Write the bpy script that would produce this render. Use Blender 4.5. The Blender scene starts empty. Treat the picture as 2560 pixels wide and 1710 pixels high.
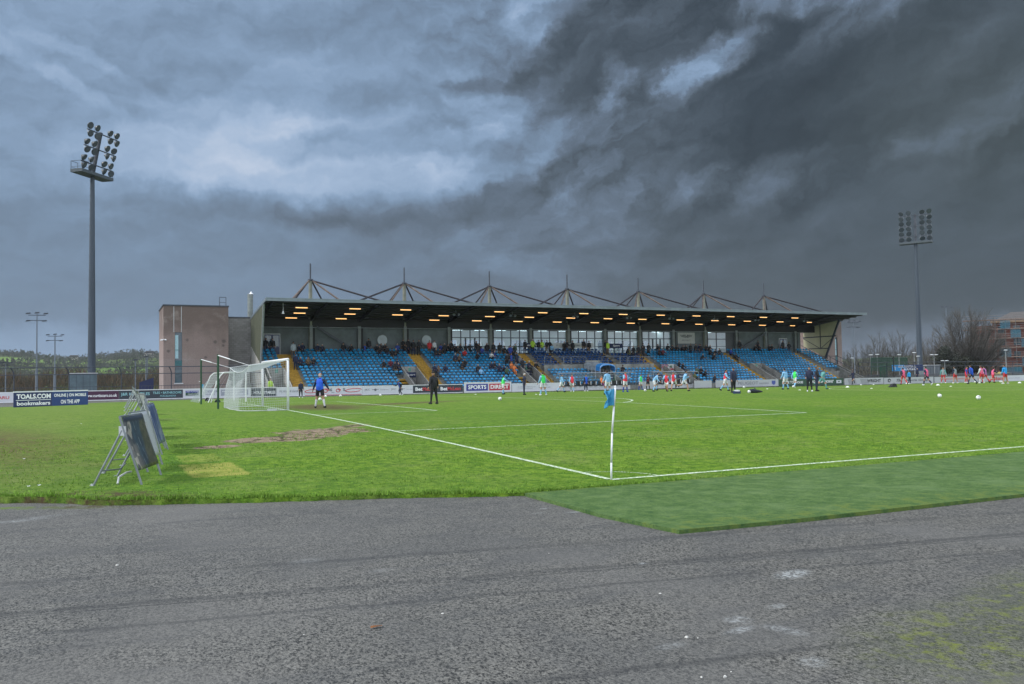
import bpy, bmesh, math, random
import numpy as np
from mathutils import Vector, Matrix
random.seed(7); rng = np.random.default_rng(7)
scene = bpy.context.scene
C = scene.collection
PI = math.pi
# ---------------------------------------------------------------- camera
cam = bpy.data.cameras.new('camera'); camo = bpy.data.objects.new('camera', cam); C.objects.link(camo)
cam.sensor_width = 36.0; cam.lens = 36.0*2094.73/2560.0
cam.clip_start = 0.1; cam.clip_end = 6000
YAW, PITCH, ROLL = 0.448867, 0.0395365, -0.0153782
cy, sy, cp, sp = math.cos(YAW), math.sin(YAW), math.cos(PITCH), math.sin(PITCH)
fw = Vector((sy*cp, cy*cp, sp)); rr = Vector((cy, -sy, 0)); uu = rr.cross(fw)
cr, sr = math.cos(ROLL), math.sin(ROLL)
r2 = cr*rr + sr*uu; u2 = -sr*rr + cr*uu
M = Matrix((r2, u2, -fw)).transposed().to_4x4(); M.translation = Vector((-7.7114, -12.2023, 1.8153))
camo.matrix_world = M
scene.camera = camo
scene.view_settings.view_transform = 'Standard'; scene.view_settings.look = 'None'
scene.view_settings.exposure = 1.0; scene.view_settings.gamma = 1.0
try: scene.view_settings.use_curve_mapping = False
except Exception: pass
scene.cycles.max_bounces = 6; scene.cycles.transparent_max_bounces = 24
# ---------------------------------------------------------------- node helper
class NT:
    def __init__(s, tree): s.t = tree; s.n = tree.nodes; s.l = tree.links
    def set(s, sock, v):
        if isinstance(v, bpy.types.NodeSocket): s.l.new(v, sock)
        elif v is not None:
            try: sock.default_value = v
            except Exception:
                if isinstance(v, (int, float)): sock.default_value = (v, v, v) if len(sock.default_value) == 3 else (v, v, v, 1)
                else: sock.default_value = tuple(v)+(1,)
    def m(s, op, a=None, b=None, c=None, clamp=False):
        n = s.n.new('ShaderNodeMath'); n.operation = op; n.use_clamp = clamp
        for i, v in enumerate((a, b, c)):
            if v is not None: s.set(n.inputs[i], v)
        return n.outputs[0]
    def vm(s, op, a=None, b=None):
        n = s.n.new('ShaderNodeVectorMath'); n.operation = op
        for i, v in enumerate((a, b)):
            if v is not None: s.set(n.inputs[i], v)
        return n.outputs[1] if op in ('LENGTH', 'DOT_PRODUCT', 'DISTANCE') else n.outputs[0]
    def sep(s, v):
        n = s.n.new('ShaderNodeSeparateXYZ'); s.set(n.inputs[0], v); return n.outputs
    def comb(s, x, y, z):
        n = s.n.new('ShaderNodeCombineXYZ')
        for i, v in enumerate((x, y, z)): s.set(n.inputs[i], v)
        return n.outputs[0]
    def noise(s, vec, scale, detail=4, rough=0.55, dist=0.0, col=False):
        n = s.n.new('ShaderNodeTexNoise'); s.set(n.inputs['Vector'], vec)
        n.inputs['Scale'].default_value = scale; n.inputs['Detail'].default_value = detail
        n.inputs['Roughness'].default_value = rough; n.inputs['Distortion'].default_value = dist
        return n.outputs['Color'] if col else n.outputs['Fac']
    def voro(s, vec, scale, feature='F1', out='Distance'):
        n = s.n.new('ShaderNodeTexVoronoi'); n.feature = feature; s.set(n.inputs['Vector'], vec); n.inputs['Scale'].default_value = scale
        return n.outputs[out]
    def ramp(s, f, stops, interp='LINEAR'):
        n = s.n.new('ShaderNodeValToRGB'); s.set(n.inputs[0], f); cr_ = n.color_ramp; cr_.interpolation = interp
        while len(cr_.elements) < len(stops): cr_.elements.new(0.5)
        for e, (p, c) in zip(cr_.elements, stops): e.position = p; e.color = tuple(c)+(1,) if len(c) == 3 else c
        return n.outputs[0]
    def mr(s, v, a, b, c=0.0, d=1.0, smooth=True):
        n = s.n.new('ShaderNodeMapRange'); n.interpolation_type = 'SMOOTHSTEP' if smooth else 'LINEAR'; n.clamp = True
        for i, q in enumerate((v, a, b, c, d)): s.set(n.inputs[i], q)
        return n.outputs[0]
    def mix(s, f, a, b, mode='MIX'):
        n = s.n.new('ShaderNodeMix'); n.data_type = 'RGBA'; n.blend_type = mode
        s.set(n.inputs[0], f); s.set(n.inputs[6], a); s.set(n.inputs[7], b); return n.outputs[2]
    def pos(s): return s.n.new('ShaderNodeNewGeometry').outputs['Position']
    def obj(s): return s.n.new('ShaderNodeTexCoord').outputs['Object']
    def bump(s, h, strength=0.3, dist=0.02):
        n = s.n.new('ShaderNodeBump'); n.inputs['Strength'].default_value = strength; n.inputs['Distance'].default_value = dist
        s.set(n.inputs['Height'], h); return n.outputs[0]
    def ell(s, P, cx, cy_, rx, ry, ang=0.0, soft=0.35, namp=0.5, nz=None):
        x, y, z = s.sep(P) if not isinstance(P, tuple) else P
        dx = s.m('SUBTRACT', x, cx); dy = s.m('SUBTRACT', y, cy_)
        ca, sa = math.cos(ang), math.sin(ang)
        a = s.m('DIVIDE', s.m('ADD', s.m('MULTIPLY', dx, ca), s.m('MULTIPLY', dy, sa)), rx)
        b = s.m('DIVIDE', s.m('SUBTRACT', s.m('MULTIPLY', dy, ca), s.m('MULTIPLY', dx, sa)), ry)
        d = s.m('SQRT', s.m('ADD', s.m('MULTIPLY', a, a), s.m('MULTIPLY', b, b)))
        if nz is not None: d = s.m('ADD', d, s.m('MULTIPLY', s.m('SUBTRACT', nz, 0.5), namp))
        return s.mr(d, 1.0+soft, 1.0-soft)
# ---------------------------------------------------------------- world
w = bpy.data.worlds.new("World"); scene.world = w; w.use_nodes = True
SUN_AZ, SUN_EL = math.radians(-75), math.radians(42)     # azimuth measured from +y towards +x
def build_world():
    t = NT(w.node_tree); t.n.clear()
    out = t.n.new('ShaderNodeOutputWorld'); bg = t.n.new('ShaderNodeBackground'); t.l.new(bg.outputs[0], out.inputs[0])
    sky = t.n.new('ShaderNodeTexSky'); sky.sky_type = 'NISHITA'; sky.sun_disc = False
    sky.sun_elevation = SUN_EL; sky.sun_rotation = SUN_AZ; sky.air_density = 1.2; sky.dust_density = 3.0
    D = t.n.new('ShaderNodeTexCoord').outputs['Generated']
    x, y, z = t.sep(D)
    az = t.m('ARCTAN2', x, y); el = t.m('ARCSINE', z)
    Q = t.comb(az, el, 0.0)
    wn = t.noise(Q, 4.0, 3, 0.5, col=True); wx, wy, wz = t.sep(wn)
    wn2 = t.noise(Q, 15.0, 7, 0.62, col=True); vx, vy, vz = t.sep(wn2)
    wn3 = t.noise(Q, 60.0, 4, 0.6, col=True); qx, qy, qz = t.sep(wn3)
    def wa(a, p, q_, r_, A, B_, C_): 
        for s_, k in ((p, A), (q_, B_), (r_, C_)): a = t.m('ADD', a, t.m('MULTIPLY', t.m('SUBTRACT', s_, .5), k))
        return a
    ax = wa(az, wx, vx, qx, .10, .07, .016); ay = wa(el, wy, vy, qy, .05, .05, .012)
    W = (ax, ay, None)
    hi = t.ramp(t.mr(ax, -0.15, 1.05, smooth=False), [(0, (.66,)*3), (.3, (.68,)*3), (.44, (.60,)*3), (.54, (.45,)*3), (.64, (.27,)*3), (.72, (.17,)*3), (.8, (.13,)*3), (.9, (.16,)*3), (1, (.22,)*3)])
    lo = t.ramp(t.mr(ax, -0.15, 1.05, smooth=False), [(0, (.56,)*3), (.3, (.545,)*3), (.48, (.44,)*3), (.65, (.30,)*3), (.8, (.235,)*3), (1, (.20,)*3)])
    B = t.sep(t.mix(t.mr(ay, 0.17, 0.225), lo, hi))[0]
    # relief: two fractal fields, one lying flat (left, low), one raked up to the right (the squall)
    def field(rot, sx, sy_, sc, det, rg, off=0.0):
        ca, sa = math.cos(rot), math.sin(rot)
        xx = t.m('ADD', t.m('MULTIPLY', ax, ca), t.m('MULTIPLY', ay, sa)); yy = t.m('SUBTRACT', t.m('MULTIPLY', ay, ca), t.m('MULTIPLY', ax, sa))
        return t.comb(t.m('MULTIPLY', xx, sx), t.m('MULTIPLY', yy, sy_), off), sc, det, rg
    def relief(P, sc, det, rg, dx, dy):
        a = t.noise(P, sc, det, rg); b = t.noise(t.vm('ADD', P, (dx, dy, 0)), sc, det, rg)
        return a, t.m('SUBTRACT', a, b)
    r = t.mr(t.m('SUBTRACT', ax, t.m('MULTIPLY', ay, .4)), .22, .48)
    r = t.m('MULTIPLY', r, t.mr(ay, .12, .22))
    F1, E1 = relief(*field(.06, 1.0, 2.3, 4.2, 8, .58), .012, -.05)
    F2, E2 = relief(*field(.52, 1.0, 2.1, 4.6, 9, .60, 3.3), .004, -.05)
    G1, H1 = relief(*field(.05, 1.0, 1.8, 13.0, 6, .6, 7.0), .006, -.022)
    G2, H2 = relief(*field(.50, 1.0, 1.7, 12.0, 7, .62, 9.0), .004, -.022)
    lerp = lambda a, b: t.m('ADD', t.m('MULTIPLY', a, t.m('SUBTRACT', 1.0, r)), t.m('MULTIPLY', b, r))
    F = t.m('SUBTRACT', lerp(F1, F2), .5); E = lerp(E1, E2); G = t.m('SUBTRACT', lerp(G1, G2), .5); H = lerp(H1, H2)
    feats = [(.19,.232,.17,.026,0,.08),(.23,.222,.11,.012,0,.03),(.26,.285,.16,.05,.1,.07),(.10,.245,.10,.025,.1,.10),(.345,.222,.05,.018,.3,.05),(.37,.25,.05,.02,.6,.07),(.335,.285,.07,.02,.3,.08),
        (.69,.350,.046,.016,.62,.30),(.655,.334,.018,.012,.3,.14),(.79,.400,.07,.014,-.1,.28),(.86,.372,.06,.014,.3,.18),(.495,.405,.028,.03,0,.20),(.44,.30,.03,.028,.3,.12),
        (.60,.345,.012,.014,.5,.16),(.585,.318,.013,.012,0,.16),(.58,.285,.05,.014,.2,.04),(.51,.37,.05,.014,.55,-.12),(.56,.35,.05,.02,.5,-.13),(.50,.325,.06,.014,.3,-.10),(.41,.335,.06,.010,.2,-.10),(.97,.30,.07,.06,0,.05),
        (.83,.228,.16,.012,.05,.09),(.735,.212,.07,.010,-.1,.10),(.66,.205,.06,.010,-.1,.08),(.60,.20,.05,.014,-.3,-.04),(.33,.187,.12,.014,.05,-.07),(.42,.200,.05,.014,.2,-.10),(.16,.195,.14,.012,-.05,-.07),
        (.30,.325,.09,.016,.1,-.12),(.27,.262,.10,.012,.05,-.13),(.37,.300,.06,.012,.2,-.10),(.20,.30,.04,.02,.3,.10),(.15,.27,.05,.02,.3,.10),(-.05,.31,.05,.008,-.5,.12),(-.02,.335,.05,.006,-.3,.10),(.03,.345,.10,.03,0,-.03),
        (.0,.040,.24,.016,0,.13),(.22,.03,.16,.016,0,.10),(.93,.028,.13,.018,.0,.18),(.48,.115,.10,.02,-.5,.06),(.82,.29,.16,.05,.15,-.04),(.30,.40,.1,.03,0,-.05)]
    for (cx, cy_, rx, ry, ang, wt) in feats:
        m_ = t.ell(W, cx, cy_, rx*1.2, ry*1.25, ang, soft=0.6)
        B = t.m('ADD', B, t.m('MULTIPLY', m_, wt))
    amp = t.m('MULTIPLY', t.mr(el, 0.05, 0.24, 0.12, 1.0), t.m('ADD', .36, t.m('MULTIPLY', t.mr(ax, .28, .5), .52)))
    lum = t.mr(B, .1, .42, .36, 1.0)
    ns = t.m('ADD', t.m('MULTIPLY', F, .55), t.m('MULTIPLY', G, .24))
    ns = t.m('ADD', ns, t.m('MULTIPLY', E, 1.1)); ns = t.m('ADD', ns, t.m('MULTIPLY', H, .62))
    B = t.m('ADD', B, t.m('MULTIPLY', ns, t.m('MULTIPLY', amp, lum)))
    col = t.ramp(B, [(0, (.026,.036,.046)), (.12, (.042,.058,.074)), (.28, (.080,.106,.136)), (.45, (.135,.182,.250)), (.60, (.198,.285,.410)), (.72, (.262,.375,.54)), (.86, (.37,.49,.67)), (1, (.53,.62,.77))])
    col = t.mix(t.m('MULTIPLY', t.ell(W, 1.0, .27, .15, .10, 0, soft=.8), .4), col, (.080,.100,.098,1))
    dt = t.vm('DOT_PRODUCT', D, (math.sin(YAW)*.985, math.cos(YAW)*.985, .17))
    back = t.mr(dt, .80, .25)
    bright = t.mix(t.mr(F1, .35, .65), (.46,.52,.60,1), (.80,.84,.90,1))
    view = t.vm('SCALE', col); view.node.inputs['Scale'].default_value = 0.50
    allc = t.mix(back, view, bright)
    nis = t.vm('SCALE', sky.outputs[0]); nis.node.inputs['Scale'].default_value = 0.05
    fin = t.mix(0.06, allc, nis)
    t.set(bg.inputs[0], fin); bg.inputs[1].default_value = 1.0
build_world()
w.cycles.sampling_method = 'MANUAL'; w.cycles.sample_map_resolution = 512
sun = bpy.data.lights.new('sun', 'SUN'); suno = bpy.data.objects.new('sun', sun); C.objects.link(suno)
sun.energy = 1.25; sun.angle = math.radians(13); sun.color = (1.0, .96, .9)
sd = Vector((math.sin(SUN_AZ)*math.cos(SUN_EL), math.cos(SUN_AZ)*math.cos(SUN_EL), math.sin(SUN_EL)))
suno.rotation_euler = sd.to_track_quat('Z', 'Y').to_euler(); suno.location = (0, 0, 60)
# ---------------------------------------------------------------- ground height
def ss(a, b, x):
    t = min(1.0, max(0.0, (x-a)/(b-a))); return t*t*(3-2*t)
def gh(u, v):
    z = 0.3*(1-((v-32)/32)**2) if 0 < v < 64 else 0.0
    z *= ss(-26, -9, u)
    z += ss(50, 66, v)*(0.1-0.4*min(1, max(0, u/105)))
    return z
# ---------------------------------------------------------------- materials
MATS = {}
def mat(name, color, rough=0.6, var=0.12, scale=6.0, bump=0.0, metal=0.0, spec=0.5, emis=None, alpha=1.0, stretch=None, trans=0.0):
    if name in MATS: return MATS[name]
    m = bpy.data.materials.new(name); m.use_nodes = True; t = NT(m.node_tree); p = t.n['Principled BSDF']
    P = t.obj()
    if stretch: P = t.vm('MULTIPLY', P, stretch)
    n = t.noise(P, scale, 5, .6)
    f = t.mr(n, .3, .7, 1-var, 1+var)
    c = t.vm('SCALE', tuple(color)); t.set(c.node.inputs['Scale'], f)
    t.set(p.inputs['Base Color'], c)
    p.inputs['Roughness'].default_value = rough; p.inputs['Metallic'].default_value = metal
    p.inputs['Specular IOR Level'].default_value = spec
    if bump: t.set(p.inputs['Normal'], t.bump(n, bump, .03))
    if emis:
        p.inputs['Emission Color'].default_value = tuple(emis[:3])+(1,); p.inputs['Emission Strength'].default_value = emis[3]
    if alpha < 1: p.inputs['Alpha'].default_value = alpha
    if trans:
        tr = t.n.new('ShaderNodeBsdfTranslucent'); t.set(tr.inputs[0], c); mx = t.n.new('ShaderNodeMixShader'); mx.inputs[0].default_value = trans
        t.l.new(p.outputs[0], mx.inputs[1]); t.l.new(tr.outputs[0], mx.inputs[2]); t.l.new(mx.outputs[0], t.n['Material Output'].inputs[0])
    MATS[name] = m; return m
def grass_mat(name='grass', turf=False):
    m = bpy.data.materials.new(name); m.use_nodes = True; t = NT(m.node_tree); p = t.n['Principled BSDF']
    P = t.pos(); x, y, z = t.sep(P)
    fine = t.noise(P, 38, 5, .7); mid = t.noise(t.vm('MULTIPLY', P, (1, 1.0, 1)), 4.2, 6, .66); big = t.noise(P, .28, 5, .6); huge = t.noise(P, .06, 3, .5)
    if turf:
        c = t.mix(t.mr(mid, .35, .65), (.066,.128,.036,1), (.118,.195,.062,1))
        c = t.mix(t.mr(fine, .48, .66, 0, .75), c, (.028,.075,.030,1))
        c = t.mix(t.mr(t.noise(P, 10, 5, .75), .52, .64, 0, .7), c, (.035,.085,.036,1))
        c = t.mix(t.mr(t.noise(P, 1.1, 6, .7), .46, .7, 0, .5), c, (.155,.235,.100,1))
        e = t.m('ADD', t.mr(y, -3.3, -4.3), t.mr(y, -1.1, -.5))
        c = t.mix(t.m('MULTIPLY', t.mr(t.m('ADD', mid, t.m('MULTIPLY', e, .16)), .60, .76), .6, clamp=True), c, (.13,.175,.035,1))
    else:
        c = t.mix(t.mr(mid, .38, .62), (.070,.170,.008,1), (.185,.305,.026,1))
        c = t.mix(t.mr(big, .35, .7, 0, .5), c, (.170,.250,.045,1))
        c = t.mix(t.mr(huge, .4, .62, 0, .45), c, (.058,.165,.012,1)); c = t.mix(t.mr(t.noise(t.vm('ADD', P, (31, 7, 0)), .45, 6, .7), .5, .68, 0, .5), c, (.215,.265,.075,1)); c = t.mix(t.mr(x, -6.6, -9.5, 0, .42), c, (.190,.225,.060,1))
        farx = t.m('MAXIMUM', t.mr(x, 5, 60, 0, .5), t.mr(y, 6, 48, 0, .5)); c = t.mix(farx, c, (.175,.262,.048,1))  # paler with distance: grazing-view paling put into the colour
        tuf = t.noise(P, 11, 5, .72); tu2 = t.noise(t.vm('MULTIPLY', P, (1, .5, 1)), 3.0, 5, .75)
        c = t.mix(t.mr(tuf, .52, .64, 0, .75), c, (.040,.105,.010,1))
        c = t.mix(t.mr(tuf, .46, .34, 0, .55), c, (.225,.340,.065,1))
        c = t.mix(t.mr(fine, .50, .66, 0, .7), c, (.030,.085,.008,1))
        stri = t.noise(t.vm('MULTIPLY', P, (1.2, 3.0, 1)), 1.1, 7, .75)
        c = t.mix(t.mr(stri, .53, .64, 0, .55), c, (.050,.125,.014,1))
        c = t.mix(t.mr(tu2, .54, .64, 0, .45), c, (.050,.120,.015,1))
        c = t.mix(t.mr(t.noise(P, .9, 6, .75), .58, .7, 0, .4), c, (.25,.32,.11,1))
        nz = t.noise(P, .8, 7, .72); nf = t.noise(P, 3.5, 6, .75)
        nzz = t.m('ADD', t.m('MULTIPLY', nz, .6), t.m('MULTIPLY', nf, .4))
        sand = t.m('MAXIMUM', t.ell(P, -3.5, 11.1, 1.5, .85, .30, .12, 3.0, nzz), t.m('MAXIMUM', t.ell(P, -1.9, 12.9, 1.6, 1.25, .62, .12, 3.2, nzz), t.m('MULTIPLY', t.ell(P, -.5, 15.0, 1.2, .5, .9, .5, 2.4, nzz), .6)))
        sand = t.m('MAXIMUM', sand, t.ell(P, -5.3, 9.6, .55, .42, .3, .15, 1.0, nzz))
        crk = t.voro(t.vm('ADD', t.vm('MULTIPLY', P, (1, .7, 1)), t.vm('MULTIPLY', t.noise(P, 2, 4, .6, col=True), (.8, .8, 0))), 1.6, 'DISTANCE_TO_EDGE')
        sc = t.mix(t.mr(t.noise(P, 6, 6, .7), .3, .7), (.20,.145,.10,1), (.36,.28,.205,1))
        sc = t.mix(t.m('MULTIPLY', t.mr(crk, .09, .02), t.mr(nz, .38, .5)), sc, (.045,.035,.022,1))
        c = t.mix(t.m('MULTIPLY', t.mr(t.m('ADD', sand, 0), .0, .5), .5), c, (.20,.22,.09,1))
        c = t.mix(t.mr(sand, .25, .75), c, sc)
        brown = t.m('MAXIMUM', t.ell(P, 2.4, 31.8, 4.6, 1.9, 1.5, .45, 1.4, nzz), t.ell(P, 7.5, 33.5, 4.2, 1.2, .5, .6, 1.6, nzz))
        c = t.mix(t.m('MULTIPLY', brown, t.mr(nf, .2, .62)), c, (.115,.085,.045,1))
        brL = t.ell(P, -11.5, 15.5, 2.2, 7.5, .25, .7, 2.0, nzz)
        c = t.mix(t.m('MULTIPLY', brL, t.m('MULTIPLY', t.mr(nf, .32, .58), .9)), c, (.12,.088,.042,1))
        # pale re-turfed rectangles by the boards
        def rect(x0, x1, y0, y1, sh, s_=.06):
            xs = t.m('SUBTRACT', x, t.m('MULTIPLY', t.m('SUBTRACT', y, y0), sh)); j = t.m('MULTIPLY', t.m('SUBTRACT', nf, .5), .25)
            xs = t.m('ADD', xs, j); ys = t.m('ADD', y, j)
            return t.m('MULTIPLY', t.m('MULTIPLY', t.mr(xs, x0-s_, x0+s_), t.mr(xs, x1+s_, x1-s_)), t.m('MULTIPLY', t.mr(ys, y0-s_, y0+s_), t.mr(ys, y1+s_, y1-s_)))
        yel = t.mix(t.mr(mid, .35, .65), (.22,.27,.045,1), (.37,.36,.09,1))
        c = t.mix(t.m('MULTIPLY', rect(-6.35, -5.35, 3.75, 5.95, -.04), t.mr(nf, .15, .5, .55, .95)), c, yel)
        c = t.mix(t.m('MULTIPLY', rect(-6.35, -5.55, 6.35, 8.0, 0), .38), c, yel)
        # worn muddy lip where the turf meets the tarmac, far left
        lip = t.ell(P, -8.0, 2.35, 1.5, .5, -.45, .4, 1.6, nzz)
        c = t.mix(t.m('MULTIPLY', lip, t.mr(nf, .4, .6)), c, (.085,.06,.035,1))
    t.set(p.inputs['Base Color'], c); p.inputs['Roughness'].default_value = .85; p.inputs['Specular IOR Level'].default_value = .15
    h = t.m('ADD', t.m('MULTIPLY', fine, .6), mid)
    t.set(p.inputs['Normal'], t.bump(h, .8 if not turf else .5, .05))
    MATS[name] = m; return m
def tarmac_mat():
    m = bpy.data.materials.new('tarmac'); m.use_nodes = True; t = NT(m.node_tree); p = t.n['Principled BSDF']
    P = t.pos(); x, y, z = t.sep(P)
    g1 = t.noise(P, 95, 3, .7); g2 = t.noise(P, 34, 5, .75); g3 = t.noise(P, 7, 6, .7); big = t.noise(P, .7, 6, .62); st = t.noise(t.vm('MULTIPLY', t.vm('ADD', P, t.vm('MULTIPLY', t.noise(P, .5, 3, .5, col=True), (1, 1, 0))), (.35, 1.9, 1)), 1.1, 6, .65)
    g4 = t.noise(P, 26, 4, .75); gs = t.noise(t.vm('MULTIPLY', P, (1, .6, 1)), 52, 3, .7)
    c = t.mix(t.mr(g2, .40, .60), (.080,.079,.073,1), (.168,.165,.150,1))
    c = t.mix(t.mr(g1, .5, .66, 0, .8), c, (.29,.285,.265,1))
    c = t.mix(t.mr(gs, .56, .66, 0, .5), c, (.28,.275,.26,1))
    c = t.mix(t.mr(g4, .48, .38, 0, .4), c, (.040,.042,.043,1))
    c = t.mix(t.mr(gs, .475, .415, 0, .9), c, (.016,.017,.017,1))
    c = t.mix(t.mr(g1, .44, .32, 0, .8), c, (.020,.022,.024,1))
    c = t.mix(t.mr(big, .42, .62, 0, .40), c, (.065,.070,.075,1))
    c = t.mix(t.mr(st, .50, .64, 0, .30), c, (.050,.054,.060,1))
    c = t.mix(t.mr(t.noise(P, .35, 4, .5), .45, .7, 0, .35), c, (.20,.195,.185,1))
    # long seams between laid strips
    wob = t.m('MULTIPLY', t.m('SUBTRACT', t.noise(P, 1.6, 5, .6), .5), .16)
    yy = t.m('ADD', t.m('ADD', y, wob), t.m('MULTIPLY', x, .19))
    for (y0, wd, dk) in ((-5.98, .013, .8), (-5.86, .07, .5), (-6.55, .04, .4), (-1.55, .02, .4), (-8.6, .05, .45), (-4.7, .07, .35)):
        d = t.m('ABSOLUTE', t.m('SUBTRACT', yy, y0)); c = t.mix(t.m('MULTIPLY', t.mr(d, wd*1.6, wd*.2), t.m('MULTIPLY', t.mr(big, .3, .55, .35, 1), dk)), c, (.030,.032,.035,1))
    nz = t.m('ADD', t.m('MULTIPLY', g3, .5), t.m('MULTIPLY', g2, .5))
    for (cx, cy_, rx, ry, a, st_) in [(-2.24,-1.8,0.1,0.035,0.15,0.5),(-1.92,-2.31,0.22,0.06,-0.2,0.65),(-2.5,-2.11,0.1,0.03,0,0.3),(-2.06,-6.31,0.2,0.11,0.3,0.85),(-3.45,-7.19,0.1,0.09,0.2,0.55),(-3.61,-7.39,0.14,0.05,0.2,0.5),(-3.32,-7.55,0.07,0.16,0.3,0.45),(-2.93,-7.05,0.1,0.05,0.2,0.4),(-3.65,-8.13,0.1,0.09,0.2,0.4),(-3.0,-5.29,0.05,0.03,0,0.6),(-4.26,-7.44,0.12,0.05,0.1,0.3),(-8.81,0.96,0.35,0.12,0.2,0.35),(-8.47,1.2,0.3,0.1,0.2,0.25),(-5.89,-3.5,0.15,0.1,0.1,0.2),(-5.31,-4.29,0.15,0.06,0.1,0.2)]:
        mm = t.ell(P, cx, cy_, rx, ry, a, .55, 1.6, nz); c = t.mix(t.m('MULTIPLY', t.m('MULTIPLY', mm, t.mr(g2, .40, .62)), st_*.8), c, (.50,.54,.56,1))
    moss = t.m('MAXIMUM', t.ell(P, -2.3, -8.35, 1.0, .62, .25, .6, 1.8, nz), t.ell(P, -.9, -7.9, 1.5, .45, .3, .6, 1.8, nz))
    moss = t.m('MAXIMUM', moss, t.m('MULTIPLY', t.ell(P, -1.6, -9.4, 2.3, .8, .3, .6, 1.2, nz), .8))
    c = t.mix(t.m('MULTIPLY', moss, .35), c, (.070,.085,.045,1))
    c = t.mix(t.m('MULTIPLY', moss, t.m('MULTIPLY', t.mr(g3, .46, .66), t.mr(g2, .38, .56, .35, 1.0))), c, (.16,.19,.032,1))
    ls = t.ell(P, -8.9, 2.28, 1.3, .13, -.5, .5, 1.3, nz); c = t.mix(t.m('MULTIPLY', ls, t.mr(g3, .42, .55)), c, (.10,.15,.03,1))
    ls2 = t.ell(P, -8.0, 1.85, .7, .16, -.45, .5, 1.5, nz); c = t.mix(t.m('MULTIPLY', ls2, t.mr(g3, .45, .6)), c, (.07,.05,.03,1))
    t.set(p.inputs['Base Color'], c); t.set(p.inputs['Roughness'], t.mr(big, .35, .65, .62, .82)); p.inputs['Specular IOR Level'].default_value = .35
    t.set(p.inputs['Normal'], t.bump(t.m('ADD', t.m('MULTIPLY', g2, .3), g1), .5, .006))
    return m
def line_mat():
    m = bpy.data.materials.new('line_paint'); m.use_nodes = True; t = NT(m.node_tree); p = t.n['Principled BSDF']
    P = t.pos(); n = t.noise(P, 22, 5, .75); n2 = t.noise(P, 1.3, 5, .6)
    c = t.mix(t.mr(n, .42, .6), (.22,.36,.13,1), (.80,.86,.78,1)); t.set(p.inputs['Base Color'], c); p.inputs['Roughness'].default_value = .9
    a = t.mr(t.m('ADD', t.m('MULTIPLY', n, .6), t.m('MULTIPLY', n2, .5)), .36, .47)
    t.set(p.inputs['Alpha'], a); return m
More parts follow.
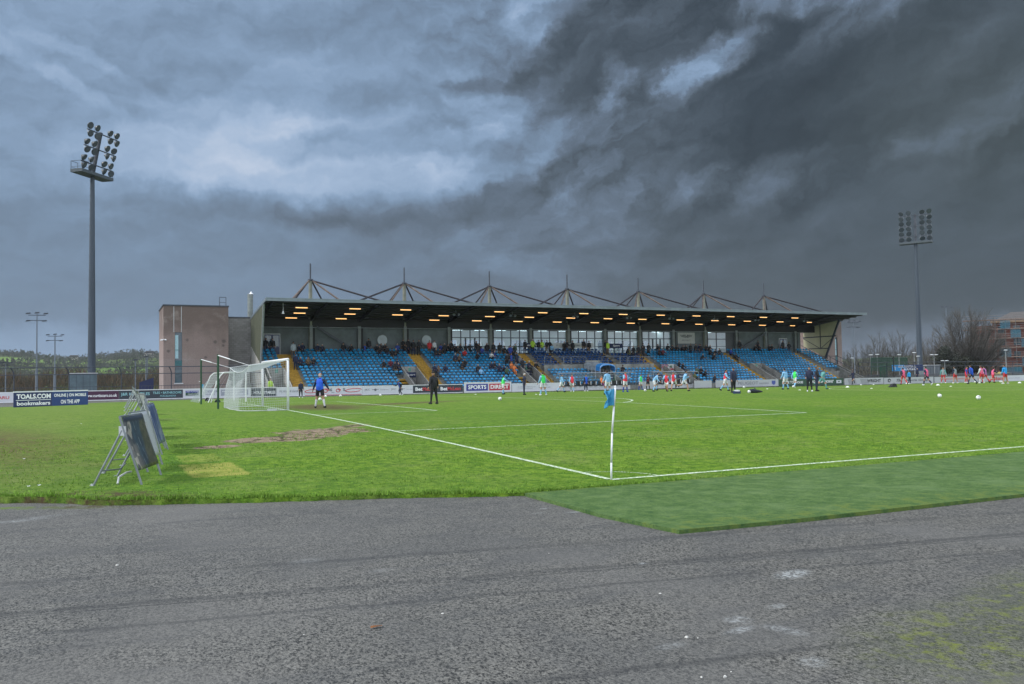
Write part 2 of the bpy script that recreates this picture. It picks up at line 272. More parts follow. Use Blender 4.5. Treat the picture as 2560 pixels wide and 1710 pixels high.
# ---------------------------------------------------------------- mesh helpers
class MB:
    def __init__(s): s.v = []; s.f = []; s.m = []
    def face(s, pts, mi=0):
        b = len(s.v); s.v += [tuple(p) for p in pts]; s.f.append(tuple(range(b, b+len(pts)))); s.m.append(mi); return s
    def box(s, x0, x1, y0, y1, z0, z1, mi=0):
        b = len(s.v); s.v += [(x0,y0,z0),(x1,y0,z0),(x1,y1,z0),(x0,y1,z0),(x0,y0,z1),(x1,y0,z1),(x1,y1,z1),(x0,y1,z1)]
        for f in ((0,3,2,1),(4,5,6,7),(0,1,5,4),(1,2,6,5),(2,3,7,6),(3,0,4,7)): s.f.append(tuple(b+i for i in f)); s.m.append(mi)
        return s
    def tube(s, a, b, r0, r1=None, n=8, mi=0, cap=True):
        a = Vector(a); b = Vector(b); r1 = r0 if r1 is None else r1; d = (b-a)
        if d.length < 1e-6: return s
        d.normalize(); q = Vector((0,0,1)) if abs(d.z) < .95 else Vector((1,0,0)); e1 = d.cross(q).normalized(); e2 = d.cross(e1)
        k = len(s.v)
        for (p, r) in ((a, r0), (b, r1)):
            for i in range(n):
                t = 2*PI*i/n; s.v.append(tuple(p+e1*(r*math.cos(t))+e2*(r*math.sin(t))))
        for i in range(n): s.f.append((k+i, k+(i+1)%n, k+n+(i+1)%n, k+n+i)); s.m.append(mi)
        if cap: s.f.append(tuple(k+i for i in reversed(range(n)))); s.m.append(mi); s.f.append(tuple(k+n+i for i in range(n))); s.m.append(mi)
        return s
    def path(s, pts, r, n=8, mi=0):
        for a, b in zip(pts[:-1], pts[1:]): s.tube(a, b, r, r, n, mi)
        return s
    def beam(s, a, b, wd, h, mi=0, up=(0,0,1)):
        a = Vector(a); b = Vector(b); d = (b-a).normalized(); u_ = Vector(up)
        if abs(d.dot(u_)) > .98: u_ = Vector((0,1,0))
        e1 = d.cross(u_).normalized()*(wd/2); e2 = e1.cross(d).normalized()*(h/2); k = len(s.v)
        for p in (a, b):
            for (i, j) in ((-1,-1),(1,-1),(1,1),(-1,1)): s.v.append(tuple(p+e1*i+e2*j))
        for f in ((0,3,2,1),(4,5,6,7),(0,1,5,4),(1,2,6,5),(2,3,7,6),(3,0,4,7)): s.f.append(tuple(k+i for i in f)); s.m.append(mi)
        return s
    def prism(s, poly, axis, a0, a1, mi=0):       # poly in the plane perpendicular to axis ('x': (y,z), 'y': (x,z), 'z': (x,y))
        def P(p, t): return (t, p[0], p[1]) if axis == 'x' else ((p[0], t, p[1]) if axis == 'y' else (p[0], p[1], t))
        k = len(s.v); n = len(poly); s.v += [P(p, a0) for p in poly]+[P(p, a1) for p in poly]
        s.f.append(tuple(k+i for i in reversed(range(n)))); s.m.append(mi); s.f.append(tuple(k+n+i for i in range(n))); s.m.append(mi)
        for i in range(n): s.f.append((k+i, k+(i+1)%n, k+n+(i+1)%n, k+n+i)); s.m.append(mi)
        return s
    def ball(s, c, r, nu=10, nv=7, mi=0, sc=(1,1,1)):
        k = len(s.v)
        for j in range(1, nv):
            for i in range(nu):
                t = PI*j/nv; q = 2*PI*i/nu; s.v.append((c[0]+r*sc[0]*math.sin(t)*math.cos(q), c[1]+r*sc[1]*math.sin(t)*math.sin(q), c[2]+r*sc[2]*math.cos(t)))
        s.v.append((c[0],c[1],c[2]+r*sc[2])); s.v.append((c[0],c[1],c[2]-r*sc[2])); T = len(s.v)-2
        for j in range(nv-2):
            for i in range(nu): s.f.append((k+j*nu+i, k+(j+1)*nu+i, k+(j+1)*nu+(i+1)%nu, k+j*nu+(i+1)%nu)); s.m.append(mi)
        for i in range(nu):
            s.f.append((T, k+i, k+(i+1)%nu)); s.m.append(mi); s.f.append((T+1, k+(nv-2)*nu+(i+1)%nu, k+(nv-2)*nu+i)); s.m.append(mi)
        return s
    def disc_cone(s, prof, c, d, n=12, mi=0):      # lathe: prof [(r, t)] along direction d from c
        c = Vector(c); d = Vector(d).normalized(); q = Vector((0,0,1)) if abs(d.z) < .95 else Vector((1,0,0)); e1 = d.cross(q).normalized(); e2 = d.cross(e1); k = len(s.v)
        for (r, t) in prof:
            for i in range(n):
                a = 2*PI*i/n; s.v.append(tuple(c+d*t+e1*(r*math.cos(a))+e2*(r*math.sin(a))))
        for j in range(len(prof)-1):
            for i in range(n): s.f.append((k+j*n+i, k+j*n+(i+1)%n, k+(j+1)*n+(i+1)%n, k+(j+1)*n+i)); s.m.append(mi)
        s.f.append(tuple(k+i for i in reversed(range(n)))); s.m.append(mi); s.f.append(tuple(k+(len(prof)-1)*n+i for i in range(n))); s.m.append(mi)
        return s
    def mesh(s, name, mats, smooth=False):
        me = bpy.data.meshes.new(name); me.from_pydata(s.v, [], s.f)
        for m in (mats if isinstance(mats, (list, tuple)) else [mats]): me.materials.append(m)
        me.polygons.foreach_set('material_index', s.m)
        if smooth: me.polygons.foreach_set('use_smooth', [True]*len(s.f))
        me.update(); return me
    def build(s, name, mats, parent=None, smooth=False, recalc=True):
        me = s.mesh(name, mats, smooth)
        if recalc and len(s.f) < 60000:
            bm = bmesh.new(); bm.from_mesh(me); bmesh.ops.recalc_face_normals(bm, faces=bm.faces); bm.to_mesh(me); bm.free()
        return link(name, me, parent)
def link(name, me, parent=None):
    o = bpy.data.objects.new(name, me); C.objects.link(o)
    if parent is not None:
        o.parent = parent; o.matrix_parent_inverse = Matrix.Identity(4)
        o.matrix_basis = Matrix.Translation(-Vector(parent.get('_base', (0,0,0)))) if parent.get('_base') is not None else Matrix.Identity(4)
    return o
def tag(o, label=None, cat=None, group=None, kind=None):
    if label: o['label'] = label
    if cat: o['category'] = cat
    if group: o['group'] = group
    if kind: o['kind'] = kind
    return o
def thing(name, loc, label, cat, group=None, rz=0.0):
    o = bpy.data.objects.new(name, None); C.objects.link(o); o.location = loc; o.rotation_euler = (0,0,rz); o.empty_display_size = .3
    return tag(o, label, cat, group)
def copy_tree(o, parent=None):
    c = o.copy(); C.objects.link(c); c.parent = parent
    for ch in list(o.children): copy_tree(ch, c)
    return c
# lettering: real mesh letters laid on a surface. org = lower-left corner, xd = reading direction, up = upward direction
def letters(txt, org, xd, up, width, height, m, parent, name='lettering', bold=0.0, off=0.012, italic=0.0):
    cu = bpy.data.curves.new('t', 'FONT'); cu.body = txt; cu.size = 1.0; cu.offset = bold; cu.shear = italic; cu.resolution_u = 3
    to = bpy.data.objects.new('t', cu); C.objects.link(to)
    dg = bpy.context.evaluated_depsgraph_get(); dg.update(); me = bpy.data.meshes.new_from_object(to.evaluated_get(dg))
    bpy.data.objects.remove(to); bpy.data.curves.remove(cu)
    n = len(me.vertices); co = np.empty(n*3, 'f'); me.vertices.foreach_get('co', co); co = co.reshape(-1, 3)
    if n == 0: return None
    mn = co.min(0); mx = co.max(0); sx = width/(mx[0]-mn[0]) if width else height/(mx[1]-mn[1]); sy_ = height/(mx[1]-mn[1])
    xd = np.array(Vector(xd).normalized()); up = np.array(Vector(up).normalized()); nr = np.cross(xd, up)
    c2 = np.array(org)+np.outer((co[:,0]-mn[0])*sx, xd)+np.outer((co[:,1]-mn[1])*sy_, up)+nr*off
    me.vertices.foreach_set('co', c2.astype('f').ravel()); me.materials.clear(); me.materials.append(m); me.update()
    return link(name, me, parent)
# ---------------------------------------------------------------- base materials
M_grass = grass_mat(); M_turf = grass_mat('artificial_turf', True); M_tar = tarmac_mat(); M_line = line_mat()
white = mat('white_paint', (.74,.76,.80), .4, .05); offw = mat('off_white', (.55,.57,.60), .5, .1); black = mat('black', (.012,.013,.016), .5, .1)
dgrey = mat('dark_grey', (.05,.055,.065), .5, .1); conc = mat('concrete', (.23,.235,.22), .85, .28, 1.6, .2); conc2 = mat('concrete_pale', (.30,.30,.285), .85, .25, 1.2, .2)
steel = mat('galvanised_steel', (.23,.255,.28), .45, .15, 3, 0, .3); dsteel = mat('dark_steel', (.045,.055,.075), .5, .2, 3); navy = mat('navy_paint', (.012,.025,.10), .4, .08)
yel = mat('stair_yellow', (.42,.24,.025), .7, .28, 5); tread = mat('stair_tread', (.22,.21,.19), .9, .2, 5)
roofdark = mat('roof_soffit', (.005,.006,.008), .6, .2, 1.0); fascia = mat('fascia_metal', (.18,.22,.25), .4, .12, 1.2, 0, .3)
green_p = mat('green_post', (.008,.06,.025), .4, .1); tealbox = mat('cabinet_paint', (.10,.15,.18), .6, .18, 1.5)
seatlb = mat('seat_light_blue', (.016,.25,.50), .28, .35, .9); seatdb = mat('seat_dark_blue', (.006,.055,.19), .35, .2, .9)
render_ = mat('brown_render', (.20,.165,.15), .9, .3, .45, .15); block = None
glass_dark = mat('window_glass', (.03,.07,.10), .08, .2, 1, 0, 0, .9)
# ---------------------------------------------------------------- ground
def grid(name, xs, ys, zf, m, mask=None):
    V = [(x, y, zf(x, y)) for y in ys for x in xs]; nx = len(xs); F = []
    for j in range(len(ys)-1):
        for i in range(nx-1):
            if mask is None or mask(.5*(xs[i]+xs[i+1]), .5*(ys[j]+ys[j+1])): F.append((j*nx+i, j*nx+i+1, (j+1)*nx+i+1, (j+1)*nx+i))
    me = bpy.data.meshes.new(name); me.from_pydata(V, [], F); me.materials.append(m); me.polygons.foreach_set('use_smooth', [True]*len(F)); me.update()
    return link(name, me)
# wide country ground, lying under everything and reaching the horizon
def far_mat():
    m = bpy.data.materials.new('countryside'); m.use_nodes = True; t = NT(m.node_tree); p = t.n['Principled BSDF']; P = t.pos()
    x, y, z = t.sep(P)
    vc = t.voro(t.vm('MULTIPLY', t.vm('ADD', P, t.vm('MULTIPLY', t.noise(P, .004, 3, .5, col=True), (60, 60, 0))), (1, .55, 0)), .014, 'F1', 'Color')
    r_, g_, b_ = t.sep(vc)
    c = t.ramp(r_, [(0, (.07,.11,.04)), (.3, (.11,.19,.05)), (.5, (.16,.26,.07)), (.7, (.09,.13,.05)), (.85, (.13,.17,.07)), (1, (.08,.10,.05))], 'CONSTANT')
    ed = t.voro(t.vm('MULTIPLY', t.vm('ADD', P, t.vm('MULTIPLY', t.noise(P, .004, 3, .5, col=True), (60, 60, 0))), (1, .55, 0)), .014, 'DISTANCE_TO_EDGE')
    c = t.mix(t.mr(ed, .07, .03), c, (.022,.030,.018,1))
    c = t.mix(t.mr(t.noise(P, .05, 6, .7), .4, .7, 0, .5), c, (.05,.06,.03,1))
    near = t.mr(t.vm('LENGTH', P), 170, 260)
    c = t.mix(near, t.mix(t.noise(P, .6, 6, .7), (.10,.10,.095,1), (.07,.085,.045,1)), c)
    t.set(p.inputs['Base Color'], c); p.inputs['Roughness'].default_value = .95; p.inputs['Specular IOR Level'].default_value = .1; return m
FARM = far_mat()
me = MB(); me.face([(-4500,-4500,-.5),(4500,-4500,-.5),(4500,4500,-.5),(-4500,4500,-.5)]); g0 = me.build('ground', FARM); tag(g0, kind='structure')
def hillz(x, y):
    d = math.hypot(x+7, y+12); az = math.atan2(x+7.7, y+12.2)
    up = ss(230, 1150, d)
    h = 29*up*(1+.10*math.sin(az*23+.6)+.07*math.sin(az*51)+.22*ss(.0, -.16, az)-.5*ss(.14, .5, az))
    return -.5 + h - 6*ss(1150, 1700, d) + .9*math.sin(x*.013)*math.sin(y*.011)*up
hx = [-900+i*30 for i in range(75)]; hy = [230+i*26 for i in range(60)]
hills = grid('hills', hx, hy, hillz, FARM); tag(hills, kind='structure')
xs = sorted(set([-60+i*2.0 for i in range(96)])); ys = sorted(set([-40+i*2.0 for i in range(75)]))
trk = grid('running_track', xs, ys, lambda x, y: gh(x, y)*ss(40, 66, y)-.045, M_tar, lambda x, y: True); tag(trk, kind='structure')
# natural grass: polygon with a rough edge
edge = [(-60,100.0)]
def near_edge(u):      # v of the grass/tarmac boundary
    pts = [(-60,60),(-30,36),(-24,26),(-19,17),(-15,9),(-12,5.6),(-10.5,4.1),(-9.19,3.0),(-8.35,2.5),(-7.95,1.98),(-7.55,1.75),(-5.92,1.03),(-3.67,.22),(-2.85,-.19),(-1.95,-.58),(0.3,-.62),(200,-.55)]
    for (a, b), (c_, d) in zip(pts[:-1], pts[1:]):
        if a <= u <= c_: return b+(d-b)*(u-a)/(c_-a)
    return pts[-1][1]
def far_edge(u):
    pts = [(-60,60.5),(-24,50),(-14,56.0),(-9.7,61),(-5,64.5),(0,66.2),(6,67.2),(200,67.4)]
    for (a, b), (c_, d) in zip(pts[:-1], pts[1:]):
        if a <= u <= c_: return b+(d-b)*(u-a)/(c_-a)
    return 67.4
def build_grass():
    us = [-34+i*1.0 for i in range(22)]+[-12+i*.06 for i in range(200)]+[0+i*.12 for i in range(100)]+[12+i*.6 for i in range(30)]+[30+i*2. for i in range(46)]
    V = []; F = []; ts = [0,.0006,.0015,.004,.01,.02,.035,.05,.07]+[.1+.9*i/56 for i in range(57)]
    for u in us:
        e = near_edge(u); jit = (math.sin(u*9.1)*.02+math.sin(u*23.7+1)*.018+math.sin(u*51+2)*.012+random.uniform(-.02,.02)) if u < 30 else 0
        e += jit; f = far_edge(u)
        V.append((u, e-.004, -.06))
        for t_ in ts:
            v = e+t_*(f-e); lift = .012+ (0.0 if t_ > 0 else -.02)
            V.append((u, v, gh(u, v)+lift))
    k = len(ts)+1
    for i in range(len(us)-1):
        for j in range(k-1): F.append((i*k+j, (i+1)*k+j, (i+1)*k+j+1, i*k+j+1))
    me = bpy.data.meshes.new('grass_pitch'); me.from_pydata(V, [], F); me.materials.append(M_grass); me.polygons.foreach_set('use_smooth', [True]*len(F)); me.update()
    o = link('grass_pitch', me); tag(o, kind='structure'); return o
build_grass()
# artificial turf strip beside the touchline
tb = MB(); pts = [(-1.95,-.60),(-1.97,-2.83),(-1.78,-4.25),(-.06,-4.39),(4.1,-4.48),(40,-4.5),(120,-4.5),(120,-.60),(0.3,-.63)]
tb.face([(a, b, .004) for a, b in pts]); 
for (a, b), (c_, d) in zip(pts[:5], pts[1:6]): tb.face([(a, b, .004), (c_, d, .004), (c_, d, -.05), (a, b, -.05)])
tag(tb.build('artificial_turf_strip', M_turf, recalc=False), kind='structure')
# blades along the turf edge and over the near grass
def blades():
    N = 0; V = []; F = []; mi = []
    def tuft(u, v, h, n, wide=.006):
        nonlocal V, F
        z = gh(u, v)+.008
        for _ in range(n):
            a = random.uniform(0, 2*PI); l = h*random.uniform(.5, 1.25); ox, oy = random.gauss(0, .02), random.gauss(0, .02); lean = random.uniform(.1, .75)*l
            wx, wy = math.cos(a+1.57)*wide*random.uniform(.6, 1.4), math.sin(a+1.57)*wide
            b = len(V); V.append((u+ox-wx, v+oy-wy, z)); V.append((u+ox+wx, v+oy+wy, z)); V.append((u+ox+math.cos(a)*lean, v+oy+math.sin(a)*lean, z+l))
            F.append((b, b+1, b+2)); mi.append(random.choice((0,0,1,1,2)))
    u = -12.5
    while u < 1.2:
        u += .011; e = near_edge(u); h = .055 if u < -2 else .035
        k = abs(math.sin(u*3.1)+math.sin(u*7.7+1))*.4+.5
        tuft(u, e+random.uniform(-.03, .05), h*k*1.3, 4); tuft(u, e+random.uniform(0, .3), h*k, 3)
    while u < 30: u += .05; tuft(u, -.6+random.uniform(-.02, .04), .03, 3, .008)
    for _ in range(30000):
        r = 12+15*random.random()**.8; a = .4489+random.uniform(-.62, .55); u = -7.7+r*math.sin(a); v = -12.2+r*math.cos(a)
        if v > near_edge(u)+.05 and not (abs(v-.02) < .12 and u > -.1) and not (abs(u) < .1 and v > 0): tuft(u, v, .030+.012*math.sin(u*1.7)*math.sin(v*1.3), 2, .007)
    me = bpy.data.meshes.new('grass_blades'); me.from_pydata(V, [], F)
    for c_ in (('blade_a', (.13,.25,.03)), ('blade_b', (.19,.34,.05)), ('blade_c', (.085,.17,.02))): me.materials.append(mat(c_[0], c_[1], .8, .3, 1.5, 0, 0, .15))
    me.polygons.foreach_set('material_index', mi); me.update(); o = link('grass_blades', me); tag(o, 'short uneven grass blades along the pitch edge', 'grass', kind='stuff')
blades()
# pitch markings
def strip(mb, pts, wd=.11, lift=.017):
    L = []
    for i, (a, b) in enumerate(pts):
        p0 = pts[max(0, i-1)]; p1 = pts[min(len(pts)-1, i+1)]; dx, dy = p1[0]-p0[0], p1[1]-p0[1]; l = math.hypot(dx, dy); nx, ny = -dy/l*wd/2, dx/l*wd/2
        L.append(((a+nx, b+ny, gh(a+nx, b+ny)+lift), (a-nx, b-ny, gh(a-nx, b-ny)+lift)))
    for q, r in zip(L[:-1], L[1:]): mb.face([q[0], q[1], r[1], r[0]])
def seg(a, b, st=1.0):
    n = max(1, int(math.hypot(b[0]-a[0], b[1]-a[1])/st)); return [(a[0]+(b[0]-a[0])*i/n, a[1]+(b[1]-a[1])*i/n) for i in range(n+1)]
cc = 32.18; lm = MB(); Lp = 104.0
for a, b in (((0,0),(Lp,0)), ((0,.06),(0,2*cc)), ((0,2*cc),(Lp,2*cc)), ((0,cc-20.16),(16.5,cc-20.16)), ((16.5,cc-20.1),(16.5,cc+20.1)), ((0,cc+20.16),(16.5,cc+20.16)),
    ((0,cc-9.16),(5.5,cc-9.16)), ((5.5,cc-9.1),(5.5,cc+9.1)), ((0,cc+9.16),(5.5,cc+9.16)), ((Lp/2,0),(Lp/2,2*cc)), ((Lp,0),(Lp,2*cc))): strip(lm, seg(a, b))
strip(lm, [(11+9.15*math.cos(t), cc+9.15*math.sin(t)) for t in [(-.925+1.85*i/40) for i in range(41)]], .12)
strip(lm, [(math.cos(t), math.sin(t)) for t in [PI/2*i/12 for i in range(13)]], .035)
strip(lm, [(Lp/2+9.15*math.cos(t), cc+9.15*math.sin(t)) for t in [2*PI*i/60 for i in range(61)]], .12)
tag(lm.build('pitch_markings', M_line, recalc=False), kind='structure')
# ================================================================= GRANDSTAND
stand = thing('grandstand', (0,0,0), 'long covered grandstand with blue seats and seven roof masts behind the pitch', 'grandstand')
RV = lambda i: 70.7+.68*i          # seat line of row i
RZ = lambda i: .15+.315*i          # floor of row i
CON = 4.40                         # concourse floor
def profile(i0=0, top=14):
    pts = [(70.35+.68*i0, -.3), (70.35+.68*i0, RZ(i0))]
    for i in range(i0, top):
        if i > i0: pts.append((70.35+.68*i, RZ(i)))
        pts.append((70.35+.68*(i+1), RZ(i)))
    pts += [(70.35+.68*top, CON), (80.4, CON), (80.4, -.3)]
    return pts
tr = MB()
for (a, b, i0) in ((6.3,6.75,7),(6.75,8.4,7),(9.95,20.9,0),(20.9,22.6,7),(22.6,23.1,0),(24.6,35.1,0),(35.1,36.85,7),(38.25,44.05,0),(44.05,46.2,7),(46.2,53.9,0),(55.15,55.3,0),(55.3,57.1,7),(57.1,68.05,0),(69.4,69.65,0),(69.65,71.6,7),(71.6,80.9,0),(82.3,84.7,5)):
    tr.prism(profile(i0), 'x', a, b)
tr.box(6.3,84.7,70.02,70.05,-.1,.45)
tr.build('terrace', conc, stand)
for (a, b, i0, i1) in ((8.4,9.95,0,14),(23.1,24.6,0,14),(36.85,38.25,0,14),(53.9,55.15,0,14),(68.05,69.4,0,14),(80.9,82.3,0,14),(40.95,41.75,8,14),(48.8,49.55,8,14),(19.85,20.85,0,5),(34.0,35.0,0,5),(57.15,58.1,0,5),(71.7,72.6,0,5)):
    s_ = MB(); e_ = .006 if i1-i0 < 14 else 0
    for i in range(i0, i1):
        for h in range(2):
            v0 = 70.35+.68*i+.34*h; z1 = RZ(i)+.1575*h+.02; zb = z1-.1575-.001
            s_.face([(a, v0, zb-.02), (b, v0, zb-.02), (b, v0, z1), (a, v0, z1)], 0)
            s_.face([(a, v0, z1), (b, v0, z1), (b, v0+.07, z1), (a, v0+.07, z1)], 0); s_.face([(a, v0+.07, z1), (b, v0+.07, z1), (b, v0+.34, z1), (a, v0+.34, z1)], 1)
    if not e_: s_.face([(a, 70.35, 0), (a, 79.87, CON+.1), (a, 79.87, 0)], 2); s_.face([(b, 70.35, 0), (b, 79.87, CON+.1), (b, 79.87, 0)], 2); s_.box(a, b, 79.9, 80.4, -.3, CON, 2)
    s_.build('stairway', [yel, tread, conc], stand, recalc=False)
# seats ------------------------------------------------------------
def seat_mb(mb, ox, oy, oz, mi=0):
    W_ = .195; n = 5; back = []
    for j in range(n+1):
        x = -W_+2*W_*j/n; edge_ = abs(x)/W_; top = .80-.095*edge_**3; bow = .04*(1-edge_**2)
        back.append((x, bow, top))
    k = len(mb.v)
    # backrest: bowed shell, lumbar bulge below, leaning back above, with a rolled top
    for (x, bow, top) in back:
        for (yy_, zz_) in ((.06+bow, .53), (.0+bow*.5, .63), (.055+bow, top-.035), (.10+bow, top), (.13+bow, top-.06)): mb.v.append((ox+x*(.9 if zz_ < .55 else 1), oy+yy_, oz+zz_))
    for j in range(n):
        for q in range(4): mb.f.append((k+j*5+q, k+(j+1)*5+q, k+(j+1)*5+q+1, k+j*5+q+1)); mb.m.append(mi)
    mb.f.append(tuple(k+q for q in range(5))); mb.m.append(mi); mb.f.append(tuple(k+n*5+q for q in reversed(range(5)))); mb.m.append(mi)
    # pan: dished seat with front lip
    k = len(mb.v)
    for (x, dip) in ((-.185, 0), (-.1, -.02), (.1, -.02), (.185, 0)):
        for (yy_, zz_) in ((-.33, .40), (-.34, .435), (-.15, .43+dip), (.04, .42+dip), (.04, .38)): mb.v.append((ox+x, oy+yy_, oz+zz_))
    for j in range(3):
        for q in range(4): mb.f.append((k+j*5+q, k+(j+1)*5+q, k+(j+1)*5+q+1, k+j*5+q+1)); mb.m.append(mi)
    mb.f.append(tuple(k+q for q in range(5))); mb.m.append(mi); mb.f.append(tuple(k+15+q for q in reversed(range(5)))); mb.m.append(mi)
SEATS = []
def block(a, b, i0, i1, dark=False, skip=None):
    n = int((b-a)/.5); st = (b-a)/n
    for i in range(i0, i1):
        for j in range(n):
            u = a+st*(j+.5)
            if skip and skip(u, i): continue
            SEATS.append((u, i, dark))
block(6.72, 8.38, 7, 14); block(10.0, 22.9, 0, 14, skip=lambda u, i: (u > 19.8 and i < 5) or (u > 20.7 and i < 7))
block(24.7, 36.7, 0, 14, skip=lambda u, i: (u > 33.9 and i < 5) or (u > 34.9 and i < 7))
block(38.4, 43.9, 0, 6); block(38.4, 40.9, 7, 14, True); block(41.8, 48.7, 8, 14, True)
block(46.4, 53.8, 0, 6); block(49.7, 53.8, 7, 12, True)
block(55.3, 67.9, 0, 14, skip=lambda u, i: (u < 58.15 and i < 5) or (u < 57.2 and i < 7)); block(69.5, 80.8, 0, 14, skip=lambda u, i: (u < 72.65 and i < 5) or (u < 71.8 and i < 7))
block(82.4, 84.6, 5, 14)
SEATS.sort(key=lambda s: (s[0]+7.7)**2+(RV(s[1])+12.2)**2)
sb = MB(); seat_mb(sb, 0, 0, 0)
me_l = sb.mesh('seat', seatlb); me_d = sb.mesh('seat', seatdb)
rest = MB()
for k, (u, i, dark) in enumerate(SEATS):
    if k < 100:
        o = bpy.data.objects.new('seat', me_d if dark else me_l); C.objects.link(o); o.parent = stand; o.location = (u, RV(i), RZ(i))
        o.rotation_euler = (0, 0, random.uniform(-.03, .03))
    else: seat_mb(rest, u+random.uniform(-.01,.01), RV(i), RZ(i)+random.uniform(-.008,.008), 1 if dark else 0)
ro = rest.build('seat', [seatlb, seatdb], stand, recalc=False); tag(ro, kind='stuff')
# vomitories: pit back wall, sloping parapets and black handrails
def vom(a, b, sign=True, left=True, right=True):
    m_ = MB(); m_.box(a, b, 75.02, 75.12, -.1, 2.93)
    for (x, on) in ((a-.12, left), (b, right)):
        if on: m_.prism([(70.1,-.1),(70.1,.75),(70.5,.95),(74.9,2.93),(75.12,2.93),(75.12,-.1)], 'x', x, x+.12)
    o = m_.build('vomitory_wall', conc2, stand)
    m_ = MB(); m_.box(a+.35, a+1.0, 74.98, 75.018, 0, .95); m_.build('doorway', dgrey, stand)
    m_ = MB()
    for x in (a-.06, b+.06):
        m_.path([(x,70.4,1.25),(x,74.9,3.25),(x,75.07,3.25)], .022, 6)
        for q in range(4): v = 70.5+1.45*q; m_.tube((x,v,.9+.44*(v-70.4)*.98), (x,v,1.27+.445*(v-70.4)), .014, n=5)
    m_.path([(a,75.07,3.25),(b,75.07,3.25)], .022, 6); m_.build('handrail', black, stand)
    if sign:
        m_ = MB(); m_.box(a+.42, a+1.62, 74.965, 75.0, 1.75, 2.3); s2 = m_.build('sign_panel', navy, stand)
        letters('Sport', (a+.52, 74.96, 1.86), (1,0,0), (0,0,1), 1.0, .30, white, s2, bold=.02)
    m_ = MB(); m_.box(a+.78, a+1.05, 74.985, 75.005, 2.42, 2.78); m_.build('exit_notice', mat('notice_green', (.10,.30,.24), .5), stand)
vom(6.75, 8.3, False, True, True); vom(20.95, 22.55); vom(35.2, 36.85-.1); vom(69.75, 71.5); vom(55.35, 57.0, False)
m_ = MB(); m_.box(44.1, 46.15, 75.02, 75.12, -.1, 3.45)
for x in (44.0, 46.12): m_.prism([(70.1,-.1),(70.1,.95),(75.0,3.3),(75.0,-.1)], 'x', x, x+.1)
m_.build('tunnel_wall', conc2, stand)
# left and right flank walls, stair ramp on the right
m_ = MB(); m_.prism([(70.1,-.1),(70.1,.9),(75.2,3.3),(81.4,5.3),(82,5.3),(82,-.1)], 'x', 6.08, 6.26); m_.build('flank_wall', conc2, stand)
m_ = MB(); m_.prism([(70.4,-.3),(70.4,.7),(75.3,2.75),(77.4,2.75),(82.3,5.1),(82.3,-.3)], 'x', 84.72, 84.9); m_.prism([(71.0,-.3),(71.0,.6),(77,3.0),(82,5.1),(82,-.3)], 'x', 86.6, 86.75); m_.build('flank_wall', conc, stand)
m_ = MB()
for x in (84.8, 86.68):
    m_.path([(x,70.6,1.6),(x,76.0,3.85),(x,77.4,3.85),(x,82,6.0)], .03, 6)
    for q in range(12): v = 70.8+q*.95; z = 1.66+.416*(v-70.6) if v < 76 else (3.85 if v < 77.4 else 3.85+.467*(v-77.4)); m_.tube((x,v,z-1), (x,v,z), .018, n=5)
m_.build('handrail', dsteel, stand)
m_ = MB(); m_.prism([(70.8,.0),(76.8,2.6),(82,4.8),(82,4.6),(76.8,2.4),(70.8,-.2)], 'x', 84.9, 86.6); m_.build('side_stair', tread, stand)
# rear wall with columns, glazed rooms behind
colu = [6.87+5.4*k for k in range(15)]
wall = mat('rear_wall_block', (.13,.155,.165), .85, .18, 1.2, .1); colm = mat('column_paint', (.16,.18,.18), .5, .15, 2)
for k, u in enumerate(colu):
    if k in (0, 14): u += (-.25 if k == 0 else .2)
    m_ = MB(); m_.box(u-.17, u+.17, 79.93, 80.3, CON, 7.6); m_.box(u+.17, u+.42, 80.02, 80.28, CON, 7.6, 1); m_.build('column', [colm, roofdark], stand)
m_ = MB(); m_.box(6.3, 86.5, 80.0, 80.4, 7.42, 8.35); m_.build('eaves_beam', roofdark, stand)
m_ = MB(); m_.box(6.3, 84.5, 79.9, 79.98, 7.36, 7.41); m_.build('gutter', steel, stand)
for (a, b) in ((6.3, 28.6), (60.8, 66.2), (71.6, 84.0)):
    m_ = MB(); m_.box(a, b, 80.42, 80.6, CON-.2, 7.6); m_.build('rear_wall', wall, stand)
# glazed bays
frame = dsteel
glass = bpy.data.materials.new('clear_glass'); glass.use_nodes = True
def mk_glass(g, tint, f):
    t = NT(g.node_tree); t.n.clear(); o = t.n.new('ShaderNodeOutputMaterial'); a = t.n.new('ShaderNodeBsdfTransparent'); a.inputs[0].default_value = tint
    b = t.n.new('ShaderNodeBsdfGlossy'); b.inputs['Roughness'].default_value = .08; b.inputs[0].default_value = (.9,.95,1,1); mx = t.n.new('ShaderNodeMixShader')
    fr = t.n.new('ShaderNodeFresnel'); fr.inputs[0].default_value = 1.45; ff = t.m('ADD', t.m('MULTIPLY', fr.outputs[0], 1.0), f, clamp=True)
    t.l.new(ff, mx.inputs[0]); t.l.new(a.outputs[0], mx.inputs[1]); t.l.new(b.outputs[0], mx.inputs[2]); t.l.new(mx.outputs[0], o.inputs[0])
mk_glass(glass, (.82,.93,.95,1), .10)
milky = bpy.data.materials.new('perspex'); milky.use_nodes = True; mk_glass(milky, (.80,.86,.86,1), .10)
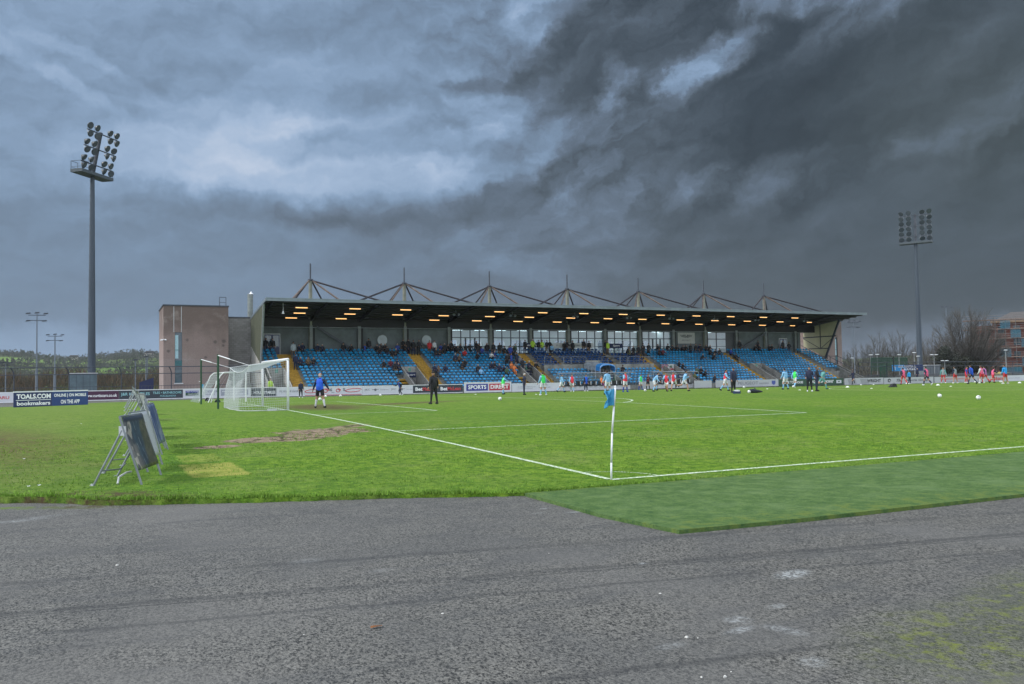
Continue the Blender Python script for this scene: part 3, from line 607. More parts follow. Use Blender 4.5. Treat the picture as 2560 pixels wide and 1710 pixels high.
def glazed(a, b, doors=False, nm=4):
    w_ = (b-a); m_ = MB(); m_.box(a, b, 80.30, 80.36, 6.33, 6.43); m_.box(a, b, 80.30, 80.36, 7.28, 7.45); m_.box(a, b, 80.30, 80.36, CON, CON+.12)
    for j in range(nm+1): x = a+w_*j/nm; m_.box(x-.055, x+.055, 80.29, 80.37, CON, 7.4)
    if doors:
        for j in (1, 2): x = a+w_*(j+.5)/nm; m_.box(x-.09, x+.09, 80.28, 80.38, CON, 6.35)
    m_.box(a, b, 80.31, 80.35, 5.32, 5.38); m_.build('window_frame', frame, stand)
    m_ = MB(); m_.face([(a,80.33,CON+.1),(b,80.33,CON+.1),(b,80.33,7.3),(a,80.33,7.3)]); m_.build('window', glass, stand, recalc=False)
for k in range(4, 9): glazed(colu[k]+.42, colu[k+1]-.17, doors=(k == 4))
glazed(colu[9]+.42-0, colu[10]-.17, True); glazed(colu[11]+.42, colu[12]-1.6, nm=2)
m_ = MB(); m_.box(colu[12]-1.6, colu[12]-.17, 80.3, 80.4, CON, 7.42); m_.build('rear_wall', dgrey, stand)
# rooms: floor, ceiling, back wall with windows onto the sky
m_ = MB(); m_.box(28.6, 71.7, 80.6, 86.2, CON-.25, CON-.05); m_.box(28.6, 71.7, 80.6, 86.2, 7.55, 7.7); m_.box(28.45, 28.6, 80.6, 86.2, CON, 7.7); m_.box(71.7, 71.85, 80.6, 86.2, CON, 7.7)
m_.box(60.8, 66.2, 80.6, 86.0, CON, 7.5)
rw = mat('room_wall', (.60,.64,.64), .8, .06); m_.build('interior_shell', rw, stand)
m_ = MB(); x = 28.6
while x < 71.5:
    m_.box(x, x+.9, 86.0, 86.2, CON, 7.6); m_.box(x+.9, x+3.3, 86.0, 86.2, CON, CON+.35); m_.box(x+.9, x+3.3, 86.0, 86.2, 6.35, 7.6)
    m_.box(x+1.75, x+1.83, 86.0, 86.1, 5.55, 6.35, 1); m_.box(x+.9, x+3.3, 86.0, 86.1, 5.47, 5.55, 1); m_.box(x+.9, x+3.3, 86.0, 86.1, 4.98, 5.03, 1)
    x += 3.3
m_.box(6.3, 84, 86.6, 86.7, -.3, CON-.1); m_.build('room_back_wall', [rw, frame], stand)
for k in range(14):
    m_ = MB(); m_.box(30.2+k*2.95, 31.5+k*2.95, 83.1, 83.35, 7.44, 7.5); m_.build('added_room_light', mat('added_room_tube', (.8,.9,1), .5, 0, emis=(.80,.95,1.0,3.5)), stand)  # unseen lights, added to brighten the room behind the panes
# doors, portholes, poster, braces
def door(a, b, z0, z1, v=80.40):
    m_ = MB(); m_.box(a-.08, b+.08, v-.04, v, z0, z1+.1, 1); m_.box(a, b, v-.07, v-.045, z0, z1, 0); o = m_.build('door', [navy, offw], stand)
    m_ = MB(); w_ = (b-a)/2
    for j in range(2): m_.box(a+w_*j+.1, a+w_*(j+1)-.1, v-.085, v-.075, z0+.9, z1-.12)
    m_.build('door_pane', mat('door_glass', (.10,.16,.20), .1, .2, 1, 0, 0, .8), o)
door(7.35, 8.95, CON, 6.6); door(79.9, 81.3, CON, 6.45)
for u in (20.45, 25.8):
    m_ = MB(); m_.disc_cone([(.68,0),(.68,.06),(.58,.06)], (u, 80.42, 6.05), (0,-1,0), 28); o = m_.build('porthole', wall, stand)
    m_ = MB(); m_.disc_cone([(.58,0),(.575,.01)], (u, 80.355, 6.05), (0,-1,0), 28); m_.build('pane', mat('porthole_glass', (.22,.29,.31), .15, .2, .8, 0, 0, .8), o)
m_ = MB(); m_.box(61.8, 64.65, 80.30, 80.4, 5.75, 7.25); po = m_.build('wall_poster', mat('poster_white', (.42,.43,.43), .6, .06), stand)
wm = MB(); gy = mat('emblem_grey', (.10,.11,.12), .5)
for sg in (-1, 1):
    for j in range(4): wm.face([(63.22+sg*(.12+.24*j), 80.29, 6.95-.03*j), (63.22+sg*(.33+.24*j), 80.29, 6.97), (63.22+sg*(.26+.2*j), 80.29, 6.52+.05*j), (63.22+sg*(.14+.2*j), 80.29, 6.5+.05*j)])
wm.face([(63.1,80.29,6.8),(63.34,80.29,6.8),(63.22,80.29,6.45)]); wm.build('wing_emblem', gy, po, recalc=False); letters('BELFAST', (62.5, 80.30, 6.1), (1,0,0), (0,0,1), 1.45, .2, gy, po)
for (a, b) in (((12.9, 79.95, 7.45), (17.6, 79.95, 4.5)), ((77.0, 79.95, 7.3), (72.1, 79.95, 4.9))):
    m_ = MB(); m_.beam(a, b, .12, .2); m_.build('brace', dsteel, stand)
# roof ---------------------------------------------------------------
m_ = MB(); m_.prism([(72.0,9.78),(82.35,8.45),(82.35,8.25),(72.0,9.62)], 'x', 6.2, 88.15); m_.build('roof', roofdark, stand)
m_ = MB(); m_.box(6.15, 88.2, 71.93, 71.995, 9.47, 9.80); m_.box(6.15, 88.2, 71.90, 71.93, 9.72, 9.80); m_.prism([(71.995,9.80),(82.4,8.47),(82.4,8.22),(71.995,9.5)], 'x', 6.12, 6.195); m_.build('fascia', fascia, stand)
for k in range(15):
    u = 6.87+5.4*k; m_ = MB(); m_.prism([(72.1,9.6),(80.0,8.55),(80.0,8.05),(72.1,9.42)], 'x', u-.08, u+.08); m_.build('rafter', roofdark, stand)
for j in range(9):
    m_ = MB(); v = 72.6+j*1.15; z = 9.62-(v-72)*.131; m_.box(6.22, 88.0, v-.05, v+.05, z-.17, z)
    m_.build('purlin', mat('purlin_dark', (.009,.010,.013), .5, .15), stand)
# gable screens
def ribbed(name, u, poly, m1, m2, n=9):
    m_ = MB(); m_.prism(poly, 'x', u-.03, u+.03); o = m_.build(name, m1, stand)
    return o
scr = mat('ribbed_cladding', (.155,.165,.120), .55, .16, 3, .05, stretch=(1, 5, .3)); pale = mat('translucent_cladding', (.62,.61,.44), .5, .06, 1.0, trans=.45)
ribbed('gable_screen', 6.2, [(73.6,9.3),(75.5,3.5),(77,3.6),(81.4,5.2),(81.9,8.3)], scr, scr)
m_ = MB()
for j in range(26):
    v = 73.9+j*.3; zt = 9.26-(v-73.6)*.128; zb = 9.3-(v-73.6)*3.05 if v < 75.5 else (3.52+(v-75.5)*.07 if v < 77 else 3.6+(v-77)*.364)
    m_.box(6.13, 6.17, v, v+.1, zb, zt)
m_.build('cladding_ribs', scr, stand)
m_ = MB(); m_.beam((6.2,73.5,9.35), (6.2,75.45,3.4), .16, .3, up=(0,1,0)); m_.beam((6.2,75.45,3.5), (6.2,75.6,.2), .16, .26, up=(0,1,0)); m_.build('gable_post', steel, stand)
ribbed('gable_screen', 86.5, [(75.3,8.98),(82.3,8.1),(82.3,5.4),(81.2,5.05),(78.0,3.7)], pale, pale)
m_ = MB(); m_.beam((86.4,75.2,9.1), (86.4,78.05,3.55), .18, .26, up=(0,1,0)); m_.beam((86.4,75.9,6.75), (86.4,82.3,6.75), .1, .14); m_.beam((86.4,77.3,5.0), (86.4,81.2,5.05), .1, .12); m_.beam((86.4,78.9,5.0),(86.4,78.9,8.6), .08,.08, up=(0,1,0))
m_.beam((86.4,76.2,6.7),(86.4,78.9,5.0), .05,.06); m_.beam((86.4,78.9,5.0),(86.4,82.2,6.6), .05,.06); m_.build('gable_post', dsteel, stand)
# masts ---------------------------------------------------------------
mastm = mat('mast_paint', (.22,.23,.18), .6, .22, 1.0); strutd = mat('strut_dark', (.022,.020,.026), .5, .3, 2); strutp = mat('strut_lit_tone', (.13,.098,.082), .7, .35, 1.5)  # front struts get a paler copy, their lit look put into the colour
for k in range(7):
    u = 12.27+10.8*k; mz = 8.6
    m_ = MB(); m_.tube((u,80.2,CON), (u,80.2,12.55), .26, .19, 12); ma = m_.build('mast', mastm, stand, smooth=False)
    m_ = MB(); m_.tube((u,80.2,12.6), (u,80.2,14.45), .085, .075, 8); m_.build('mast_tip', dsteel, ma)
    m_ = MB(); m_.disc_cone([(.2,0),(.3,.05),(.3,.2),(.15,.25)], (u,80.2,12.5), (0,0,1), 12); m_.build('collar', dsteel, ma)
    zr = lambda v: 9.78-(v-72)*.131
    for sg in (-1, 1):
        for (du, v, r, mt) in ((8.1, 74.4, .10, strutd), (3.5, 76.2, .10, strutp), (2.9, 82.2, .09, strutd)):
            if (k == 0 and sg < 0 and du > 5): continue
            q = u+sg*du; q = max(6.6, q)
            m_ = MB(); m_.tube((u+sg*.15,80.2+(.1 if v > 80 else -.1),12.55), (q, v, zr(v)), r*1.0, r*1.0, 7); m_.build('strut', mt, ma)
# strip lights ---------------------------------------------------------
tubem = mat('lit_tube', (1,.9,.7), .5, 0, emis=(.95,.47,.15,1.15)); haz = mat('light_housing', (.3,.3,.28), .5)
def striplight(u, v, z, L_=1.2):
    m_ = MB(); m_.box(u-L_/2-.03, u+L_/2+.03, v-.08, v+.08, z+.05, z+.10); o = m_.build('strip_light', haz, stand)
    m_ = MB(); m_.tube((u-L_/2,v,z), (u+L_/2,v,z), .034, n=8); m_.build('lit_tube', tubem, o)
for v, us in ((73.5, [9.92+5.53*k for k in (0,1,2,4,5,6,7,8,9,10,11,12)]), (75.8, [10.18,15.5,20.8,26.2,31.9,37.0,42.6,47.9,53.0,58.9,64.5,70.0,75.8,81.2]), (78.5, [9.84,15.24,26.09,31.41,36.82,42.22,47.63,53.05,58.5,64.0,69.6,75.1,80.7])):
    for u in us: striplight(u, v, {73.5:8.98, 75.8:8.6, 78.5:8.28}[v], 1.2 if u < 80 else .9)
m_ = MB(); m_.tube((8.0,73.1,9.4),(8.0,73.1,8.55),.02,n=6); m_.disc_cone([(.05,0),(.14,.3)], (8.0,73.1,8.6), (0,0,-1), 10); m_.build('loudspeaker', white, stand)
for u in (27.2, 34.2, 42.5, 50.1, 56.5, 63.5, 70.5, 79.2):
    m_ = MB(); m_.tube((u,74.6,9.2),(u,74.6,8.75),.02,n=5); m_.disc_cone([(.06,0),(.15,.16),(.15,.2)], (u-.2,74.6,8.75), (-.4,-.6,-.5), 10); m_.disc_cone([(.06,0),(.15,.16),(.15,.2)], (u+.25,74.6,8.75), (.4,-.6,-.5), 10); m_.build('loudspeaker', steel, stand)
# guard rails in the middle of the stand
gr = MB()
for (a, b) in ((38.35,40.9),(40.95,41.9),(42.0,44.0),(46.2,48.8),(48.9,49.9),(50.1,54.0)):
    gr.path([(a,74.72,3.05),(a,74.72,3.88),(b,74.72,3.88),(b,74.72,3.05)], .028, 6)
    n = max(1, int((b-a)/.75))
    for j in range(1, n): gr.tube((a+(b-a)*j/n,74.72,2.3), (a+(b-a)*j/n,74.72,3.88), .02, n=5)
for a in (50.2,): gr.path([(a,78.4,3.9),(a,78.4,4.75),(53.6,78.4,4.75)], .025, 6)
gr.build('guard_rail', steel, stand)
m_ = MB(); m_.box(38.3,43.95,74.78,74.86,2.0,3.0); m_.box(46.25,53.9,74.78,74.86,2.0,3.0); m_.build('divider_wall', conc, stand)
# banners fixed on the rails at the back of the directors' seats
def banner(name, u0, u1, v, z0, z1, m, label, cat='banner', txt=None, tm=None, th=.3, group=None):
    m_ = MB(); n = 10
    for j in range(n):
        a = u0+(u1-u0)*j/n; b = u0+(u1-u0)*(j+1)/n; ya = v+.02*math.sin(j*1.7); yb = v+.02*math.sin((j+1)*1.7)
        m_.face([(a,ya,z0),(b,yb,z0),(b,yb,z1),(a,ya,z1)]); m_.face([(a,ya+.015,z0),(a,ya+.015,z1),(b,yb+.015,z1),(b,yb+.015,z0)])
    o = m_.build(name, m, recalc=False); tag(o, label, cat, group)
    if txt:
        for (s_, fx, wd) in txt: letters(s_, (u0+(u1-u0)*fx, v-.04, z0+(z1-z0-th)/2), (1,0,0), (0,0,1), wd, th, tm, o, bold=.02)
    return o
clothn = mat('navy_cloth', (.012,.022,.075), .8, .2); clothw = mat('white_cloth', (.46,.48,.49), .8, .12, 1.0)
banner('banner', 38.2, 40.9, 79.80, 5.22, 5.72, clothn, 'navy banner with white lettering on the left of the directors seats', txt=[('Sport', .06, .95), ('Sport', .55, .95)], tm=white, th=.28)
banner('banner', 42.3, 48.2, 79.80, 5.15, 5.75, clothw, 'long white banner with small dark marks above the dark blue seats', txt=[('I', .08, .08), ('BUILDING FUTURES', .28, 2.2), ('V', .82, .16)], tm=gy, th=.2)
banner('banner', 50.3, 52.6, 79.80, 5.1, 5.7, clothn, 'navy banner with white lettering right of the high visibility steward', txt=[('Sport', .35, 1.0)], tm=white, th=.3)
fl = banner('flag', 54.95, 56.9, 74.7, 1.9, 2.9, clothw, 'red, white and blue flag spread over a grey stair wall', 'flag')
rd = mat('flag_red', (.45,.02,.04), .8); bl = mat('flag_blue', (.02,.04,.25), .8); m_ = MB(); y_ = 74.655
m_.face([(54.98,y_,2.38),(55.9,y_,2.38),(55.9,y_,2.88),(54.98,y_,2.88)], 1)
for a, b in (((54.98,2.38),(55.9,2.88)), ((54.98,2.88),(55.9,2.38))): m_.beam((a[0],y_-.003,a[1]), (b[0],y_-.003,b[1]), .1, .004, 2, up=(0,1,0)); m_.beam((a[0],y_-.007,a[1]), (b[0],y_-.007,b[1]), .05, .004, 0, up=(0,1,0))
for a, b, wd in (((55.44,2.38),(55.44,2.88),.16), ((54.98,2.63),(55.9,2.63),.16)): m_.beam((a[0],y_-.011,a[1]), (b[0],y_-.011,b[1]), wd, .004, 2, up=(0,1,0)); m_.beam((a[0],y_-.015,a[1]), (b[0],y_-.015,b[1]), wd*.6, .004, 0, up=(0,1,0))
m_.beam((55.9,y_-.01,2.27),(56.9,y_-.01,2.27),.13,.004,0,up=(0,1,0)); m_.beam((55.6,y_-.01,1.92),(55.6,y_-.01,2.35),.13,.004,0,up=(0,1,0)); m_.disc_cone([(.16,0),(.16,.01)],(56.4,y_,2.6),(0,-1,0),14,3)
m_.build('flag_design', [rd, bl, clothw, mat('flag_green', (.1,.16,.1), .8)], fl, recalc=False)
# blue awning tunnel
aw = thing('tunnel_awning', (0,0,0), 'hooped players tunnel with bright blue rounded hood in the middle of the stand', 'tunnel')
def arch(u0, u1, z0, z1, n=10):
    c = (u0+u1)/2; r = (u1-u0)/2; return [(c-r*math.cos(PI*i/n), z0+(z1-z0)*(math.sin(PI*i/n)**.45)) for i in range(n+1)]
A_ = arch(43.55, 45.65, 2.1, 2.95); m_ = MB()
for p, q in zip(A_[:-1], A_[1:]): m_.face([(p[0],70.8,p[1]),(q[0],70.8,q[1]),(q[0],71.9,q[1]+.12),(p[0],71.9,p[1]+.12)]); m_.face([(p[0],70.8,p[1]),(q[0],70.8,q[1]),(q[0],70.79,q[1]-.14),(p[0],70.79,p[1]-.14)])
m_.build('hood', mat('hood_blue', (.03,.24,.62), .4, .1), aw, recalc=False)
m_ = MB()
for p, q in zip(A_[:-1], A_[1:]): m_.face([(p[0],71.9,p[1]+.12),(q[0],71.9,q[1]+.12),(q[0],74.6,q[1]+.35),(p[0],74.6,p[1]+.35)])
m_.build('cover', mat('tunnel_cover', (.30,.34,.38), .5, .3, 3), aw, recalc=False)
m_ = MB()
for v in (70.85, 71.9, 72.7, 73.5, 74.3):
    dz = .05*(v-70.8); pts = [(x, v, z+dz) for x, z in A_]; m_.path(pts, .03, 5); m_.tube((43.55,v,0),(43.55,v,2.1+dz),.03,n=5); m_.tube((45.65,v,0),(45.65,v,2.1+dz),.03,n=5)
m_.build('hoop', offw, aw)
# dugouts ----------------------------------------------------------
def dugout(u0, u1, label, sign_at, n_seat):
    d = thing('dugout', (0,0,0), label, 'dugout', 'clear dugout shelters in front of the stand')
    m_ = MB(); prof = [(69.75,.15),(69.75,1.75),(69.6,1.93),(69.2,1.97),(68.6,1.9)]
    n = int((u1-u0)/1.8)
    for j in range(n+1): m_.path([(u0+(u1-u0)*j/n, v, z) for v, z in prof], .025, 6)
    for v, z in (prof[1], prof[3], prof[4]): m_.path([(u0,v,z),(u1,v,z)], .028, 6)
    for x in (u0, u1): m_.path([(x,68.6,1.9),(x,68.5,1.2),(x,68.6,.1)], .025, 6)
    m_.build('frame', steel, d)
    for j in range(n):
        a = u0+(u1-u0)*j/n+.03; b = u0+(u1-u0)*(j+1)/n-.03; m_ = MB()
        for p, q in zip(prof[:-1], prof[1:]): m_.face([(a,p[0]+.01,p[1]),(b,p[0]+.01,p[1]),(b,q[0]+.01,q[1]),(a,q[0]+.01,q[1])])
        m_.build('panel', milky, d, recalc=False)
    for j in range(n_seat):
        x = u0+.9+j*(u1-u0-1.8)/(n_seat-1); m_ = MB(); m_.box(x-.22,x+.22,68.95,69.35,.48,.55); m_.box(x-.22,x+.22,69.33,69.4,.5,1.02); m_.box(x+.12,x+.2,69.32,69.33,.6,1.0,1); m_.build('seat', [black, white], d)
    m_ = MB(); m_.box(u0+.4,u1-.4,69.1,69.25,.0,.46); m_.build('bench_base', offw, d)
    for x in sign_at:
        m_ = MB(); m_.box(x,x+1.15,69.52,69.55,1.15,1.62); s2 = m_.build('sign_panel', navy, d); letters('Sport', (x+.18,69.51,1.25), (1,0,0), (0,0,1), .8, .24, white, s2, bold=.02)
dugout(36.9, 46.9, 'long clear shelter with black seats left of the corner flag', (43.4,), 13)
dugout(49.4, 55.9, 'shorter clear shelter with curved panels right of the corner flag', (50.2, 53.6), 8)
# ================================================================= buildings beside the stand
def tower(u0, u1, v0, v1, z1, name, label, slot, drop=.0):
    b = thing(name, (0,0,0), label, 'building')
    m_ = MB()
    a, c = slot
    # front wall pieces around the slot so the window is truly recessed
    m_.box(u0,a,v0,v0+.3,-.4,z1); m_.box(c,u1,v0,v0+.3,-.4,z1); m_.box(a,c,v0+.02,v0+.3,6.75,z1); m_.box(a,c,v0+.02,v0+.3,-.4,1.45)
    m_.box(u0,u0+.3,v0+.3,v1,-.4,z1); m_.box(u1-.3,u1,v0+.3,v1,-.4,z1); m_.box(u0+.3,u1-.3,v1-.3,v1,-.4,z1); m_.box(u0+.3,u1-.3,v0+.3,v1-.3,z1-.4,z1-.1)
    m_.build('wall', render_, b)
    m_ = MB(); e = .07
    m_.box(u0-e,u1+e,v0-e,v0+.32,z1,z1+.13); m_.box(u0-e,u0+.32,v0+.32,v1+e,z1,z1+.13); m_.box(u1-.32,u1+e,v0+.32,v1+e,z1,z1+.13); m_.build('coping', dsteel, b)
    m_ = MB(); m_.box(a,c,v0+.14,v0+.18,1.5,6.75); w0 = m_.build('window', glass_dark, b)
    m_ = MB(); m_.box(a+.03,a+.34,v0+.10,v0+.135,4.05,6.45); m_.build('blind_pane', mat('pale_pane', (.35,.55,.62), .25, .1), w0)
    m_ = MB(); m_.box(a,c,v0+.06,v0+.13,3.3,3.85); m_.box(a,c,v0+.08,v0+.13,4.9,4.95); m_.box(a,c,v0+.08,v0+.13,2.55,2.6); m_.build('spandrel', mat('spandrel_teal', (.03,.13,.15), .4), w0)
    m_ = MB(); m_.box(a-.08,c+.1,v0-.1,v0+.1,1.42,1.54); m_.build('sill', offw, w0)
    return b
def render_mat():
    m = render_; m.node_tree.nodes.clear(); t = NT(m.node_tree); o = t.n.new('ShaderNodeOutputMaterial'); p = t.n.new('ShaderNodeBsdfPrincipled'); t.l.new(p.outputs[0], o.inputs[0])
    P = t.pos(); x, y, z = t.sep(P); n = t.noise(P, .55, 6, .62); f = t.noise(P, 9, 5, .7)
    stain = t.mr(t.m('ADD', z, t.m('MULTIPLY', t.m('SUBTRACT', n, .5), 7.5)), 4.6, 8.6)
    c = t.mix(stain, (.265,.205,.190,1), (.155,.118,.105,1)); c = t.mix(t.mr(n, .55, .7, 0, .5), c, (.36,.31,.285,1))
    c = t.mix(t.mr(t.noise(t.vm('MULTIPLY', P, (3, 3, .25)), 1.2, 5, .6), .55, .7, 0, .25), c, (.14,.115,.10,1))
    for (cx, cz, r) in ((-.43,5.95,.2),(2.3,5.75,.26),(3.15,5.84,.3),(3.1,5.4,.2),(-2.23,4.8,.22),(1.35,4.15,.2)):
        d = t.m('SQRT', t.m('ADD', t.m('POWER', t.m('SUBTRACT', x, cx), 2), t.m('POWER', t.m('SUBTRACT', z, cz), 2)))
        c = t.mix(t.m('MULTIPLY', t.mr(t.m('ADD', d, t.m('MULTIPLY', t.m('SUBTRACT', f, .5), .25)), r, r*.3), .75), c, (.085,.075,.07,1))
    c = t.mix(t.mr(z, 4.02, 3.98, 0, .12), c, (.42,.38,.38,1))
    c = t.vm('SCALE', c); t.set(c.node.inputs['Scale'], t.mr(f, .3, .7, .88, 1.1)); t.set(p.inputs['Base Color'], c); p.inputs['Roughness'].default_value = .9; t.set(p.inputs['Normal'], t.bump(f, .3, .02))
render_mat()
tw = tower(-2.7, 3.62, 80.0, 88.0, 9.45, 'stair_tower', 'brown rendered block with a tall slot window left of the stand', (-1.62, -.92))
m_ = MB(); m_.box(-1.74,-1.69,79.985,80.0,6.75,9.4); m_.box(-1.02,-.97,79.985,80.0,6.75,9.4); m_.build('joint_strip', offw, tw)
m_ = MB(); m_.path([(2.85,81,9.5),(2.85,81,10.55),(3.5,81,10.55),(3.5,81,9.5)], .035, 6); m_.path([(2.85,81,10.0),(3.5,81,10.0)], .025, 6); m_.build('roof_ladder', dsteel, tw)
m_ = MB(); m_.tube((-2.75,79.9,6.0),(-2.6,80.0,6.0),.04,n=6); m_.disc_cone([(.07,0),(.08,.25)],(-2.75,79.9,5.95),(-1,-.4,-.2),8); m_.disc_cone([(.06,0),(.12,.12)],(-2.5,79.85,6.0),(0,-.5,-1),8); m_.build('camera', white, tw)
t2 = tower(88.95, 91.9, 80.0, 86.0, 9.1, 'stair_tower', 'narrow brown block with a dark slot window at the right end', (90.5, 91.0))
bm_ = bpy.data.materials.new('concrete_blockwork'); bm_.use_nodes = True; t = NT(bm_.node_tree); p = t.n['Principled BSDF']
bk = t.n.new('ShaderNodeTexBrick'); P = t.pos(); x, y, z = t.sep(P); t.set(bk.inputs['Vector'], t.comb(x, z, 0.0)); bk.inputs['Scale'].default_value = 1.0; bk.inputs['Brick Width'].default_value = .44; bk.inputs['Row Height'].default_value = .22
bk.inputs['Mortar Size'].default_value = .012; bk.inputs['Color1'].default_value = (.235,.23,.225,1); bk.inputs['Color2'].default_value = (.30,.295,.29,1); bk.inputs['Mortar'].default_value = (.17,.165,.16,1)
st_ = t.mr(t.noise(P, .9, 6, .65), .48, .68, 0, .6); t.set(p.inputs['Base Color'], t.mix(st_, bk.outputs[0], (.15,.145,.14,1))); p.inputs['Roughness'].default_value = .95
bw = thing('blockwork_building', (0,0,0), 'grey concrete block wall between the brown block and the stand', 'building')
m_ = MB(); m_.box(3.62,6.30,82.02,88.0,-.4,8.45); m_.build('wall', bm_, bw); m_ = MB(); m_.box(3.62,6.34,81.95,88.05,8.45,8.56); m_.build('coping', dsteel, bw)
ch = thing('flue', (0,0,0), 'tall grey metal flue with a bright tip behind the stand', 'chimney'); m_ = MB(); m_.tube((6.5,84.5,8.4),(6.5,84.5,11.3),.29,.29,14); 
for z in (9.2,10.1,11.0): m_.tube((6.5,84.5,z),(6.5,84.5,z+.06),.31,.31,14)
m_.build('pipe', mat('flue_metal', (.24,.27,.26), .5, .2, 3, 0, .3), ch); m_ = MB(); m_.disc_cone([(.29,0),(.12,.14),(.05,.3)],(6.6,84.5,11.3),(0,0,1),12); m_.build('cowl', white, ch)
# ================================================================= GOALS
def goal():
    g = thing('football_goal', (0,0,0), 'full size white goal with hanging white net near the brown goalmouth', 'goal')
    y0, y1 = cc-3.66, cc+3.66; z0 = .3
    for y in (y0, y1): m_ = MB(); m_.tube((0,y,z0-.05),(0,y,z0+2.44),.06,n=12); m_.build('post', white, g, smooth=True)
    m_ = MB(); m_.tube((0,y0-.06,z0+2.44),(0,y1+.06,z0+2.44),.06,n=12); m_.build('crossbar', white, g, smooth=True)
    # ground frame and net
    m_ = MB(); B = [(0,y0,z0+.03),(-1.2,y0+.0,z0+.03),(-2.0,y0+.7,z0+.02),(-2.2,cc,z0+.02),(-2.0,y1-.7,z0+.02),(-1.2,y1,z0+.03),(0,y1,z0+.03)]; m_.path(B, .02, 5); m_.box(-.95,-.55,y0-.12,y0+.06,z0,z0+.1); m_.build('net_weight', offw, g)
    m_ = MB(); r = .0048
    def back_top(t): # sagging top back edge between the two rope corners
        y = y0+.15+(y1-y0-.3)*t; return Vector((-1.75, y, z0+2.16-.30*math.sin(PI*t)))
    def front(t): return Vector((0, y0+(y1-y0)*t, z0+2.40))
    def ground(t):
        y = y0+(y1-y0)*t; e = min(t, 1-t)*7.32; return Vector((-2.15+ (max(0, .9-e))**2*.9, y, z0+.02))
    nh = 62
    for i in range(nh+1):
        t = i/nh; a = front(t); b = back_top(t); c = ground(t); pr = a
        for k in range(1, 7):
            s_ = k/6; p = a.lerp(b, s_); p.z -= .16*math.sin(PI*s_)*math.sin(PI*t)**.3; m_.tube(pr, p, r, n=3, cap=False); pr = p
        for k in range(1, 9):
            s_ = k/8; p = b.lerp(c, s_); p.x -= .12*math.sin(PI*s_); m_.tube(pr, p, r, n=3, cap=False); pr = p
    for k in range(1, 16):
        s_ = k/15; pr = None
        for i in range(25):
            t = i/24; a = front(t); b = back_top(t); p = a.lerp(b, s_); p.z -= .16*math.sin(PI*s_)*math.sin(PI*t)**.3
            if pr: m_.tube(pr, p, r, n=3, cap=False)
            pr = p
    for k in range(1, 20):
        s_ = k/19; pr = None
        for i in range(25):
            t = i/24; b = back_top(t); c = ground(t); p = b.lerp(c, s_); p.x -= .12*math.sin(PI*s_)
            if pr: m_.tube(pr, p, r, n=3, cap=False)
            pr = p
    for y in (y0, y1):   # side panels
        t = 0 if y == y0 else 1
        for k in range(1, 16):
            s_ = k/16; top = front(t).lerp(back_top(t), s_); bot = Vector((0,y,z0+.02)).lerp(ground(t), s_); m_.tube(top, bot, r, n=3, cap=False)
        for k in range(0, 20):
            s_ = k/20; a = Vector((0,y,z0+2.4-2.38*s_)); b = back_top(t).lerp(ground(t), s_); m_.tube(a, b, r, n=3, cap=False)
    m_.build('net', mat('net_cord', (.50,.54,.57), .8, .05), g, recalc=False)
    m_ = MB()
    for t in (0, 1): p = [front(t), back_top(t)]; m_.path(p, .014, 5)
    m_.path([back_top(i/20) for i in range(21)], .014, 5); m_.build('net_rope', white, g, recalc=False)
goal()
for (u, v, zt, t, lb) in ((-2.62,33.4,3.12,0,'nearer'), (-2.40,44.6,3.17,1,'farther')):
    p_ = thing('net_support_post', (0,0,0), f'{lb} of the two dark green posts with ropes holding the goal net', 'post', 'green posts behind the goal')
    m_ = MB(); m_.tube((u,v,0),(u,v,zt),.055,n=10); m_.build('pole', green_p, p_)
    y = cc-3.66+.15 if t == 0 else cc+3.66-.15
    a_ = Vector((u,v,zt-.05)); b_ = Vector((-1.75, y, 2.46)); m_ = MB(); m_.tube(a_, a_.lerp(b_, .4), .028, n=6); m_.tube(a_.lerp(b_, .4), b_, .011, n=5); m_.tube((u,v,1.75),(u-.12,v+.05,1.7),.02,n=5); m_.build('rope', white, p_)
# wheeled portable goal behind, frame of bent tube
pg = thing('portable_goal', (0,0,0), 'smaller wheeled white training goal standing behind the main goal', 'goal')
m_ = MB(); z = .05; X0, Y0, Y1 = -.2, 50.6, 57.0
for y in (Y0, Y1): m_.path([(X0+1.4,y,z),(X0+1.4,y,z+2.35)], .05, 8)
m_.path([(X0+1.4,Y0,z+2.35),(X0+1.4,Y1,z+2.35)], .05, 8); m_.build('front_frame', white, pg)
m_ = MB()
for y in (Y0, Y1): m_.path([(X0+1.4,y,z+.06),(X0-1.9,y,z+.06)], .06, 8); m_.path([(X0+1.4,y,z+2.3),(X0-.1,y,z+2.28),(X0-.35,y,z+2.05),(X0-1.2,y,z+.1)], .035, 7)
m_.path([(X0-1.9,Y0,z+.06),(X0-1.9,Y1,z+.06)], .06, 8); m_.path([(X0-.1,Y0,z+2.28),(X0-.1,Y1,z+2.28)], .03, 6); m_.path([(X0-1.0,Y0,z+.1),(X0-.6,Y0,z+1.7)], .03, 6); m_.build('rear_frame', white, pg)
for y in (Y0-.1, Y1+.1): m_ = MB(); m_.disc_cone([(.12,-.05),(.2,-.05),(.2,.05),(.12,.05)], (X0-.55,y,z+.18), (0,1,0), 16); m_.build('wheel', black, pg)
m_ = MB()
for j in range(26): t = j/25; m_.tube((X0-.1,Y0+(Y1-Y0)*t,z+2.28),(X0-1.85,Y0+(Y1-Y0)*t,z+.1),.006,n=3,cap=False)
for j in range(12): t = j/11; m_.tube((X0-.1-1.75*t,Y0,z+2.28-2.18*t),(X0-.1-1.75*t,Y1,z+2.28-2.18*t),.006,n=3,cap=False)
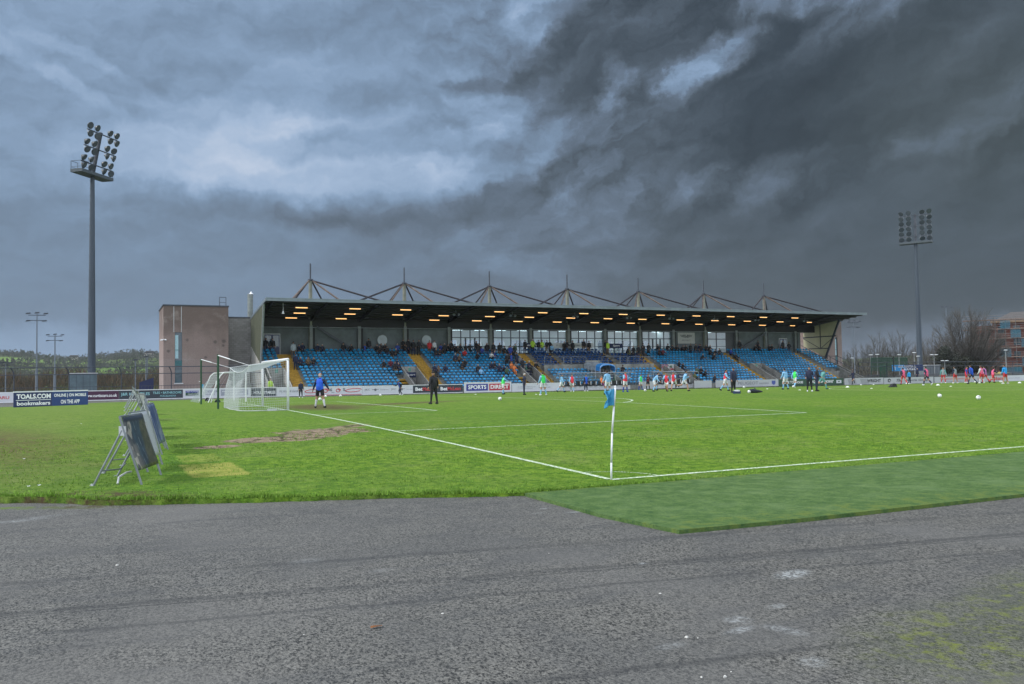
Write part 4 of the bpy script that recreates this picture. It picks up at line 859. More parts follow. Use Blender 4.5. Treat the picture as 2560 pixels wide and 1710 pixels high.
for j in range(8): t = j/8; m_.tube((X0+1.4-1.5*t,Y0,z+2.3),(X0+1.4-3.2*t,Y0,z+.1),.006,n=3,cap=False)
m_.build('net', MATS['net_cord'], pg, recalc=False)
# ================================================================= CORNER FLAG
cf = thing('corner_flag', (0,0,0), 'white corner pole with a crumpled sky blue flag at the near corner', 'corner flag')
m_ = MB(); pts = [(0,0,0),(.01,0,.3),(.035,0,.8),(.085,0,1.25),(.12,0,1.58)]; m_.path(pts, .017, 10); m_.ball((.12,0,1.59),.02); m_.build('pole', white, cf, smooth=True)
fm = bpy.data.materials.new('flag_cloth'); fm.use_nodes = True; t = NT(fm.node_tree); p = t.n['Principled BSDF']; P = t.pos()
t.set(p.inputs['Base Color'], t.mix(t.noise(P, 14, 3, .5), (.05,.36,.62,1), (.11,.48,.74,1))); p.inputs['Roughness'].default_value = .7
tr_ = t.n.new('ShaderNodeBsdfTranslucent'); tr_.inputs[0].default_value = (.06,.38,.68,1); mx = t.n.new('ShaderNodeMixShader'); mx.inputs[0].default_value = .35; t.l.new(p.outputs[0], mx.inputs[1]); t.l.new(tr_.outputs[0], mx.inputs[2]); t.l.new(mx.outputs[0], t.n['Material Output'].inputs[0])
nx_, nz_ = 22, 26; V = []; F = []
for j in range(nz_+1):
    for i in range(nx_+1):
        s_ = i/nx_; q = j/nz_; zz = 1.555-.285*q
        px = .122-.036*q; wd = .235-.03*math.sin(q*2.5)
        fold = .045*math.sin(s_*9.5+q*3.2)*s_**.6+.02*math.sin(s_*21-q*7)*s_
        x = px-wd*s_*.93+.012*math.sin(q*9+s_*4)*s_ ; zz2 = zz-.045*s_*s_*(1.2-q)-(.055*max(0,s_-.72)/.28*max(0,q-.75)/.25)+.012*math.sin(s_*8)*s_
        V.append((x, fold-.012, zz2))
for j in range(nz_):
    for i in range(nx_): k = j*(nx_+1)+i; F.append((k, k+1, k+nx_+2, k+nx_+1))
me = bpy.data.meshes.new('flag'); me.from_pydata(V, [], F); me.materials.append(fm); me.polygons.foreach_set('use_smooth', [True]*len(F)); me.update(); flo = link('flag', me, cf)
sm_ = flo.modifiers.new('s', 'SOLIDIFY'); sm_.thickness = .003
c2 = thing('corner_flag', (0,0,0), 'small pale corner flag by the far boards, seen through the training goal', 'corner flag')
m_ = MB(); m_.tube((-.2,64.3,0),(-.35,64.3,1.45),.02,n=6); m_.build('pole', white, c2); m_ = MB(); m_.box(-.62,-.35,64.28,64.3,1.1,1.45); m_.build('flag', fm, c2)
# ================================================================= A-FRAME BOARDS
def art(name, kind, seed):
    m = bpy.data.materials.new(name); m.use_nodes = True; t = NT(m.node_tree); p = t.n['Principled BSDF']; P = t.vm('ADD', t.obj(), (seed*3.1, seed*1.7, seed)); x, y, z = t.sep(P)
    if kind == 'dark':
        P0 = t.obj(); _, ly, lz = t.sep(P0); wv = t.m('MULTIPLY', t.m('SUBTRACT', t.noise(P, 3.0, 5, .65), .5), .35)
        q = t.m('ADD', t.m('ADD', ly, t.m('MULTIPLY', lz, .12)), wv)
        blk = t.noise(t.vm('MULTIPLY', P, (1, 1.2, 1)), 9, 2, .5); blk2 = t.voro(t.vm('MULTIPLY', P, (1, 1.3, 1)), 7.5, 'F1', 'Color'); b1, b2, b3 = t.sep(blk2)
        sandy = t.mix(t.mr(b1, .35, .6), (.14,.14,.14,1), (.36,.34,.30,1)); sandy = t.mix(t.mr(b2, .55, .6, 0, .8), sandy, (.02,.035,.055,1))
        deep = t.mix(t.mr(t.noise(P, 6, 4, .6), .35, .7), (.020,.038,.058,1), (.045,.085,.120,1))
        stk = t.m('ABSOLUTE', t.m('SUBTRACT', t.m('FRACT', t.m('ADD', t.m('MULTIPLY', ly, 5.5), t.m('ADD', t.m('MULTIPLY', lz, 1.3), t.m('MULTIPLY', wv, 2.5)))), .5)); deep = t.mix(t.m('MULTIPLY', t.mr(stk, .07, .0), t.mr(t.noise(P, 4, 3, .5), .45, .6)), deep, (.42,.46,.48,1))
        olive = t.mix(t.mr(t.noise(P, 8, 5, .7), .4, .65), (.040,.048,.028,1), (.13,.125,.085,1))
        c = t.mix(t.mr(q, -.24, -.16), sandy, deep); c = t.mix(t.mr(t.m('SUBTRACT', q, t.m('MULTIPLY', lz, .42)), -.14, -.04), c, olive); c = t.mix(t.mr(lz, 1.02, 1.08), c, (.02,.03,.045,1))
    elif kind == 'white':
        s2 = t.noise(t.vm('MULTIPLY', P, (1, 4, 1)), 5, 5, .7); c = t.mix(t.mr(s2, .6, .68), (.46,.49,.53,1), (.20,.24,.28,1)); c = t.mix(t.mr(t.noise(P, 4, 3, .5), .66, .72, 0, .6), c, (.6,.28,.32,1))
    elif kind == 'blue':
        s1 = t.noise(t.vm('MULTIPLY', P, (1, 3, 1)), 1.6, 5, .6); c = t.ramp(s1, [(0, (.01,.03,.12)), (.45, (.02,.05,.17)), (.52, (.28,.33,.40)), (.58, (.04,.10,.13)), (1, (.16,.20,.19))])
    else:
        s1 = t.noise(P, 3, 5, .65); c = t.ramp(s1, [(0, (.16,.18,.22)), (.45, (.30,.32,.37)), (.55, (.42,.44,.48)), (1, (.22,.24,.28))])
    t.set(p.inputs['Base Color'], c); p.inputs['Roughness'].default_value = .38; return m
def aframe(v, u, label, kind, seed, yaw=0.0, h=1.14, wd=1.25, extra=None, sag=0.0):
    """board faces +x (towards the pitch), leaning back; origin between the front feet"""
    a = thing('a_frame_board', (u, v, gh(u, v)), label, 'advertising board', 'row of leaning boards beside the goal line', yaw)
    L_ = -.34/1.1  # back lean per metre of height
    P = lambda s_, z, o=0: Vector((z*L_-o, s_*wd/2, z))
    for s_ in (-1, 1): m_ = MB(); m_.tube(P(s_, -.02), P(s_, h), .02, n=8); m_.build('front_leg', steel, a)
    m_ = MB(); m_.tube(P(-1, h), P(1, h), .015, n=7); m_.tube(P(-1, .25), P(1, .25), .015, n=7); m_.build('rail', steel, a)
    # sheet with a slight bow
    V = []; F = []; n = 12
    for j in range(n+1):
        for i in range(n+1):
            s_ = -1+2*i/n; z = .24+(h-.25)*j/n; b = .02*math.cos(s_*1.4)+.012*math.sin(z*5+seed)+sag*(1+s_)/2*math.sin(PI*(z-.24)/(h-.25)); q = P(s_*.97, z); V.append((q.x+.022+b, q.y, q.z))
    for j in range(n):
        for i in range(n): k = j*(n+1)+i; F.append((k, k+1, k+n+2, k+n+1))
    me = bpy.data.meshes.new('sheet'); me.from_pydata(V, [], F); me.materials.append(art('printed_sheet_'+str(seed), kind, seed)); me.polygons.foreach_set('use_smooth', [True]*len(F)); me.update(); so = link('sheet', me, a)
    md = so.modifiers.new('s', 'SOLIDIFY'); md.thickness = .006
    for s_ in (-1, 1):
        m_ = MB(); top = P(s_, h*.80, .03); ft = Vector((-.78, s_*wd/2*.98, -.02)); m_.tube(top, ft, .018, n=7); m_.build('back_leg', steel, a)
        m_ = MB(); m_.tube(ft+Vector((.02,0,-.01)), ft+Vector((-.03,0,.05)), .026, n=8); m_.box(top.x-.05, top.x+.06, top.y-.012, top.y+.012, top.z-.09, top.z+.07); m_.build('bracket', offw, a)
    m_ = MB(); m_.path([(-.62,-wd/2*.98,.25),(-.5,-.1,.22),(-.62,wd/2*.98,.25)], .014, 6); m_.build('tie_bar', steel, a)
    return a
aframe(3.90, -7.02, 'nearest leaning board, dark blotchy print on a grey tube frame', 'dark', 1, -.30, 1.15)
aframe(5.65, -6.88, 'leaning board with a white sheet, second from the tarmac', 'white', 2, -.26, 1.12, sag=.03)
aframe(8.95, -6.52, 'leaning board with blue and green print, third from the tarmac', 'blue', 3, -.16, 1.14)
aframe(10.5, -6.45, 'leaning board with dark green top edge, fourth from the tarmac', 'dark', 4, -.02, 1.10)
aframe(13.4, -6.45, 'grey leaning board, fifth from the tarmac', 'grey', 5, -.06, 1.12)
aframe(17.6, -6.40, 'pale grey leaning board with a tilted sheet, sixth from the tarmac', 'grey', 6, .10, 1.16)
aframe(23.0, -6.30, 'pinkish grey leaning board, seventh from the tarmac', 'white', 7, -.06, 1.05)
aframe(28.5, -6.25, 'leaning board, eighth from the tarmac, mostly behind the others', 'dark', 8, .05, 1.1)
aframe(34.5, -6.2, 'leaning board, ninth from the tarmac, near the far end of the row', 'grey', 9, 0, 1.15)
aframe(41.0, -6.1, 'farthest leaning board of the row, close to the hoardings', 'dark', 10, 0, 1.2)
bent = thing('bent_tube', (-7.55, 3.85, gh(-7.55,3.85)), 'short bent pale tube lying in the grass behind the nearest leaning board', 'tube'); m_ = MB(); m_.path([(-.02,-.35,.02),(0,-.25,.12),(.12,-.05,.17),(.2,.15,.16)], .017, 7); m_.build('pipe', offw, bent)
# ================================================================= PERIMETER BOARDS
BV = 68.25
cols = {'white':(.60,.62,.68), 'navyb':(.014,.028,.11), 'maroon':(.06,.015,.05), 'slate':(.030,.042,.060), 'red':(.48,.03,.06), 'blue':(.03,.04,.28), 'green':(.022,.075,.045), 'grey':(.30,.31,.34), 'palegrey':(.44,.46,.49), 'pinkred':(.5,.10,.12), 'cream':(.48,.47,.45), 'tan':(.30,.32,.40)}
def bm(c): return mat('board_'+c, cols[c], .45, .05, .7)
ink = {'white':mat('ink_white',(.85,.87,.9),.5,.02), 'red':mat('ink_red',(.55,.05,.06),.5,.02), 'grey':mat('ink_grey',(.16,.17,.21),.5,.02), 'black':mat('ink_black',(.03,.035,.04),.5,.02), 'cyan':mat('ink_cyan',(.30,.60,.66),.5,.02), 'blue':mat('ink_blue',(.06,.09,.35),.5,.02), 'purple':mat('ink_purple',(.25,.2,.4),.5,.02)}
def hoard(u0, u1, c, label, z0=None, h=.86, v=BV, frame=True, name='advertising_board'):
    g = gh((u0+u1)/2, 68.2); z0 = g+.08 if z0 is None else z0
    m_ = MB(); m_.box(u0+.01, u1-.01, v, v+.04, z0, z0+h); o = m_.build(name, bm(c)); tag(o, label, 'advertising board', 'perimeter advertising boards')
    m_ = MB(); u = u0+.2
    while u < u1: m_.box(u-.03, u+.03, v+.045, v+.10, z0-.2, z0+h-.05); u += 1.6
    m_.build('support_leg', steel, o)
    if frame: m_ = MB(); m_.box(u0, u1, v-.012, v-.002, z0+h-.05, z0+h+.01); m_.box(u0, u1, v-.012, v-.002, z0, z0+.06); m_.build('trim', white, o)
    o['_z'] = z0; return o
def L(o, txt, u, w_, zr_, h, c, bold=.02, italic=0, v=BV): letters(txt, (u, v-.005, o['_z']+zr_), (1,0,0), (0,0,1), w_, h, ink[c], o, bold=bold, italic=italic)
def patch(o, u0, u1, za, zb, c, v=BV, name='panel', d=.014): m_ = MB(); m_.box(u0,u1,v-d,v-.003,o['_z']+za,o['_z']+zb); m_.build(name, bm(c) if c in cols else ink[c], o)
def swirl(o, cx, r, c, v=BV, zc=.45, turns=1.3):
    m_ = MB(); pr = None
    for i in range(19):
        a = i/18*turns*2*PI; rr_ = r*(1-.55*i/18); p = (cx+rr_*math.cos(a), v-.012, o['_z']+zc+rr_*.8*math.sin(a))
        if pr: m_.beam(pr, p, .07, .008, up=(0,1,0))
        pr = p
    m_.build('emblem', ink[c], o)
o = hoard(-18.9,-13.6,'white','white board at the left edge of the frame, mostly behind the bookmaker board'); L(o,'SUBARU',-16.6,1.5,.3,.25,'red')
o = hoard(-13.6,-9.7,'white','white board with grey lettering beside the bookmaker board'); L(o,'TOYOTA',-11.35,1.5,.42,.2,'grey',.0); L(o,'CURTIS',-10.9,.6,.24,.08,'grey',0)
o = hoard(-9.7,-6.9,'maroon','dark maroon board with a white web address'); L(o,'www.curtiscars.co.uk',-9.6,2.55,.3,.26,'white',.02)
o = hoard(-6.9,-1.72,'slate','dark slate board about tiles and bathrooms behind the leaning boards'); L(o,'J&R KEYS TILES',-6.75,2.3,.3,.32,'cyan',.01); L(o,'TILES \u2022 BATHROOMS',-4.2,2.35,.46,.2,'cyan',.01); L(o,'PORCELANOSA',-3.6,1.3,.2,.15,'cyan',0)
o = hoard(-1.72,-.2,'white','small white board with one blue and yellow label, left of the green posts'); patch(o,-1.5,-.4,.5,.68,'blue'); patch(o,-1.5,-.4,.25,.5,'green'); L(o,'ABBEY AUTOLINE',-1.45,1.0,.55,.09,'white',0,v=BV-.012); L(o,'INSURANCE',-1.3,.7,.32,.1,'white',0,v=BV-.012)
o = hoard(-.2,1.35,'white','white board with a blue label behind the training goal wheel'); patch(o,.0,1.2,.5,.68,'tan'); L(o,'ABBEY AUTOLINE',.05,1.05,.55,.09,'white',0,v=BV-.012); L(o,'INSURANCE',.2,.8,.26,.13,'grey',0)
o = hoard(1.35,4.15,'white','white board with a blue telephone number panel behind the goal net'); patch(o,1.5,3.9,.18,.74,'tan'); L(o,'www.ballymenabc.co.uk',1.6,2.2,.5,.13,'white',.01,v=BV-.012); L(o,'Tel: 028 256 62825',1.9,1.8,.25,.16,'white',.01,v=BV-.012)
o = hoard(4.15,6.45,'slate','black board with white stables lettering behind the goal net'); L(o,'HOLLY STABLES',4.4,1.95,.28,.26,'white',.02)
o = hoard(6.45,9.05,'white','white board with a scrawl of dark handwriting right of the goal net'); L(o,'Mc Ateer & Gardiner',6.7,2.1,.38,.22,'grey',0,.3)
o = hoard(9.05,14.7,'white','long white board with red swirl emblems and a red bottom line'); 
for a in (9.3, 13.2): m_ = MB(); m_.path([(a+.9*math.cos(q/10*2*PI)*.9+.6, BV-.012, o['_z']+.46+.17*math.sin(q/10*2*PI+.3)) for q in range(10)], .03, 4); m_.build('emblem', ink['red'], o)
swirl(o, 11.1, .27, 'red'); swirl(o, 12.3, .25, 'red'); L(o,'S',11.5,.22,.4,.26,'grey',.03); L(o,'S',12.75,.25,.4,.28,'grey',.03); L(o,'SEAT',11.62,.35,.24,.07,'grey',0); L(o,'KIA',10.35,.45,.36,.14,'grey',.0); patch(o,9.1,14.6,.02,.07,'red')
o = hoard(14.7,19.9,'white','white board with two thin grey winged emblems'); 
for a in (14.9, 17.6): L(o,'JKC',a,.55,.36,.22,'grey',0); m_ = MB(); m_.disc_cone([(.13,0),(.13,.008)],(a+1.1,BV-.003,o['_z']+.47),(0,-1,0),12); m_.beam((a+.75,BV-.01,o['_z']+.5),(a+1.45,BV-.01,o['_z']+.5),.04,.008,up=(0,1,0)); m_.build('emblem', ink['grey'], o); L(o,'MINI BELFAST',a+1.6,.85,.42,.06,'grey',0)
for k, (a, b) in enumerate(((19.9,22.6),(22.6,25.3))):
    o = hoard(a,b,'slate',('left' if k == 0 else 'right')+' of the two black betting boards with white and red lettering', h=.88); L(o,'Bet',a+.25,.75,.27,.36,'white',.03); L(o,'McLean',a+1.02,1.45,.27,.36,'red',.03)
o = hoard(25.45,30.9,'white','taller white framed board, blue and red halves with big white letters', h=1.05); patch(o,25.7,28.15,.18,.88,'blue'); patch(o,28.3,30.7,.18,.88,'red'); L(o,'SPORTS',25.9,2.05,.34,.42,'white',.03,v=BV-.012); L(o,'DIRECT',28.45,2.1,.34,.42,'white',.03,v=BV-.012)
o = hoard(30.95,36.8,'white','long white board with thin grey lines left of the dugouts'); L(o,'www.fleetwoodfencing.com',31.6,2.2,.42,.12,'grey',0); L(o,'LOCAL FENCING',34.2,1.1,.58,.1,'purple',0); L(o,'TEL. 028 2565 6000',34.1,1.5,.36,.09,'grey',0); patch(o,31.6,33.4,.28,.31,'grey')
for k, (a, b) in enumerate(((47.5,49.3),(55.0,57.6),(58.2,60.8))): o = hoard(a,b,'palegrey',('grey white panel between the two dugouts','blank off white panel right of the second dugout','blank off white panel left of the car dealer board')[k], frame=False)
o = hoard(61.0,68.1,'palegrey','off white board with dark car dealer lettering and a blue crest', frame=False); L(o,'PEUGEOT',61.6,3.2,.28,.36,'grey',0); L(o,'BALLYMENA',65.0,1.5,.32,.16,'grey',0); m_ = MB(); m_.prism([(67.0,o['_z']+.7),(67.6,o['_z']+.7),(67.6,o['_z']+.35),(67.3,o['_z']+.15),(67.0,o['_z']+.35)],'y',BV-.014,BV-.003); m_.build('crest', ink['blue'], o)
o = hoard(68.1,79.3,'green','dark green board with white poem lettering', frame=False); L(o,'HOME TO',68.7,1.9,.3,.34,'white',.02); L(o,'HOUSE',71.0,1.2,.3,.3,'white',.02); L(o,'"A CROWN OF THORNS"',72.9,4.6,.3,.36,'white',.03); patch(o,78.0,78.9,.22,.62,'white'); patch(o,78.3,78.6,.36,.5,'green',d=.02)
o = hoard(79.5,86.7,'palegrey','pale board with grey slanting blocks and a black name', frame=False)
for a in (80.3, 82.6): m_ = MB(); m_.prism([(a,o['_z']+.1),(a+1.4,o['_z']+.1),(a+1.1,o['_z']+.75),(a-.3,o['_z']+.75)],'y',BV-.014,BV-.003); m_.build('block', bm('grey'), o)
L(o,'WRIGHT',83.6,2.6,.26,.42,'black',.03)
o = hoard(86.8,96.6,'palegrey','pale board with a dark emblem and handwritten garage name', frame=False); swirl(o, 87.8, .32, 'black', turns=1.8); L(o,'The',89.2,1.1,.28,.38,'black',.02,.4); L(o,'Victoria Garage',90.8,5.0,.25,.36,'black',.01,.3)
o = hoard(96.8,108.8,'palegrey','long grey board with faded red contractor lettering', frame=False); L(o,'Simpson Contracts',98.0,6.4,.34,.4,'red',.0); L(o,'www.simpsoncontracts.com',98.6,5.0,.1,.14,'grey',0); L(o,'Ltd',106.0,1.2,.3,.3,'red',0)
o = hoard(108.9,112.4,'palegrey','grey board with large dark red name', frame=False); L(o,'Blair',109.2,2.8,.22,.5,'red',.02)
o = hoard(112.6,119.5,'white','white board with purple script at the right edge of the frame', frame=False); L(o,'lilycourt dental',112.9,2.6,.38,.16,'purple',0)
# nearer bookmaker board, angled at the grass edge
tb_ = thing('advertising_board', (-13.45,53.0,gh(-13.4,53)-.02), 'closer navy bookmaker board with white lettering on the far left grass', 'advertising board', None, math.atan2(4.6, 4.0)*.55)
xw = 4.95
m_ = MB(); m_.box(0,xw*.5,0,.05,.02,1.02,0); m_.box(xw*.5+.002,xw,0,.05,.02,1.02,1); fb = m_.build('panel', [bm('navyb'), mat('board_mid_navy',(.015,.05,.19),.4,.05)], tb_); m_ = MB(); m_.box(-.02,xw,-.01,.06,1.02,1.10); m_.build('top_rail', white, tb_)
for (tx, x, w_, z, h, bd) in (('TOALS.COM',.18,2.2,.58,.33,.04),('bookmakers',.2,2.15,.14,.27,.03),('ONLINE | ON MOBILE',2.6,2.2,.60,.28,.03),('ON THE APP',3.05,1.3,.17,.28,.03)): letters(tx,(x,-.004,z),(1,0,0),(0,0,1),w_,h,ink['white'],tb_,bold=bd)
m_ = MB(); m_.box(.14,2.4,-.012,-.003,.475,.51); m_.build('underline', ink['white'], tb_)
for x in (.4, 1.7, 3.1, 4.5): m_ = MB(); m_.beam((x,.06,.95),(x,.6,0),.04,.04); m_.build('support_leg', steel, tb_)
# ================================================================= FENCES
def fence(u0, u1, v, z1, label, step, post_m=dsteel):
    f = thing('fence', (0,0,0), label, 'fence'); n = int((u1-u0)/step)
    for i in range(n+1):
        u = u0+(u1-u0)*i/n; g = gh(u, v); m_ = MB(); m_.path([(u,v,g-.1),(u,v,g+z1-.6),(u-.06,v-.10,g+z1-.3),(u-.22,v-.30,g+z1)], .05, 7); m_.build('fence_post', post_m, f)
    m_ = MB()
    for (dz, dv, r) in ((z1,-.30,.045),(z1-.62,0,.04),(1.25,0,.025)): m_.path([(u0+(u1-u0)*i/n, v+dv, gh(u0+(u1-u0)*i/n, v)+dz) for i in range(n+1)], r, 6)
    m_.build('rail', post_m, f)
    m_ = MB(); k = int((u1-u0)/.28)
    for i in range(k): u = u0+(u1-u0)*i/k; m_.tube((u,v,gh(u,v)),(u,v,gh(u,v)+1.27),.010,n=3,cap=False)
    m_.build('mesh_bars', mat('fence_wire', (.10,.09,.09), .6, .1), f, recalc=False)
    return f
fence(-32, 6.0, 72.0, 3.0, 'tall dark fence with curved posts and long rails on the left', 4.1)
fence(88.5, 134, 74.0, 3.1, 'tall thin dark fence behind the boards on the right', 5.2)
# ================================================================= FLOODLIGHT MASTS
def lamp_head(mb, c, d, r=.36):
    c = Vector(c); d = Vector(d).normalized()
    mb.disc_cone([(.10,-.30),(.14,-.22),(r*.55,-.12),(r*.9,.02),(r,.14),(r*.96,.16)], c, d, 14)
def floodlight(x, y, h, zp, rz, label, tilt, r0, r1, hw, aim, rows=3, sc=1.0):
    f = thing('floodlight_mast', (x, y, -.4), label, 'floodlight', 'tall stadium floodlight masts', rz)
    m_ = MB(); n = 10
    for i in range(n): a = zp*i/n; b = zp*(i+1)/n; m_.tube((0,0,a),(0,0,b), r0+(r1-r0)*i/n, r0+(r1-r0)*(i+1)/n, 16, cap=(i in (0, n-1)))
    m_.build('pole', mat('mast_galvanised', (.060,.080,.105), .5, .18, .5, 0, .3, stretch=(1,1,.1)), f, smooth=False)
    m_ = MB()
    for i in range(int(zp/.9)): z = 1+i*.9; m_.tube((-r0+(r0-r1)*z/zp,0,z),(-r0+(r0-r1)*z/zp-.24,0,z),.02,n=4)
    m_.build('climbing_rungs', dsteel, f)
    # platform
    m_ = MB(); m_.box(-hw,hw,-.75,.75,zp,zp+.10); m_.box(-hw,hw,-.8,-.75,zp-.02,zp+.35); m_.box(-hw,hw,.75,.8,zp-.02,zp+.35); m_.box(-hw-.05,-hw,-.8,.8,zp-.02,zp+.35); m_.box(hw,hw+.05,-.8,.8,zp-.02,zp+.35); m_.build('platform', mat('platform_metal', (.06,.08,.095), .5, .15), f)
    m_ = MB()
    for yy in (-.75, .75):
        m_.path([(-hw,yy,zp+.1),(-hw,yy,zp+1.3*sc),(-hw+1.1,yy,zp+1.3*sc),(-hw+1.1,yy,zp+.1)], .03, 5); m_.path([(-hw,yy,zp+.6*sc),(-hw+1.1,yy,zp+.6*sc)], .02, 5)
    m_.path([(-hw,-.75,zp+1.3*sc),(-hw,.75,zp+1.3*sc)], .03, 5); m_.path([(-hw,-.75,zp+.6*sc),(-hw,.75,zp+.6*sc)], .02, 5); m_.path([(hw,-.75,zp+.1),(hw,-.75,zp+.9*sc)], .03, 5); m_.path([(hw,.75,zp+.1),(hw,.75,zp+.9*sc)], .03, 5); m_.build('railing', dsteel, f)
    # spine and crossarms, leaning with the heads
    top = Vector((0, tilt, h)); base = Vector((0, 0, zp)); m_ = MB(); m_.beam(base, top+Vector((0,0,.15)), .26, .34, up=(1,0,0)); m_.tube(base+Vector((-.35,.1,0)), base.lerp(top,.97)+Vector((-.35,.1,0)), .03, n=5)
    for i in range(10): q = base.lerp(top, (i+.5)/10); m_.tube(q, q+Vector((-.35,.1,0)), .02, n=4)
    m_.build('spine', dsteel, f)
    for j in range(rows):
        s_ = .25+.72*j/(rows-1) if rows > 1 else .9
        q = base.lerp(top, s_) + Vector((0,-.25,0)); m_ = MB(); m_.beam(q+Vector((-hw*.98,0,0)), q+Vector((hw*.98,0,0)), .10, .12); m_.build('crossarm', dsteel, f)
        for (dx) in (-.86*hw, -.40*hw, .44*hw, .88*hw):
            for dz in (.52, -.42):
                c = q+Vector((dx,-.12,dz*sc)); aa = aim+random.uniform(-.5,.5); d = Vector((math.sin(aa)*.8, -math.cos(aa), -.55+random.uniform(-.25,.15)))
                m_ = MB(); lamp_head(m_, c, d, .42*sc); o = m_.build('lamp', mat('lamp_housing', (.035,.05,.06), .45, .15), f)
                m_ = MB(); e = c+d.normalized()*.165; m_.disc_cone([(.36*sc,0),(.36*sc,.01)], e, d, 14); m_.build('lamp_glass', mat('lamp_glass_grey', (.075,.095,.11), .2, .1), o)
                m_ = MB(); m_.path([c+Vector((-.36*sc,-.03,0)), c+Vector((-.42*sc,0,0)), q+Vector((dx-.3,0,0)), q+Vector((dx+.3,0,0)), c+Vector((.42*sc,0,0)), c+Vector((.36*sc,-.03,0))], .02, 4); m_.build('lamp_bracket', steel, o)
floodlight(-9.55, 99.3, 31.9, 26.8, math.radians(52), 'nearer floodlight mast on the left, railed platform below three rows of lamps', -1.15, .47, .24, 2.65, .1)
floodlight(131.55, 98.0, 31.8, 26.2, math.radians(-60), 'distant floodlight mast on the right with a square lamp bank against dark cloud', .3, .52, .30, 2.8, 0.0, sc=1.15)
# training-ground lamp columns -------------------------------------------------
def column_lamp(x, y, z, arm, label, heads=5, rz=0.0, r=.13, grp='thin training ground lamp columns', fat=True):
    f = thing('lamp_column', (x, y, -.5), label, 'lamp post', grp, rz); m_ = MB()
    if fat: m_.tube((0,0,0),(0,0,z*.35),r*1.45,r*1.3,10); m_.tube((0,0,z*.35),(0,0,z),r*.8,r*.5,8)
    else: m_.tube((0,0,0),(0,0,z),r*.8,r*.5,8)
    m_.build('pole', mat('lamp_pole_paint', (.14,.17,.21), .5, .1), f)
    m_ = MB(); m_.tube((-arm,0,z-.15),(arm,0,z-.15),.05,n=5)
    if heads > 3: m_.tube((-arm,0,z-.9),(arm*.8,0,z-.9),.05,n=5)
    m_.build('crossarm', dsteel, f)
    for i, (dx, dz) in enumerate(((-arm,0),(0,.1),(arm,0),(-arm,-1.05),(arm*.85,-1.05))[:heads]): m_ = MB(); m_.prism([(dx-.32,z+dz-.02),(dx+.3,z+dz+.06),(dx+.3,z+dz+.2),(dx-.2,z+dz+.16)],'y',-.25,.25); m_.build('lamp', dsteel, f)
column_lamp(-17.0,125.3,12.1,1.1,'taller of the two left lamp columns with five heads')
column_lamp(-16.4,158.4,10.7,1.15,'second left lamp column with five heads, right of the taller one', r=.17)
column_lamp(-.2,183.9,8.1,1.2,'far lamp column with three flat heads just left of the brown block', 3, r=.12, fat=False)
column_lamp(-4.55,108.4,5.0,.01,'short lamp post with one dark head left of the navy panel', 1, r=.1, fat=False)
column_lamp(-3.3,107.8,5.4,.01,'short lamp post with one dark head in front of the navy panel', 1, r=.12, fat=False)
column_lamp(-18.8,104.2,4.6,.45,'short lamp post with two dark heads at the left edge', 3, r=.1, fat=False)
column_lamp(112.5,96.3,10.9,1.3,'slim lamp column with a crossed head just right of the stand', 5, 0, .12, fat=False)
column_lamp(163.5,116.0,16.2,1.6,'tall lamp column with three heads left of the big bare tree', 3, 0, .16, fat=False)
column_lamp(180.1,119.2,13.0,1.4,'lamp column with three heads between the big tree and the scaffolding', 3, 0, .16, fat=False)
pn = thing('panel_sign', (0,0,0), 'dark navy slanted panel behind the left fence', 'sign'); m_ = MB(); m_.prism([(-4.75,.55),(-3.35,.5),(-3.35,2.15),(-4.75,1.65)],'y',86,86.08); m_.build('board', navy, pn); m_ = MB(); m_.tube((-4.0,86.1,-.4),(-4.0,86.1,1.9),.05,n=6); m_.build('leg', dsteel, pn)
def car_lamp(x, y, z, label, two=False):
    f = thing('street_lamp', (x, y, -.4), label, 'street lamp', 'car park lamps with pale flat heads'); m_ = MB(); m_.tube((0,0,0),(0,0,z+.4),.07,.045,7); m_.build('pole', mat('lamp_grey', (.25,.27,.28), .5, .1), f)
    for dx in ((-.5, .5) if two else (.05,)): m_ = MB(); m_.ball((dx,0,z+.45),.42,10,5,0,(1,.5,.16)); m_.build('lamp', mat('pale_head', (.80,.84,.86), .4, .03), f)
    return f
for (x, y, z, lb, tw_) in ((96.3,82.2,3.6,'first pale headed lamp right of the stand, short',False),(98.9,80.9,4.05,'second pale headed lamp right of the stand, on a grey post',False),(101.6,82.0,4.15,'third pale headed lamp right of the stand',False),(103.0,79.1,4.0,'pale headed lamp by the black pole',False),(104.9,77.9,4.3,'pale headed lamp just left of the right floodlight mast',False),(106.5,78.5,3.75,'pale headed lamp at the right of the floodlight mast base',False),(111.5,79.5,4.0,'twin headed lamp before the dark evergreen',True),(112.0,78.0,3.0,'low twin headed lamp before the dark evergreen',True),(119.0,72.6,4.5,'pale headed lamp in front of the scaffolding',False),(95.3,83.5,2.9,'low pale lamp head beside the side stair',False)): car_lamp(x, y, z, lb, tw_)
bp = thing('pole', (94.7,73.2,-.3), 'plain black pole in front of the blue banner', 'pole'); m_ = MB(); m_.tube((0,0,0),(0,0,3.95),.07,n=8); m_.box(-.25,.1,-.1,.1,3.6,3.75); m_.build('shaft', black, bp)
